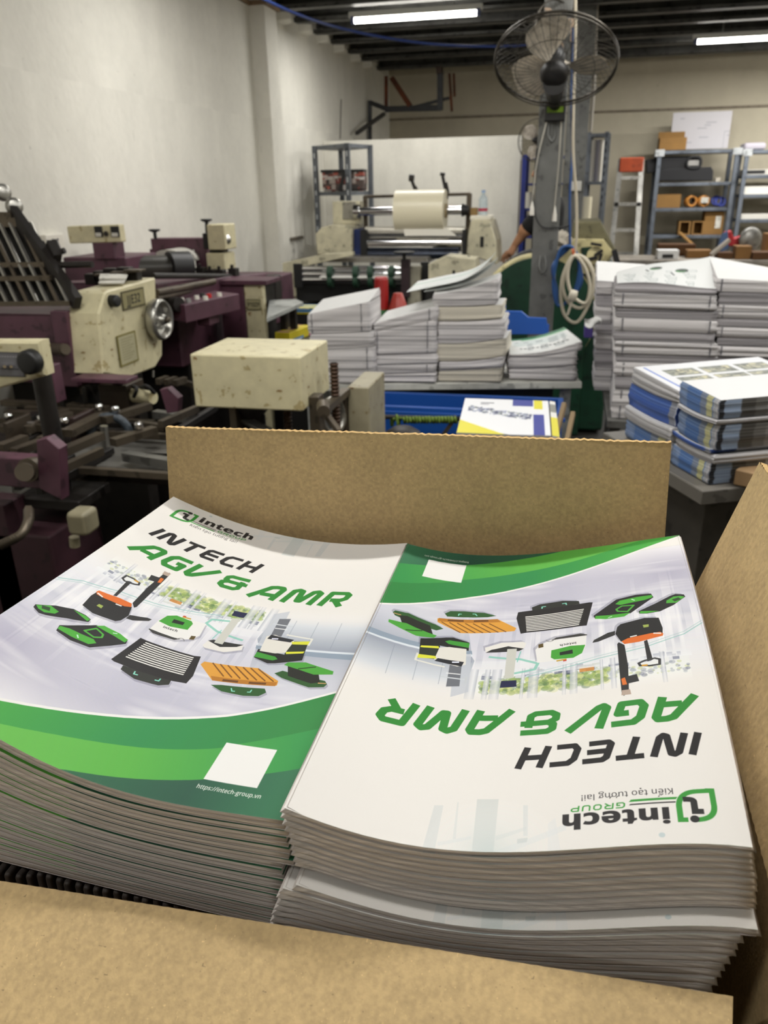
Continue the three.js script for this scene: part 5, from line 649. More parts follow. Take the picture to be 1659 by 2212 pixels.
{
  const zp = -6.35, X0 = -0.183, t = thing('person', 'person in a black shirt mostly hidden behind the column, one bare arm reaching out', 'person');
  const wr = pz(1112, 530, zp + 0.05), el = pz(1137, 494, zp + 0.1), sh = V(X0, 1.36, zp + 0.17), kn = pz(1104, 545, zp + 0.05), head = V(X0 - 0.03, 1.6, zp);
  const skin = [[head, head.clone().add(V(-0.015, -0.07, 0)), 0.085, 0.062], [head.clone().add(V(0.02, -0.08, 0)), V(X0 + 0.02, 1.4, zp), 0.055, 0.062], [V(X0, 1.36, zp - 0.12), V(X0, 1.36, zp + 0.12), 0.075, 0.075], [V(X0, 1.33, zp - 0.06), V(X0, 0.98, zp - 0.06), 0.1, 0.095], [V(X0, 1.33, zp + 0.06), V(X0, 0.98, zp + 0.06), 0.1, 0.095], [V(X0, 0.93, zp - 0.08), V(X0, 0.5, zp - 0.09), 0.085, 0.06], [V(X0, 0.5, zp - 0.09), V(X0 + 0.02, 0.09, zp - 0.09), 0.056, 0.038], [V(X0, 0.93, zp + 0.08), V(X0, 0.5, zp + 0.09), 0.085, 0.06], [V(X0, 0.5, zp + 0.09), V(X0 + 0.02, 0.09, zp + 0.09), 0.056, 0.038], [V(X0 + 0.02, 0.05, zp - 0.09), V(X0 - 0.15, 0.03, zp - 0.09), 0.04, 0.03], [V(X0 + 0.02, 0.05, zp + 0.09), V(X0 - 0.15, 0.03, zp + 0.09), 0.04, 0.03], [sh, el, 0.05, 0.042], [el, wr, 0.04, 0.026], [V(X0, 1.36, zp - 0.17), V(X0 + 0.02, 1.08, zp - 0.2), 0.05, 0.04], [V(X0 + 0.02, 1.08, zp - 0.2), V(X0 - 0.06, 0.85, zp - 0.2), 0.038, 0.026], [V(X0 - 0.06, 0.85, zp - 0.2), V(X0 - 0.08, 0.77, zp - 0.2), 0.03, 0.025], [head.clone().add(V(-0.085, -0.02, 0)), head.clone().add(V(-0.1, -0.035, 0)), 0.014, 0.012]];
  const hand = [[wr, kn, 0.024, 0.028]], tip = (dx, dy, dz, l) => { const a = kn.clone().add(V(dx * 0.5, 0, dz)), b = a.clone().add(V(dx - 0.01, -0.035 * l, dz * 0.3)), c = b.clone().add(V(dx * 0.4, -0.032 * l, 0)); hand.push([a, b, 0.0095, 0.009], [b, c, 0.0088, 0.0075]); };
  tip(-0.03, 0, 0.024, 0.9); tip(-0.022, 0, 0.009, 1.05); tip(-0.01, 0, -0.007, 1); tip(0.002, 0, -0.021, 0.8); hand.push([wr.clone().lerp(kn, 0.45), kn.clone().add(V(-0.035, 0.0, 0.03)), 0.011, 0.0095], [kn.clone().add(V(-0.035, 0, 0.03)), kn.clone().add(V(-0.055, -0.02, 0.035)), 0.0092, 0.008]);
  part(t, 'body', [field(skin, 0.014, null, 'body', 0.04), field(hand, 0.0035, null, 'hand', 0.008)], mat(0xb98866, 0.6), null, true);
  const shirt = [[V(X0, 1.365, zp - 0.13), V(X0, 1.365, zp + 0.13), 0.086, 0.086], [V(X0, 1.33, zp - 0.06), V(X0, 0.92, zp - 0.07), 0.115, 0.11], [V(X0, 1.33, zp + 0.06), V(X0, 0.92, zp + 0.07), 0.115, 0.11], [sh, sh.clone().lerp(el, 0.86), 0.064, 0.058], [V(X0, 1.36, zp - 0.17), V(X0 + 0.014, 1.16, zp - 0.19), 0.064, 0.056]];
  part(t, 'shirt', [field(shirt, 0.014, null, 's', 0.03)], mat(0x141416, 0.85), 'black shirt', true);
  part(t, 'trousers', [field([[V(X0, 0.95, zp - 0.06), V(X0, 0.93, zp + 0.06), 0.115, 0.115], [V(X0, 0.9, zp - 0.08), V(X0 + 0.02, 0.12, zp - 0.09), 0.1, 0.062], [V(X0, 0.9, zp + 0.08), V(X0 + 0.02, 0.12, zp + 0.09), 0.1, 0.062]], 0.014, null, 't', 0.03)], mat(0x23262e, 0.85), 'dark trousers', true);
  part(t, 'hair', [field([[head.clone().add(V(0.015, 0.025, 0)), head.clone().add(V(0.025, -0.02, 0)), 0.088, 0.075]], 0.008, null, 'h', 0.01)], mat(0x15120f, 0.8), 'short black hair', true);
  done(t);
}
// ---------------------------------------------------------------- piles of printed sheets
const M_sheets = new THREE.MeshPhysicalMaterial({ map: rep(TX.sheets, 1, 3.2), color: 0xe2dede, roughness: 0.85 }), M_sheetsGrey = new THREE.MeshPhysicalMaterial({ map: rep(TX.sheets, 1, 3.2), color: 0xb4b0b3, roughness: 0.85 }), M_sheetsCream = new THREE.MeshPhysicalMaterial({ map: rep(TX.sheets, 1, 3.2), color: 0xe0d9c8, roughness: 0.85 }), M_paper = new THREE.MeshPhysicalMaterial({ map: TX.paper, color: 0xd9d9d7, roughness: 0.7 });
// a bundle of loose sheets: plan corners (near left, near right, far right, far left), top and bottom heights as functions of (u, v)
function sheaf(label, group, q, top, bot, o = {}) {
  const t = thing(o.name || 'paper_bundle', label, o.cat || 'paper', group), NU = 12, NV = 6, rows = o.rows || 7, rag = o.rag ?? 0.0025, ph = rnd() * 50;
  const at = (u, v) => [(1 - v) * ((1 - u) * q[0][0] + u * q[1][0]) + v * ((1 - u) * q[3][0] + u * q[2][0]), (1 - v) * ((1 - u) * q[0][1] + u * q[1][1]) + v * ((1 - u) * q[3][1] + u * q[2][1])];
  const per = []; for (let i = 0; i < NU; i++) per.push([i / NU, 0]); for (let i = 0; i < NV; i++) per.push([1, i / NV]); for (let i = 0; i < NU; i++) per.push([1 - i / NU, 1]); for (let i = 0; i <= NV; i++) per.push([0, 1 - i / NV]);
  const rj = Array.from({ length: rows }, (_, k) => (k === 0 || k === rows - 1 ? -0.5 : 1) * (0.4 + 0.6 * rnd()) * rag), sx = Array.from({ length: rows }, () => jit(rag)), sz = Array.from({ length: rows }, () => jit(rag));
  const wall = gridGeo(per.length - 1, rows - 1, (s, w) => { const i = Math.round(s * (per.length - 1)), [u, v] = per[i], k = Math.round(w * (rows - 1)), [x, z] = at(u, v), y0 = top(u, v), y1 = bot(u, v), f = k === 0 ? 0 : k === rows - 1 ? 1 : Math.min(0.97, Math.max(0.03, k / (rows - 1) + 0.25 / rows * Math.sin(k * 7 + ph))); const ox = (u === 0 ? -1 : u === 1 ? 1 : 0) * rj[k] + (k % (rows - 1) ? sx[k] : 0), oz = (v === 0 ? 1 : v === 1 ? -1 : 0) * rj[k] + (k % (rows - 1) ? sz[k] : 0); return [x + ox, y0 + (y1 - y0) * f, z + oz, o.uvSide ? o.uvSide(u, v)[0] : u * 0.3 + v * 0.2, o.uvSide ? f : y0 + (y1 - y0) * f]; });
  const fl = g => { const ix = g.index.array; for (let i = 0; i < ix.length; i += 3) { const a = ix[i]; ix[i] = ix[i + 1]; ix[i + 1] = a; } g.computeVertexNormals(); return g; };
  part(t, 'top_sheet', [gridGeo(NU, NV, (u, v) => { const [x, z] = at(u, v); return [x, top(u, v), z, u, v]; })], o.mTop || M_paper, null, true);
  part(t, 'sheets', [fl(wall), fl(gridGeo(NU, NV, (u, v) => { const [x, z] = at(u, v); return [x, bot(u, v), z, u, v]; }))], o.mSide || M_sheets, null, true);
  for (const m of o.marks || []) { const [x, z] = at(m, 0), [x2, z2] = at(m + 0.012, 0), y0 = top(m, 0), y1 = bot(m, 0); part(t, 'print_mark', [B(x, x2, y1 + 0.001, y0 - 0.001, z - 0.004, z + rag + 0.0012, 0)], mat(0x6b6a70, 0.8)); }
  return done(t);
}
// pile on the white table: each bundle by its lines of sight at the near edge: [xL, xR, top left, top right, bottom left, bottom right]
const TY = 0.79, fz = x => -2.965 - (x + 0.776) * 0.196;
function pile(where, group, list, mats) {
  list.forEach((b, i) => {
    const [xl, xr, tl, tr, bl, br] = b, x0 = pz(xl, tl, -3).x, zf = fz(x0) + jit(0.006), P = (x, y) => pz(x, y, zf), L = P(xl, (tl + bl) / 2), Rr = P(xr, (tr + br) / 2), hTL = P(xl, tl).y, hTR = P(xr, tr).y, hBL = i === list.length - 1 ? TY + 0.0015 : P(xl, bl).y, hBR = i === list.length - 1 ? TY + 0.0015 : P(xr, br).y, lift = b[6] || 0, wav = b[7] || 0.004, k = rnd() * 6;
    const mid = b[8] || 0;
    const top = (u, v) => hTL + (hTR - hTL) * u + lift * v + (i ? 0 : 1) * wav * Math.sin(u * 3 + k) * 0.5 - mid * Math.sin(Math.PI * u), bot = (u, v) => hBL + (hBR - hBL) * u + 0.0028 + (i === list.length - 1 ? 0 : lift * 0 ) - (b[9] || 0) * Math.sin(Math.PI * u);
    const dep = 0.205;
    sheaf(i === 0 ? `topmost bundle of printed sheets on the ${where}` : `${ORD[i]} bundle of printed sheets from the top, ${where}`, group, [[L.x, zf], [Rr.x, zf - 0.02], [Rr.x + jit(0.006), zf - dep], [L.x + jit(0.006), zf - dep]], top, bot, { rows: 9, rag: 0.003, mSide: mats ? mats[i % mats.length] : M_sheets, marks: b[10] || [] });
  });
}
{
  const a = V(-1.02, TY, fz(-1.02) + 0.02), b = V(0.075, TY, fz(0.075) + 0.02), t = thing('work_table', 'long white topped table carrying four piles of printed sheets', 'table');
  part(t, 'table_top', [extXZ([[a.x, a.z], [b.x, b.z], [b.x - 0.14, b.z - 0.72], [a.x - 0.14, a.z - 0.72]], TY - 0.028, TY, 0.003)], grimy(0xd8d8cf, 0.45));
  for (const [x, z] of [[a.x + 0.05, a.z - 0.06], [b.x - 0.06, b.z - 0.06], [a.x - 0.08, a.z - 0.66], [b.x - 0.18, b.z - 0.66]]) part(t, 'leg', [B(x - 0.022, x + 0.022, 0, TY - 0.028, z - 0.022, z + 0.022, 0.003)], grimy(0xb9bbb6, 0.4, 0.3));
  part(t, 'panel', [turn(B(a.x + 0.1, b.x - 0.1, TY - 0.24, TY - 0.03, -0.014, 0, 0.002).translate(0, 0, (a.z + b.z) / 2 - 0.16), V((a.x + b.x) / 2, 0, (a.z + b.z) / 2 - 0.16), 0, 0.193, 0)], grimy(0x4a4d4a, 0.6));
  done(t);
}
pile('leftmost pile on the white table', 'first pile on the white table', [[667, 796, 680, 652, 722, 719, 0.03, 0.004, 0, 0, [0.05, 0.86]], [672, 803, 722, 719, 757, 752, 0, 0, 0, 0, []], [676, 806, 757, 752, 803, 800, 0, 0, 0, 0, [0.88]], [678, 807, 803, 800, 826, 823, 0, 0, 0, 0, [0.88]]], [M_sheets, M_sheets, M_sheets]);
pile('slanted pile on the white table', 'second pile on the white table', [[809, 943, 700, 662, 717, 692, 0.018, 0.004, 0, 0, [0.87]], [808, 940, 717, 692, 767, 765, 0, 0, 0, 0, [0.05, 0.86]], [810, 941, 767, 765, 790, 789, 0, 0, 0, 0, []], [811, 938, 790, 789, 809, 808, 0, 0, 0, 0, [0.86]], [812, 938, 809, 808, 830, 828, 0, 0, 0, 0, []]], [M_sheets]);
pile('tallest pile on the white table', 'tallest pile on the white table', [[936, 1073, 634, 604, 662, 659, 0.004, 0.006, 0.012, 0.004], [944, 1083, 662, 659, 695, 691, 0, 0, 0.004, 0.004], [947, 1088, 695, 691, 742, 732, 0, 0, 0.004, 0.008], [946, 1092, 742, 732, 781, 771, 0, 0, 0.008, 0.008], [950, 1084, 781, 771, 802, 797, 0, 0, 0.008, 0.002], [948, 1082, 802, 797, 828, 826, 0, 0, 0.002, 0]], [M_sheets, M_sheetsCream, M_sheets, M_sheetsCream]);
{ // loose curled sheets on the tallest pile
  const z = -3.06; for (const [pts, d, lab] of [[[[878, 631], [931, 620], [1003, 603], [1040, 580], [1057, 563]], 0.0, 'loose curled sheet jutting out to the left on top of the tallest pile'], [[[915, 633], [960, 627], [1010, 614], [1045, 592], [1060, 580]], -0.005, 'second curled sheet lying just under the topmost loose sheet of the tallest pile']]) {
    const c = new THREE.CatmullRomCurve3(pts.map(p => pz(p[0], p[1], z))), M = printMat(128, 256, (g, w, h) => { g.fillStyle = '#eef1ee'; g.fillRect(0, 0, w, h); g.fillStyle = '#c4d8cc'; g.fillRect(0, h * 0.3, w, h * 0.12); g.fillStyle = '#9aa6a8'; for (let i = 0; i < 10; i++) g.fillRect(16 + (i % 3) * 10, 20 + i * 23, 60 - (i % 4) * 9, 5); }); M.side = THREE.DoubleSide;
    single('loose_sheet', lab, 'paper', [gridGeo(24, 6, (u, v) => { const p = c.getPoint(u); return [p.x + v * 0.01, p.y - d + v * 0.02, z - v * 0.19, u, v]; }), gridGeo(24, 6, (u, v) => { const p = c.getPoint(u); return [p.x + v * 0.01, p.y - d + v * 0.02 - 0.0012, z - v * 0.19, u, v]; })], M, null, true);
  }
}
const M_mag = printMat(256, 192, (g, w, h) => { g.fillStyle = '#f2f4f2'; g.fillRect(0, 0, w, h); g.fillStyle = '#2f7a4e'; g.fillRect(0, 0, w, 22); g.fillStyle = '#8cc49a'; g.fillRect(60, 22, w - 60, 12); g.fillStyle = '#d9e2e0'; g.fillRect(20, 40, w - 40, 60); g.fillStyle = '#6d7a80'; for (let i = 0; i < 26; i++) g.fillRect(30 + (i * 47) % 190, 50 + (i * 31) % 110, 14 + (i % 4) * 8, 5); g.fillStyle = '#30343a'; for (let i = 0; i < 12; i++) g.fillRect(40 + i * 16, 128 + (i % 3) * 3, 11, 9); });
{
  const zf = fz(-0.1) + 0.0, P = (x, y) => pz(x, y, zf), mk = (lab, x0, x1, tl, tr, bl, br, far, mTop, base, dip) => { const L = P(x0, tl), Rr = P(x1, tr), b0 = base ?? P(x0, bl).y, b1 = base ?? P(x1, br).y; sheaf(lab, 'short pile on the white table', [[L.x, zf], [Rr.x, zf - 0.01], [Rr.x - 0.07, zf - 0.21], [L.x - 0.03, zf - 0.21]], (u, v) => L.y + (Rr.y - L.y) * u + far * v - dip * Math.sin(Math.PI * u), (u, v) => b0 + (b1 - b0) * u + 0.0012 - (base ? 0 : dip * 0.7 * Math.sin(Math.PI * u)), { rows: 8, rag: 0.004, mTop, mSide: M_sheets }); };
  mk('topmost printed sheets with a green header on the short pile at the table end', 1103, 1257, 766, 738, 772, 758, 0.02, M_mag, null, 0.012);
  mk('second bundle of plain sheets in the short pile at the right table end', 1100, 1247, 772, 758, 797, 790, 0.0, M_paper, null, 0.008);
  mk('bottom bundle of plain sheets in the short pile at the right table end', 1102, 1246, 797, 790, 822, 818, 0, M_paper, TY + 0.0015, 0.004);
}
single('blue_box', 'blue corrugated plastic box with a notched side behind the short pile', 'box', [ext([[1080, 672], [1126, 673], [1142, 686], [1180, 688], [1186, 722], [1080, 722]], -3.42, 0.02, 0.001), B(pz(1080, 700, -3.42).x, pz(1084, 700, -3.42).x, TY + 0.001, pz(1082, 674, -3.42).y, -3.62, -3.42, 0.001), B(pz(1080, 700, -3.42).x, pz(1183, 700, -3.42).x, TY + 0.001, TY + 0.006, -3.62, -3.42, 0.001), bx(1080, 700, 1186, 716, -3.62, 0.01, 0)], mat(0x1a56b0, 0.45));
{ // tall can and crisp bag behind the second pile
  const z = -3.5, t = thing('spray_can', 'tall red and green can standing behind the second pile', 'can'), c = pz(824, 640, z), y1 = pz(824, 598, z).y; c.y = TY + 0.001;
  part(t, 'can', [lathe(c, V(0, 1, 0), [[0, 0], [0.03, 0], [0.031, 0.005], [0.031, (y1 - c.y) * 0.6], [0, (y1 - c.y) * 0.6]], 24)], mat(0x1f5c2c, 0.4), 'green lower half'); part(t, 'can', [lathe(c, V(0, 1, 0), [[0, (y1 - c.y) * 0.6 + 0.0005], [0.031, (y1 - c.y) * 0.6 + 0.0005], [0.031, (y1 - c.y) * 0.96], [0.026, y1 - c.y], [0, y1 - c.y]], 24)], mat(0x9c1f1c, 0.4), 'red upper half'); done(t);
  const b = thing('snack_bag', 'red and yellow bag standing beside the tall can', 'bag'), p = pz(860, 655, z), h = pz(860, 634, z).y; part(b, 'bag', [lathe(V(p.x, TY + 0.002, z), V(0, 1, 0), [[0, 0], [0.04, 0], [0.055, 0.05], [0.05, (h - TY) * 0.7], [0.02, h - TY], [0, h - TY]], 20)], mat(0xa63a30, 0.4)); part(b, 'patch', [lathe(V(p.x - 0.012, TY + 0.12, z + 0.02), V(-0.2, 0.4, 1), [[0, 0.04], [0.03, 0.03], [0.04, 0], [0, 0]], 16)], mat(0xd6b34a, 0.5)); done(b);
}
// ---------------------------------------------------------------- the tall piles at the right
const bandsA = [[612, 632, 1], [632, 665, 0], [665, 686, 1], [686, 713, 0], [713, 736, 1], [736, 765, 0], [765, 782, 1], [782, 811, 0], [811, 842, 1], [842, 903, 0]];
const SB = pz(1325, 903, -2.8).y;
const M_dirtyTop = printMat(256, 128, (g, w, h) => { g.fillStyle = '#eef0ee'; g.fillRect(0, 0, w, h); g.strokeStyle = '#b7bfbd'; g.lineWidth = 2; for (let i = 0; i < 26; i++) { const x = 20 + (i * 53) % 210, y = 50 + (i * 29) % 74; g.strokeRect(x, y, 14 + (i % 3) * 6, 8); } for (const [x, y, s] of [[108, 34, 1], [176, 52, 1.05]]) { g.save(); g.translate(x, y); g.scale(s, s); g.fillStyle = '#26302a'; g.beginPath(); g.ellipse(0, 0, 17, 9, -0.1, 0, 7); g.fill(); g.fillStyle = '#3d8f46'; g.beginPath(); g.ellipse(-3, 3, 13, 5, -0.1, 0, 7); g.fill(); g.fillStyle = '#1c1f1d'; g.fillRect(-7, -4, 14, 6); g.restore(); } g.fillStyle = '#4c5254'; g.save(); g.translate(150, 70); g.rotate(1.1); g.fillRect(-9, -2, 18, 5); g.restore(); g.save(); g.translate(84, 44); g.rotate(1.1); g.fillRect(-8, -2, 16, 5); g.restore(); });
function tallPile(where, group, x0, x1, zf, dep, bands, topLift, dx, mTop, marks) {
  bands.forEach(([y0, y1, grey], i) => {
    const xa = x0 + (y0 - 612) * -0.012, L = pz(xa, y0, zf), Rr = pz(x1, y0 + 8, zf), hB = i === bands.length - 1 ? SB + 0.001 : pz(xa, y1, zf).y, hBr = i === bands.length - 1 ? SB + 0.001 : pz(x1, y1 + 8, zf).y, j = jit(0.005), s = grey ? 0.004 : 0;
    sheaf(i === 0 ? `topmost bundle of printed sheets on the ${where}` : `${grey ? 'grey' : 'white'} edged bundle, ${ORD[i]} from the top of the ${where}`, group, [[L.x + j + s, zf - s], [Rr.x + j, zf - 0.005 - s], [Rr.x + j + dx, zf - dep], [L.x + j + dx + s, zf - dep]], (u, v) => L.y + (Rr.y - L.y) * u + (i === 0 ? topLift(u, v) : 0), (u, v) => hB + (hBr - hB) * u + 0.0012, { rows: i === bands.length - 1 ? 11 : 8, rag: grey ? 0.003 : 0.0045, mSide: grey ? M_sheetsGrey : M_sheets, mTop: i === 0 ? mTop : M_paper, marks: grey ? [] : marks });
  });
}
tallPile('tall pile printed with green shapes', 'tall banded pile behind the brochures', 1330, 1549, -2.8, 0.3, bandsA, (u, v) => 0.075 * v * (0.1 + 0.9 * u) + 0.006 * Math.sin(u * 5), 0.01, M_dirtyTop, [0.07, 0.93]);
tallPile('tall pile at the right edge', 'tall banded pile at the right edge', 1552, 1775, -2.82, 0.3, [[606, 630, 0], [630, 658, 1], [658, 687, 0], [687, 706, 1], [706, 728, 0], [728, 747, 1], [747, 771, 0], [771, 787, 1], [787, 840, 0], [840, 903, 1]], (u, v) => 0.045 * v * (1 - 0.9 * u) + 0.006 * (1 - u), 0.01, M_paper, [0.04]);
tallPile('half hidden tall pile at the back', 'tall pile half hidden at the back', 1288, 1400, -3.2, 0.25, [[612, 640, 0], [640, 668, 1], [668, 700, 0], [700, 728, 1], [728, 760, 0], [760, 800, 1], [800, 870, 0]].map(([a, b, g]) => [a - 6, b - 6, g]), (u, v) => 0.05 * v, 0.0, M_paper, [0.3]);
{ const t = thing('pallet_table', 'grey steel table under the tall piles of printed sheets', 'table'); const a = pz(1318, 903, -2.78); part(t, 'table_top', [B(a.x - 0.01, a.x + 0.75, SB - 0.03, SB, -3.5, -2.77, 0.004)], grimy(0x6f6e6a, 0.5, 0.3)); for (const [x, z] of [[a.x + 0.0, -2.85], [a.x + 0.7, -2.85], [a.x + 0.02, -3.44], [a.x + 0.7, -3.44]]) part(t, 'leg', [B(x, x + 0.04, 0, SB - 0.03, z, z + 0.04, 0.003)], grimy(0x6f6e6a, 0.5, 0.3)); done(t); }
single('paper_slip', 'crumpled white slip sticking out to the left below the half hidden pile', 'paper', [gridGeo(8, 4, (u, v) => { const p = pz(1263 + u * 36, 688 + v * 14 + 4 * Math.sin(u * 6), -3.12); return [p.x, p.y, p.z - 0.03 * Math.sin(v * 3 + u * 4), u, v]; }), gridGeo(8, 4, (u, v) => { const p = pz(1263 + u * 36, 690 + v * 14 + 4 * Math.sin(u * 6), -3.124); return [p.x, p.y, p.z - 0.03 * Math.sin(v * 3 + u * 4), 1 - u, v]; })].map(g => g), (() => { const m = M_paper.clone(); m.side = THREE.DoubleSide; return m; })(), null, true);
// ---------------------------------------------------------------- brochure piles in front of them
{
  const H = 0.98, K = py(1531, 1049, H), Lb = py(1454, 1005, H), Fr = py(1604, 1022, H), K1 = py(1455, 1004, H), L1 = py(1385, 945, H);
  const s = Lb.clone().sub(K).normalize(), f = V(-s.z, 0, s.x); if (f.x < 0) f.negate();
  const tape = (cols) => printMat(512, 64, (g, w, h) => { let x = 0; for (const [c, wd] of cols) { g.fillStyle = c; g.fillRect(x * w, 0, wd * w + 1, h); x += wd; } for (let i = 0; i < 60; i++) { g.fillStyle = `rgba(${i % 2 ? '255,255,255' : '40,40,60'},${0.05 + 0.12 * hash2(i, 3, 1)})`; g.fillRect(0, hash2(i, 1, 2) * h, w, 1.5); } });
  // colours that bleed to the trimmed edges: first the long front, then the right, the back and the left side
  const sideBlue = tape([['#20242c', 0.012], ['#9fb4d2', 0.04], ['#4c4a44', 0.035], ['#6f6d68', 0.03], ['#8f8b86', 0.02], ['#e4e2e2', 0.015], ['#3b3c86', 0.01], ['#e4e2e2', 0.028], ['#3b3c86', 0.01], ['#d8d6d6', 0.1], ['#c8c8cc', 0.05], ['#b8bcc4', 0.4], ['#c9cbd0', 0.03], ['#7c98c6', 0.06], ['#4d78bc', 0.07], ['#7f8ea8', 0.03], ['#d6d49a', 0.03]]);
  const sideWhite = tape([['#dcdadb', 0.3], ['#c4c2c4', 0.3], ['#d0ced0', 0.4]]), sideDeep = tape([['#1c3f94', 0.06], ['#c9cdd8', 0.1], ['#8f94a2', 0.64], ['#2a57b4', 0.2]]);
  const peri = (u, v) => v === 0 ? [u * 0.36] : u === 1 ? [0.36 + v * 0.14] : v === 1 ? [0.5 + (1 - u) * 0.3] : [1 - v * 0.2];
  const M_top = printMat(512, 360, (g, w, h) => { g.fillStyle = '#dcdde0'; g.fillRect(0, 0, w, h); g.fillStyle = '#3c66c4'; g.beginPath(); g.moveTo(w * 0.78, h); g.lineTo(w, h * 0.5); g.lineTo(w, h * 0.75); g.lineTo(w * 0.86, h); g.fill(); g.fillRect(w * 0.05, h * 0.05, 8, h * 0.9); for (const [x, y] of [[0.14, 0.1], [0.42, 0.1], [0.7, 0.1], [0.14, 0.4], [0.42, 0.4], [0.68, 0.4]]) { g.fillStyle = '#6f7468'; g.fillRect(x * w, (y + 0.1) * h, w * 0.24, h * 0.24); for (let i = 0; i < 30; i++) { g.fillStyle = ['#a8a488', '#3f4438', '#8d8f7a', '#c0b890', '#55584a'][i % 5]; g.fillRect(x * w + hash2(i, 7, x * 99) * w * 0.19, (y + 0.1) * h + hash2(i, 9, y * 77) * h * 0.18, 10 + 20 * hash2(i, 2, 4), 8 + 14 * hash2(i, 5, 6)); } } });
  const M_w = new THREE.MeshPhysicalMaterial({ color: 0xc6c6c6, roughness: 0.6 });
  const stack = (where, group, k, zTop, n, W, D, tops, lift) => { const hs = []; for (let i = 0; i <= n.length; i++) hs.push(zTop - (zTop - H) * n.slice(0, i).reduce((a, c) => a + c[0], 0));
    n.forEach(([fr, m, mt, w], i) => { const o = f.clone().multiplyScalar(jit(0.006)).add(s.clone().multiplyScalar(jit(0.006))), p = (a, b) => { const q = k.clone().addScaledVector(f, a * W).addScaledVector(s, b * D).add(o); return [q.x, q.z]; }; const l = i === 0 ? lift : 0;
      sheaf(`${w} brochures, ${i === 0 ? 'topmost' : ORD[i]} bundle ${i === 0 ? 'of' : 'from the top of'} the ${where}`, group, [p(0, 0), p(1, 0), p(1, 1), p(0, 1)], (u, v) => hs[i] - 0.004 * Math.sin(Math.PI * v) * (i > 0) + l * (0.2 * u + v * 0.6), (u, v) => hs[i + 1] + 0.001 - 0.004 * Math.sin(Math.PI * v) * (i < n.length - 1), { rows: 8, rag: 0.0022, mSide: m, mTop: mt, uvSide: peri, cat: 'brochures', name: 'brochure_bundle' }); }); };
  const t1 = pz(1536, 863, K.z).y, t2 = pz(1455, 850, K1.z).y;
  stack('front brochure pile', 'front pile of brochures', K, t1, [[0.22, sideBlue, M_w, 'blue striped'], [0.06, sideWhite, M_w, 'white edged'], [0.3, sideBlue, M_w, 'blue striped'], [0.05, sideDeep, M_w, 'deep blue edged'], [0.11, sideWhite, M_w, 'white edged'], [0.26, sideBlue, M_w, 'blue striped']], 0.297, 0.125, null, 0.012);
  stack('back brochure pile', 'back pile of brochures', K1.clone().addScaledVector(s, 0.012).addScaledVector(f, 0.0), t2, [[0.16, sideWhite, M_top, 'photo covered white'], [0.34, sideDeep, M_w, 'deep blue edged'], [0.2, sideWhite, M_w, 'white edged'], [0.3, sideBlue, M_w, 'blue striped']], 0.3, K1.distanceTo(L1), null, 0.02);
  const t = thing('brochure_stand', 'low grey bench under the two brochure piles', 'bench'); const c = K.clone().addScaledVector(f, 0.14).addScaledVector(s, 0.17);
  part(t, 'top', [turn(B(-0.165, 0.26, 0, 0.03, -0.2, 0.19, 0.004).translate(c.x, H - 0.031, c.z), c, 0, Math.atan2(-f.z, f.x), 0)], grimy(0x6d6962, 0.6)); part(t, 'support', [turn(B(-0.12, 0.24, 0, H - 0.032, -0.17, 0.14, 0.004).translate(c.x, 0, c.z), c, 0, Math.atan2(-f.z, f.x), 0)], grimy(0x4a4640, 0.6)); done(t);
  const e = py(1615, 1062, 0.95); single('wooden_block', 'small pale wooden block at the foot of the front brochure pile', 'block', [turn(B(-0.03, 0.09, 0, 0.03, -0.05, 0.02, 0.003).translate(e.x + 0.02, H + 0.0005, e.z + 0.045), e, 0, -0.5, 0)], mat(0x9c7f5c, 0.7));
}
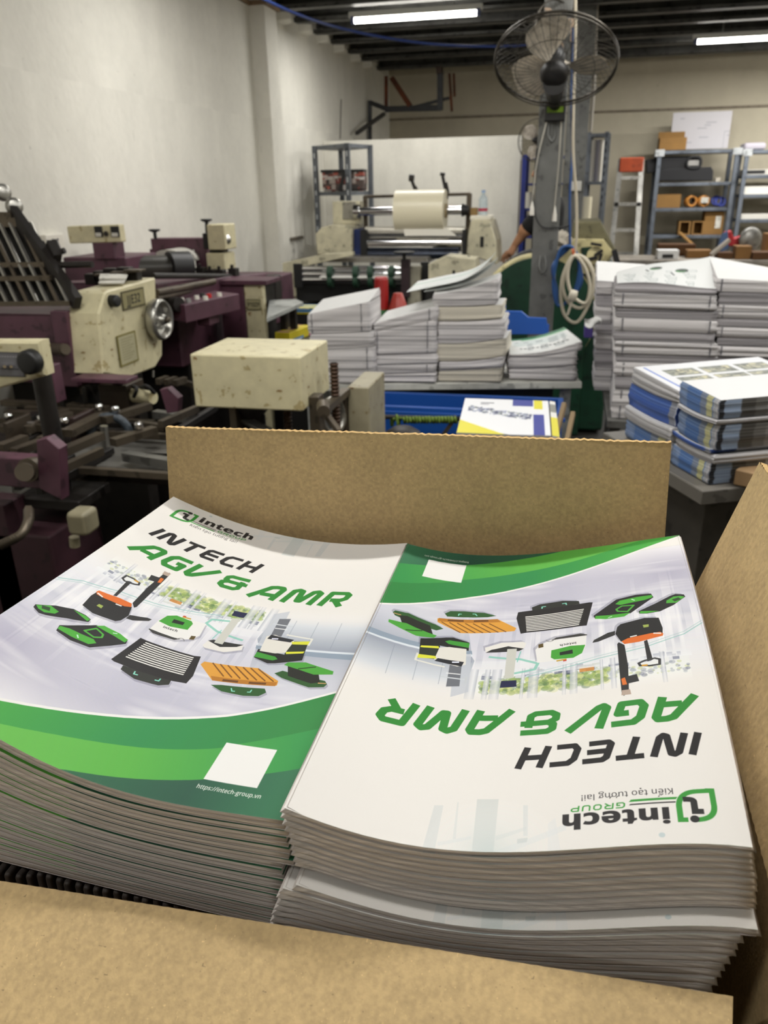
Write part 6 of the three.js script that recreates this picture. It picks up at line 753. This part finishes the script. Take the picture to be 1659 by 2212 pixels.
{ // yellow and white brochures just behind the carton
  const H = 1.0, q = [[986, 936], [1190, 941], [1184, 866], [1005, 860]].map(p => { const v = py(...p, H); return [v.x, v.z]; });
  const M_y = printMat(512, 380, (g, w, h) => { g.translate(0, h); g.scale(1, -1); g.fillStyle = '#f1f2f4'; g.fillRect(0, 0, w, h); g.fillStyle = '#e6dc34'; g.beginPath(); g.moveTo(0, h * 0.28); g.lineTo(w * 0.5, h * 0.02); g.lineTo(0, 0); g.fill(); g.fillStyle = '#2b3039'; g.beginPath(); g.moveTo(0, 0); g.lineTo(w * 0.56, 0); g.lineTo(w * 0.05, h * 0.16); g.fill(); g.fillStyle = '#e6dc34'; g.beginPath(); g.moveTo(0, h * 0.02); g.lineTo(w * 0.52, h * 0.0); g.lineTo(0, h * 0.36); g.fill(); g.fillStyle = '#39419a'; g.fillRect(w * 0.82, h * 0.0, w * 0.12, h * 0.56); g.fillRect(w * 0.58, h * 0.8, w * 0.24, h * 0.2); g.fillStyle = '#e6dc34'; g.fillRect(w * 0.83, h * 0.72, w * 0.1, h * 0.28); for (let i = 0; i < 240; i++) { g.fillStyle = ['#8d94b4', '#5d6484', '#b4bacb', '#474c66', '#a9b0a8'][i % 5]; const x = 0.06 + 0.72 * hash2(i, 1, 8); g.fillRect(x * w, h * (0.62 - 0.3 * x + 0.16 * hash2(i, 2, 8)), 6 + 16 * hash2(i, 3, 8), 5 + 10 * hash2(i, 4, 8)); } g.fillStyle = '#3a3f52'; g.fillRect(w * 0.2, h * 0.86, w * 0.16, 9); g.fillRect(w * 0.2, h * 0.82, w * 0.1, 6); });
  M_y.map.repeat.set(1, 1);
  sheaf('pile of yellow, white and blue brochures just behind the far flap of the carton', null, q, () => H, () => H - 0.06, { rows: 9, rag: 0.0015, mTop: M_y, mSide: M_sheets, cat: 'brochures', name: 'brochure_pile' });
  const v2 = [[1193, 941], [1209, 944], [1199, 868], [1187, 866]].map(p => { const v = py(...p, H - 0.004); return [v.x, v.z]; });
  sheaf('second narrow strip of yellow brochures at the right side of that pile', null, v2, () => H - 0.004, () => H - 0.06, { rows: 7, rag: 0.001, mTop: printMat(64, 128, (g, w, h) => { g.fillStyle = '#ebeae4'; g.fillRect(0, 0, w, h); g.fillStyle = '#e2d83a'; g.fillRect(0, h * 0.5, w, h * 0.5); g.fillStyle = '#8f9088'; g.fillRect(0, h * 0.1, w, h * 0.25); }), cat: 'brochures', name: 'brochure_pile' });
  const t = thing('side_stand', 'small dark stand under the yellow brochures', 'stand'); const a = py(1100, 905, H - 0.06); part(t, 'top', [B(a.x - 0.1, a.x + 0.04, H - 0.085, H - 0.061, a.z - 0.12, a.z + 0.1, 0.003)], grimy(0x55504a, 0.6)); part(t, 'post', [B(a.x - 0.08, a.x + 0.02, 0, H - 0.085, a.z - 0.12, a.z + 0.1, 0.004)], grimy(0x2f2c29, 0.6)); done(t);
  for (const [x0, y0, x1, y1, l] of [[1196, 960, 1219, 872, 'first of two upright wooden sticks right of the yellow brochures'], [1222, 965, 1238, 892, 'second, shorter upright wooden stick right of the yellow brochures']]) single('wooden_stick', l, 'stick', [(() => { const a = pz(x0, y0, -2.2), b = pz(x1, y1, -2.28), d = b.clone().sub(a); return bar(a.clone().addScaledVector(d, -a.y / d.y + 0.01), b, 0.012, 0.018); })()], mat(0x8f7a5c, 0.7));
}
{ // blue crate and the rope on its rod, low behind the carton
  const z = -2.72, y1 = pz(1000, 884, z).y, x0 = pz(790, 900, z).x, x1 = pz(1215, 900, z).x, t = thing('blue_crate', 'bright blue plastic crate under the white table', 'crate'), M = mat(0x104c9e, 0.5);
  part(t, 'wall', [B(x0, x1, y1 - 0.4, y1, z - 0.02, z, 0.003)], M); part(t, 'wall', [B(x0, x0 + 0.02, y1 - 0.4, y1, z - 0.2, z - 0.02, 0.003)], M); part(t, 'wall', [B(x1 - 0.02, x1, y1 - 0.4, y1, z - 0.2, z - 0.02, 0.003)], M); part(t, 'wall', [B(x0, x1, y1 - 0.4, y1, z - 0.22, z - 0.2, 0.003)], M); part(t, 'rim', [B(x0 - 0.01, x1 + 0.01, y1 - 0.03, y1 - 0.015, z, z + 0.012, 0.003)], M); part(t, 'base', [B(x0 + 0.02, x1 - 0.02, 0, y1 - 0.38, z - 0.2, z - 0.02, 0.003)], M); done(t);
  const zr = -2.62, r = thing('rope_rod', 'dark steel rod wound with green rope in front of the blue crate', 'rod'); part(r, 'rod', [cyl(pz(800, 900, zr), pz(1000, 905, zr), 0.008)], M_dark); part(r, 'post', [cyl(pz(806, 890, zr), V(pz(806, 890, zr).x, 0, zr), 0.014)], M_dark); part(r, 'brace', [bar(pz(985, 900, zr), pz(950, 950, zr), 0.014)], M_iron);
  const pts = []; for (let i = 0; i < 70; i++) { const x = 845 + i * 2.1, a = i * 1.9; const p = pz(x, 907 + 6 * Math.sin(a) + (i < 12 ? 8 * Math.sin(i) : 0), zr + 0.018 * Math.cos(a)); pts.push(p); } part(r, 'rope', [tube(pts, 0.0055, 320, false, 5)], mat(0x66802c, 0.8), 'green rope'); done(r);
  const k = thing('steel_drum', 'dark round lid just behind the far flap of the carton', 'drum'); const c = pz(870, 922, -2.35); part(k, 'lid', [lathe(V(c.x, c.y - 0.03, -2.35), V(0, 1, 0), [[0, 0.03], [0.03, 0.028], [0.055, 0.012], [0.06, 0], [0, 0]], 28)], M_dark); part(k, 'drum', [cyl(V(c.x, 0, -2.35), V(c.x, c.y - 0.031, -2.35), 0.055, 0.055, 24)], M_dark); done(k);
}
// ---------------------------------------------------------------- green machine behind the cables
{
  const z = -5.1, t = thing('die_cutting_machine', 'dark green machine with an olive hood and cream front behind the hanging cables', 'machine'), M_g = grimy(0x0f3a26, 0.45), M_ol = grimy(0x6f6a4e, 0.5), M_yc = grimy(0xd6cb98, 0.5);
  part(t, 'hood', [ext([[1232, 520], [1240, 480], [1299, 478], [1337, 552], [1330, 562], [1306, 519]], z + 0.02, 0.5, 0.008)], M_ol, 'olive hood');
  part(t, 'front_plate', [ext([[1208, 560], [1216, 540], [1240, 516], [1304, 517], [1326, 546], [1308, 578], [1262, 592], [1215, 580]], z + 0.06, 0.05, 0.004)], M_yc, 'cream front plate');
  for (const s of [[[1256, 535], [1278, 533], [1278, 550], [1256, 552]], [[1236, 545], [1258, 552], [1250, 585], [1228, 580]]]) part(t, 'opening', [ext(s, z + 0.075, 0.03, 0.002)], M_g);
  for (const [a, b, c, d] of [[1276, 526, 1300, 530], [1284, 552, 1302, 540], [1292, 570, 1300, 548], [1270, 560, 1290, 556]]) part(t, 'lever', [bar(pz(a, b, z + 0.1), pz(c, d, z + 0.1), 0.02, 0.015)], M_black);
  part(t, 'dial', [cyl(pz(1286, 552, z + 0.06), pz(1286, 552, z + 0.09), 0.05, 0.05, 24)], M_yc); part(t, 'hand_grip', [bar(pz(1326, 540, z + 0.1), pz(1336, 575, z + 0.1), 0.04, 0.03), bar(pz(1318, 580, z + 0.1), pz(1345, 570, z + 0.1), 0.02)], M_black);
  part(t, 'body', [B(pz(1195, 600, z).x, pz(1330, 600, z).x, 0.02, pz(1260, 575, z).y, z - 0.5, z + 0.02, 0.02)], M_g, 'dark green body');
  const c = pz(1160, 682, z + 0.02), R = 0.35; part(t, 'flywheel_guard', [(() => { const g = new THREE.CylinderGeometry(R, R, 0.14, 48); g.rotateX(Math.PI / 2); return g.translate(c.x, c.y, z + 0.02); })()], M_g, 'round dark green guard'); part(t, 'guard_edge', [ring(V(c.x, c.y, z + 0.0), V(0, 0, 1), R + 0.004, 0.022, 60)], M_yc, 'cream guard edge'); part(t, 'guard_rim', [ring(V(c.x + 0.03, c.y + 0.02, z - 0.1), V(0, 0, 1), R + 0.012, 0.02, 60)], M_black);
  part(t, 'guard_foot', [B(c.x - 0.2, c.x + 0.3, 0.0, c.y - 0.1, z - 0.06, z + 0.08, 0.01)], M_g);
  done(t);
  single('crumpled_rag', 'crumpled pale rag hanging at the left of the cream front plate', 'cloth', [(() => { const g = new THREE.IcosahedronGeometry(0.055, 4), p = g.attributes.position; for (let i = 0; i < p.count; i++) { const q = V(p.getX(i), p.getY(i), p.getZ(i)).multiplyScalar(0.75 + 0.6 * vnoise(p.getX(i) * 50 + 9, p.getY(i) * 50 + p.getZ(i) * 40 + 9, 3, 64)); p.setXYZ(i, q.x, q.y, q.z); } g.computeVertexNormals(); const c = pz(1213, 520, z + 0.12); return g.translate(c.x, c.y, c.z); })()], mat(0xa29b8e, 0.9));
}
// ---------------------------------------------------------------- racks behind the columns
{
  const z = -7.9, t = thing('blue_rack', 'blue steel rack between the partition and the further column', 'rack'), M = grimy(0x1c2f86, 0.45), x0 = pz(1131, 400, z).x, x1 = pz(1246, 400, z).x, Y = y => pz(1190, y, z).y;
  for (const [x, zz] of [[x0, z], [x1, z], [x0, z - 0.4], [x1, z - 0.4]]) part(t, 'post', [B(x - 0.022, x + 0.022, 0, Y(333), zz - 0.022, zz + 0.022, 0.003)], M);
  for (const y of [337, 395, 450, 510, 566]) part(t, 'shelf_board', [B(x0, x1, Y(y) - 0.02, Y(y), z - 0.4, z, 0.002)], M); done(t);
  const item = (nm, lab, cat, a, b, c, d, hex, dep = 0.2) => single(nm, lab, cat, [bx(a, b, c, d, z - 0.03, dep, 0.008)], mat(hex, 0.7));
  const Yb = y => Y(y) ;
  for (const [x, y0, yb, r, l] of [[1224, 432, 510, 0.05, 'white film roll standing on end in the blue rack, right of the grey column'], [1141, 415, 450, 0.03, 'short white roll standing in the blue rack, left of the grey column'], [1222, 352, 395, 0.03, 'white roll on the upper board of the blue rack']]) { const c = pz(x, yb, z - 0.15); single('film_roll', l, 'roll', [cyl(V(c.x, Y(yb) + 0.001, z - 0.15), V(c.x, pz(x, y0, z - 0.15).y, z - 0.15), r, r, 24)], mat(0xe3dfcf, 0.5)); }
  item('parcel', 'pale wrapped parcel on the middle board of the blue rack', 'parcel', 1215, 410, 1240, 449, 0x9ea2a6); item('parcel', 'light blue parcel low in the blue rack beside the grey column', 'parcel', 1212, 494, 1238, 509, 0x8fb0d0); item('parcel', 'dark parcel on the upper board of the blue rack', 'parcel', 1230, 375, 1243, 394, 0x3b4f94);
}
{
  const z = -8.8, t = thing('slotted_rack', 'tall narrow slotted steel rack beside the further column', 'rack'), M = grimy(0x7c828a, 0.45, 0.4), x0 = pz(1270, 330, z).x, x1 = pz(1308, 330, z).x, Y = y => pz(1290, y, z).y;
  for (const [x, zz] of [[x0, z], [x1, z], [x0 + 0.03, z - 0.35], [x1 + 0.03, z - 0.35]]) part(t, 'post', [B(x - 0.02, x + 0.02, 0, Y(285), zz - 0.02, zz + 0.02, 0.002)], M);
  for (const y of [288, 392, 480]) part(t, 'shelf_board', [B(x0, x1 + 0.03, Y(y) - 0.03, Y(y), z - 0.36, z + 0.01, 0.002)], M);
  for (let k = 0; k < 10; k++) part(t, 'slot', [B(x1 - 0.008, x1 + 0.006, Y(297) - k * 0.07, Y(297) - k * 0.07 + 0.035, z + 0.0185, z + 0.0215, 0)], mat(0x2a2e36, 0.6)); done(t);
  [['pale long roll standing at the left in the slotted rack', 1277, 0xd6d2c8], ['grey long roll standing second in the slotted rack', 1286, 0x9a97a0], ['pale long roll standing third in the slotted rack', 1294, 0xcfcabe]].forEach(([l, x, c]) => { const p = pz(x, 390, z - 0.15); single('long_roll', l, 'roll', [cyl(V(p.x, Y(392) + 0.001, z - 0.15), V(p.x, pz(x, 302, z - 0.15).y, z - 0.15), 0.022, 0.022, 18)], mat(c, 0.5)); });
  { const p = pz(1262, 470, -8.3); single('film_roll', 'cream film roll standing on end beside the further column', 'roll', [cyl(V(p.x, 0, -8.3), V(p.x, pz(1262, 425, -8.3).y, -8.3), 0.06, 0.06, 24)], mat(0xe0d8bc, 0.5)); }
  const jb = pz(1248, 402, -7.55); single('junction_box', 'small white junction box on the further column', 'box', [B(jb.x - 0.06, jb.x + 0.03, jb.y - 0.04, jb.y + 0.04, -7.598, -7.55, 0.006)], mat(0xe2e0d8, 0.4));
}
{ // ladder
  const z = -9.4, t = thing('step_ladder', 'aluminium ladder with an orange top cap leaning at the back wall', 'ladder'), M = grimy(0xc9c7c0, 0.35, 0.6), zt = y => z + (y - 340) * 0.0009;
  const Q = (x, y) => pz(x, y, zt(y)); const bl = Q(1318, 560), br = Q(1372, 560); const ext2 = (a, b) => a.clone().addScaledVector(b.clone().sub(a), (a.y - 0.03) / (a.y - b.y));
  part(t, 'rail', [bar(Q(1341, 345), ext2(Q(1341, 345), Q(1319, 555)), 0.05, 0.03)], M); part(t, 'rail', [bar(Q(1386, 345), ext2(Q(1386, 345), Q(1373, 555)), 0.05, 0.03)], M);
  for (const y of [384, 441, 497, 548]) part(t, 'rung', [bar(Q(1338 - (y - 384) * 0.1, y), Q(1384 - (y - 384) * 0.075, y), 0.03, 0.035)], M);
  part(t, 'top_cap', [bx(1338, 340, 1390, 372, z + 0.05, 0.12, 0.012)], grimy(0xb44a22, 0.5), 'orange plastic cap'); for (const x of [1331, 1380]) part(t, 'joint', [bx(x - 4, 437, x + 5, 446, z + 0.25, 0.05, 0.004)], M_dark); done(t);
}
{ // steel shelves at the back
  const z = -10.2, M = grimy(0x737a84, 0.45, 0.4), Y = (y, x = 1500) => pz(x, y, z).y;
  function rack(label, xa, xb, ys) { const t = thing('steel_shelf', label, 'shelf'), x0 = pz(xa, 340, z).x, x1 = xb; for (const [x, zz] of [[x0, z], [x1, z], [x0, z - 0.42], [x1, z - 0.42]]) part(t, 'post', [B(x - 0.022, x + 0.022, 0, ys[0] + 0.01, zz - 0.022, zz + 0.022, 0.003)], M); for (const y of ys) part(t, 'shelf_board', [B(x0 + 0.022, x1 - 0.022, y - 0.035, y, z - 0.42, z + 0.005, 0.003)], M); for (const x of [x0, x1]) part(t, 'corner_plate', [B(x - 0.05, x + 0.05, ys[0] - 0.06, ys[0] + 0.012, z + 0.022, z + 0.03, 0.01)], grimy(0xd0d4d6, 0.3, 0.3)); done(t); return [x0, x1]; }
  const x1a = pz(1592, 334, z).x, ysA = [Y(324), Y(394), Y(449), Y(508), 0.35];
  rack('grey steel shelf holding black bags and cartons by the back wall', 1424, x1a, ysA); const ysB = [Y(324, 1640), Y(378, 1640), Y(420, 1640), Y(474, 1640), 0.35];
  rack('grey steel shelf with papers at the right edge of the picture', 1613, x1a + 1.1, ysB);
  const on = (nm, lab, cat, xa, xb, yT, base, hex, dep = 0.25, o = {}) => { const zf = z - 0.04, a = pz(xa, (yT + 400) / 2, zf).x, b = pz(xb, (yT + 400) / 2, zf).x; return single(nm, lab, cat, [B(a, b, base + 0.001, pz((xa + xb) / 2, yT, zf).y, zf - dep, zf, o.r || 0.006)].concat(o.more ? o.more(a, b, zf) : []), o.m || mat(hex, 0.75)); };
  const M_bx = new THREE.MeshPhysicalMaterial({ map: rep(TX.kraft, 2), color: 0xb39a72, roughness: 0.85 });
  { const t = thing('open_carton', 'open brown carton on top of the steel shelf', 'box'), zf = z - 0.06, a = pz(1426, 300, zf).x, b = pz(1484, 300, zf).x, y0 = ysA[0] + 0.001, y1 = pz(1455, 297, zf).y; for (const g of [B(a, b, y0, y1, zf - 0.008, zf, 0.001), B(a, b, y0, y1 + 0.07, zf - 0.25, zf - 0.242, 0.001), B(a, a + 0.008, y0, y1, zf - 0.242, zf - 0.008, 0.001), B(b - 0.008, b, y0, y1, zf - 0.242, zf - 0.008, 0.001)]) part(t, 'wall', [g], M_bx); part(t, 'bottom', [B(a, b, y0, y0 + 0.008, zf - 0.25, zf, 0.001)], M_bx); done(t); }
  { const a = pz(1450, 280, -10.62).x, b = pz(1576, 280, -10.62).x, y1 = pz(1515, 246, -10.62).y; const M_bd = printMat(256, 160, (g, w, h) => { g.fillStyle = '#cfccd0'; g.fillRect(0, 0, w, h); g.strokeStyle = '#aaa7b0'; g.lineWidth = 2; g.strokeRect(w * 0.1, h * 0.35, w * 0.35, h * 0.5); for (let i = 0; i < 14; i++) { g.fillStyle = 'rgba(150,148,160,0.5)'; g.fillRect(20 + hash2(i, 1, 1) * 200, 12 + hash2(i, 2, 1) * 130, 10 + 30 * hash2(i, 3, 1), 4); } }, 0.5, 1.3, 1.8); single('white_board', 'pale board with faint drawings leaning on the wall above the steel shelf', 'board', [turn(B(a, b, ysA[0] + 0.001, y1, -10.72, -10.7, 0.002), V(a, ysA[0], -10.72), 0.0, 0, 0).translate(0, 0.02, 0.12)], M_bd); }
  { const t = thing('black_case', 'black soft case with a carrying handle on the upper shelf board', 'bag'), zf = z + 0.05, P = (x, y) => [x, y]; part(t, 'case', [ext([[1396, 345], [1440, 337], [1512, 336], [1516, 352], [1512, 366], [1482, 366], [1483, 340], [1425, 366], [1420, 372], [1398, 374]].filter(p => !(p[0] === 1483)), zf - 0.1, 0.22, 0.006)], mat(0x1c1c1e, 0.8)); part(t, 'body', [ext([[1420, 366], [1536, 360], [1541, 368], [1540, 391], [1420, 391]], zf - 0.08, 0.26, 0.01)], mat(0x202022, 0.85)); part(t, 'handle', [tube([pz(1484, 350, zf - 0.08), pz(1490, 341, zf - 0.08), pz(1512, 341, zf - 0.08), pz(1514, 352, zf - 0.08), pz(1510, 361, zf - 0.08), pz(1486, 361, zf - 0.08)], 0.016, 40, true)], mat(0x18181a, 0.7)); part(t, 'pocket', [bx(1486, 346, 1510, 358, zf - 0.085, 0.01, 0.002)], mat(0x8e8c88, 0.6), 'grey see-through pocket'); done(t); }
  on('small_item', 'small pale object beside the black case on the upper board', 'object', 1545, 1556, 384, ysA[1], 0xa9a294, 0.1);
  on('carton', 'low tan carton lying at the left of the second shelf board', 'box', 1421, 1473, 420, ysA[2], 0, 0.22, { m: M_bx });
  for (const [xa, xb, l] of [[1482, 1506, 'orange tape roll next to the low tan carton'], [1508, 1534, 'orange tape roll with a white label, second from the low tan carton']]) { const zf = z - 0.06, t = thing('tape_roll', l, 'tape'), c = pz((xa + xb) / 2, 433, zf), R = 0.066; part(t, 'tape', [lathe(V(c.x, ysA[2] + R + 0.002, zf - 0.08), V(0.35, 0, 1), [[R * 0.55, -0.04], [R, -0.04], [R, 0.04], [R * 0.55, 0.04], [R * 0.55, -0.04]], 28)], mat(0xc88a44, 0.35)); part(t, 'core', [lathe(V(c.x, ysA[2] + R + 0.002, zf - 0.08), V(0.35, 0, 1), [[R * 0.48, -0.041], [R * 0.55, -0.041], [R * 0.55, 0.041], [R * 0.48, 0.041], [R * 0.48, -0.041]], 28)], mat(0x5a3a20, 0.8)); if (xa > 1500) part(t, 'label', [B(c.x - 0.03, c.x + 0.05, ysA[2] + 0.05, ysA[2] + 0.11, zf - 0.02, zf - 0.016, 0.001)], M_white, 'white label'); done(t); }
  { const t = thing('blue_strap', 'bundle of blue strap on the second shelf board', 'strap'); const c = pz(1552, 440, z - 0.1); for (let k = 0; k < 4; k++) part(t, 'loop', [ring(V(c.x + jit(0.03), ysA[2] + 0.06 + k * 0.004, z - 0.12 + jit(0.02)), V(0.3 + jit(0.4), 0.5, 1), 0.05, 0.01, 24)], mat(0x1a2c7c, 0.5)); done(t); }
  { const c = on('carton', 'tall brown carton with a white label on the third shelf board', 'box', 1528, 1570, 457, ysA[3], 0, 0.25, { m: M_bx }); }
  { const p = pz(1552, 475, z - 0.035); single('paper_label', 'white label stuck on the tall brown carton', 'label', [B(p.x - 0.03, p.x + 0.03, p.y - 0.09, p.y + 0.04, z - 0.0395, z - 0.037, 0)], M_white); }
  for (const [xa, xb, l] of [[1466, 1492, 'open brown carton with a dark inside, left of two on the third board'], [1495, 1521, 'open brown carton with a dark inside, next to the tall carton']]) { const t = thing('open_carton', l, 'box'), zf = z - 0.04, a = pz(xa, 490, zf).x, b = pz(xb, 490, zf).x, y0 = ysA[3] + 0.001, y1 = pz(1490, 478, zf).y; for (const g of [B(a, b, y1 - 0.012, y1, zf - 0.2, zf, 0.001), B(a, b, y0, y0 + 0.012, zf - 0.2, zf, 0.001), B(a, a + 0.02, y0 + 0.012, y1 - 0.012, zf - 0.2, zf, 0.001), B(b - 0.02, b, y0 + 0.012, y1 - 0.012, zf - 0.2, zf, 0.001), B(a + 0.02, b - 0.02, y0 + 0.012, y1 - 0.012, zf - 0.2, zf - 0.19, 0.001)]) part(t, 'wall', [g], M_bx); done(t); }
  single('carton_flap', 'torn piece of brown carton hanging over the front of the third board', 'cardboard', [bar(pz(1468, 502, z + 0.03), pz(1500, 532, z + 0.14), 0.07, 0.012)], M_bx);
  // right shelf
  for (const [xa, xb, yT, b, h, l] of [[1606, 1690, 366, 1, 0xb9b6ae, 'flat grey box with a dark window on the upper board of the right shelf'], [1600, 1690, 402, 2, 0xd6d3ca, 'loose white papers piled on the middle board of the right shelf'], [1606, 1690, 462, 3, 0xc8c5bc, 'flat white papers on the lower board of the right shelf'], [1602, 1650, 308, 0, 0xa9a4ad, 'crumpled plastic wrapped parcel on top of the right shelf']]) on(b ? 'paper_pile' : 'wrapped_parcel', l, b ? 'paper' : 'parcel', xa, xb, yT, ysB[b], h, 0.28, { r: b ? 0.004 : 0.03 });
  { const p = pz(1632, 372, z - 0.03); single('dark_window', 'dark strip on the front of the flat grey box', 'strip', [B(p.x - 0.1, p.x + 0.1, ysB[1] + 0.015, ysB[1] + 0.05, z - 0.0395, z - 0.036, 0.001)], M_black); }
}
{ // cluttered bench in front of the shelves
  const z = -8.2, t = thing('clutter_bench', 'long low bench with a pale edge crowded with cartons in front of the shelves', 'table'), a = pz(1335, 562, z), b = pz(1700, 562, z), Y = a.y; part(t, 'bench_top', [B(a.x, b.x + 0.6, Y - 0.04, Y, z - 0.62, z, 0.004)], grimy(0x9c9488, 0.6)); for (const x of [a.x + 0.05, b.x + 0.5]) for (const zz of [z - 0.06, z - 0.56]) part(t, 'leg', [B(x, x + 0.05, 0, Y - 0.04, zz - 0.025, zz + 0.025, 0.003)], grimy(0x6a6660, 0.6)); done(t);
  const M_bx = new THREE.MeshPhysicalMaterial({ map: rep(TX.kraft, 2), color: 0xa08460, roughness: 0.85 }), M_bd = new THREE.MeshPhysicalMaterial({ map: rep(TX.kraft, 2), color: 0x6b5138, roughness: 0.9 });
  const put = (nm, lab, cat, xa, xb, yT, dz, m, dep = 0.2) => { const zf = z - dz, l = pz(xa, 555, zf), r = pz(xb, 555, zf); return single(nm, lab, cat, [B(l.x, r.x, Y + 0.001, pz((xa + xb) / 2, yT, zf).y, zf - dep, zf, 0.004)], m); };
  put('carton', 'flat brown carton lying behind the white sign box on the bench', 'box', 1420, 1500, 528, 0.45, M_bd); put('sign_box', 'white box with a dark opening on the bench', 'box', 1420, 1466, 541, 0.12, mat(0xd4d4d2, 0.5));
  { const p = pz(1443, 550, z - 0.115); single('dark_slot', 'dark slot in the front of the white box on the bench', 'slot', [B(p.x - 0.05, p.x + 0.05, Y + 0.01, Y + 0.045, z - 0.1195, z - 0.117, 0.001)], M_black); }
  put('carton', 'brown carton at the middle of the bench', 'box', 1484, 1536, 541, 0.2, M_bx); put('carton', 'brown carton standing taller right of the middle one on the bench', 'box', 1588, 1622, 532, 0.1, M_bx); put('carton', 'brown carton at the right edge of the bench', 'box', 1626, 1700, 545, 0.05, M_bd); put('carton', 'shadowed brown carton between the two standing cartons', 'box', 1550, 1584, 546, 0.12, M_bd); put('carton', 'brown carton rising behind the grey round guard at the right edge', 'box', 1650, 1720, 505, 0.5, M_bx);
  { const l = pz(1536, 552, z - 0.1), r = pz(1575, 520, z - 0.15); single('cardboard_tube', 'pale paper tube lying slantwise on the bench', 'tube', [cyl(V(l.x, Y + 0.04, l.z), V(r.x, Y + 0.17, r.z), 0.022, 0.022, 16)], mat(0x9f968a, 0.7)); }
  { const f = thing('table_fan', 'red fan with a grey round guard standing behind the cartons', 'fan'), c = pz(1621, 517, z - 0.35); part(f, 'guard', [lathe(c, V(0.3, 0.1, 1), [[0, 0.05], [0.06, 0.045], [0.1, 0.02], [0.115, 0], [0.1, -0.02], [0, -0.04]], 28)], grimy(0x8a8882, 0.4, 0.4), 'grey round guard'); part(f, 'body', [ext([[1566, 502], [1580, 498], [1586, 515], [1606, 508], [1612, 535], [1580, 532], [1568, 530]], z - 0.36, 0.1, 0.008)], mat(0xa81f26, 0.45), 'red plastic body'); part(f, 'stand', [cyl(V(c.x, Y + 0.001, c.z - 0.04), c.clone().add(V(0, 0, -0.04)), 0.02), cyl(V(c.x, Y + 0.001, c.z - 0.04), V(c.x, Y + 0.02, c.z - 0.04), 0.09, 0.08, 20)], mat(0xa81f26, 0.45)); done(f); }
  single('blue_sheet', 'piece of blue plastic sheet hanging off the left of the red fan', 'sheet', [ext([[1560, 505], [1572, 498], [1574, 535], [1556, 545], [1552, 530]], z - 0.3, 0.012, 0.001)], mat(0x4a6590, 0.5));
}
// a purple box corner and dark pieces low between the piles
single('purple_box', 'small purple box beside the crumpled slip', 'box', [bx(1262, 706, 1281, 730, -3.3, 0.1, 0.003)], mat(0x4a3c86, 0.5));
scene.traverse(o => { if (o.isMesh) o.castShadow = o.receiveShadow = true; if (o.isLight && o.shadow) o.castShadow = true; });
renderer.render(scene, camera);
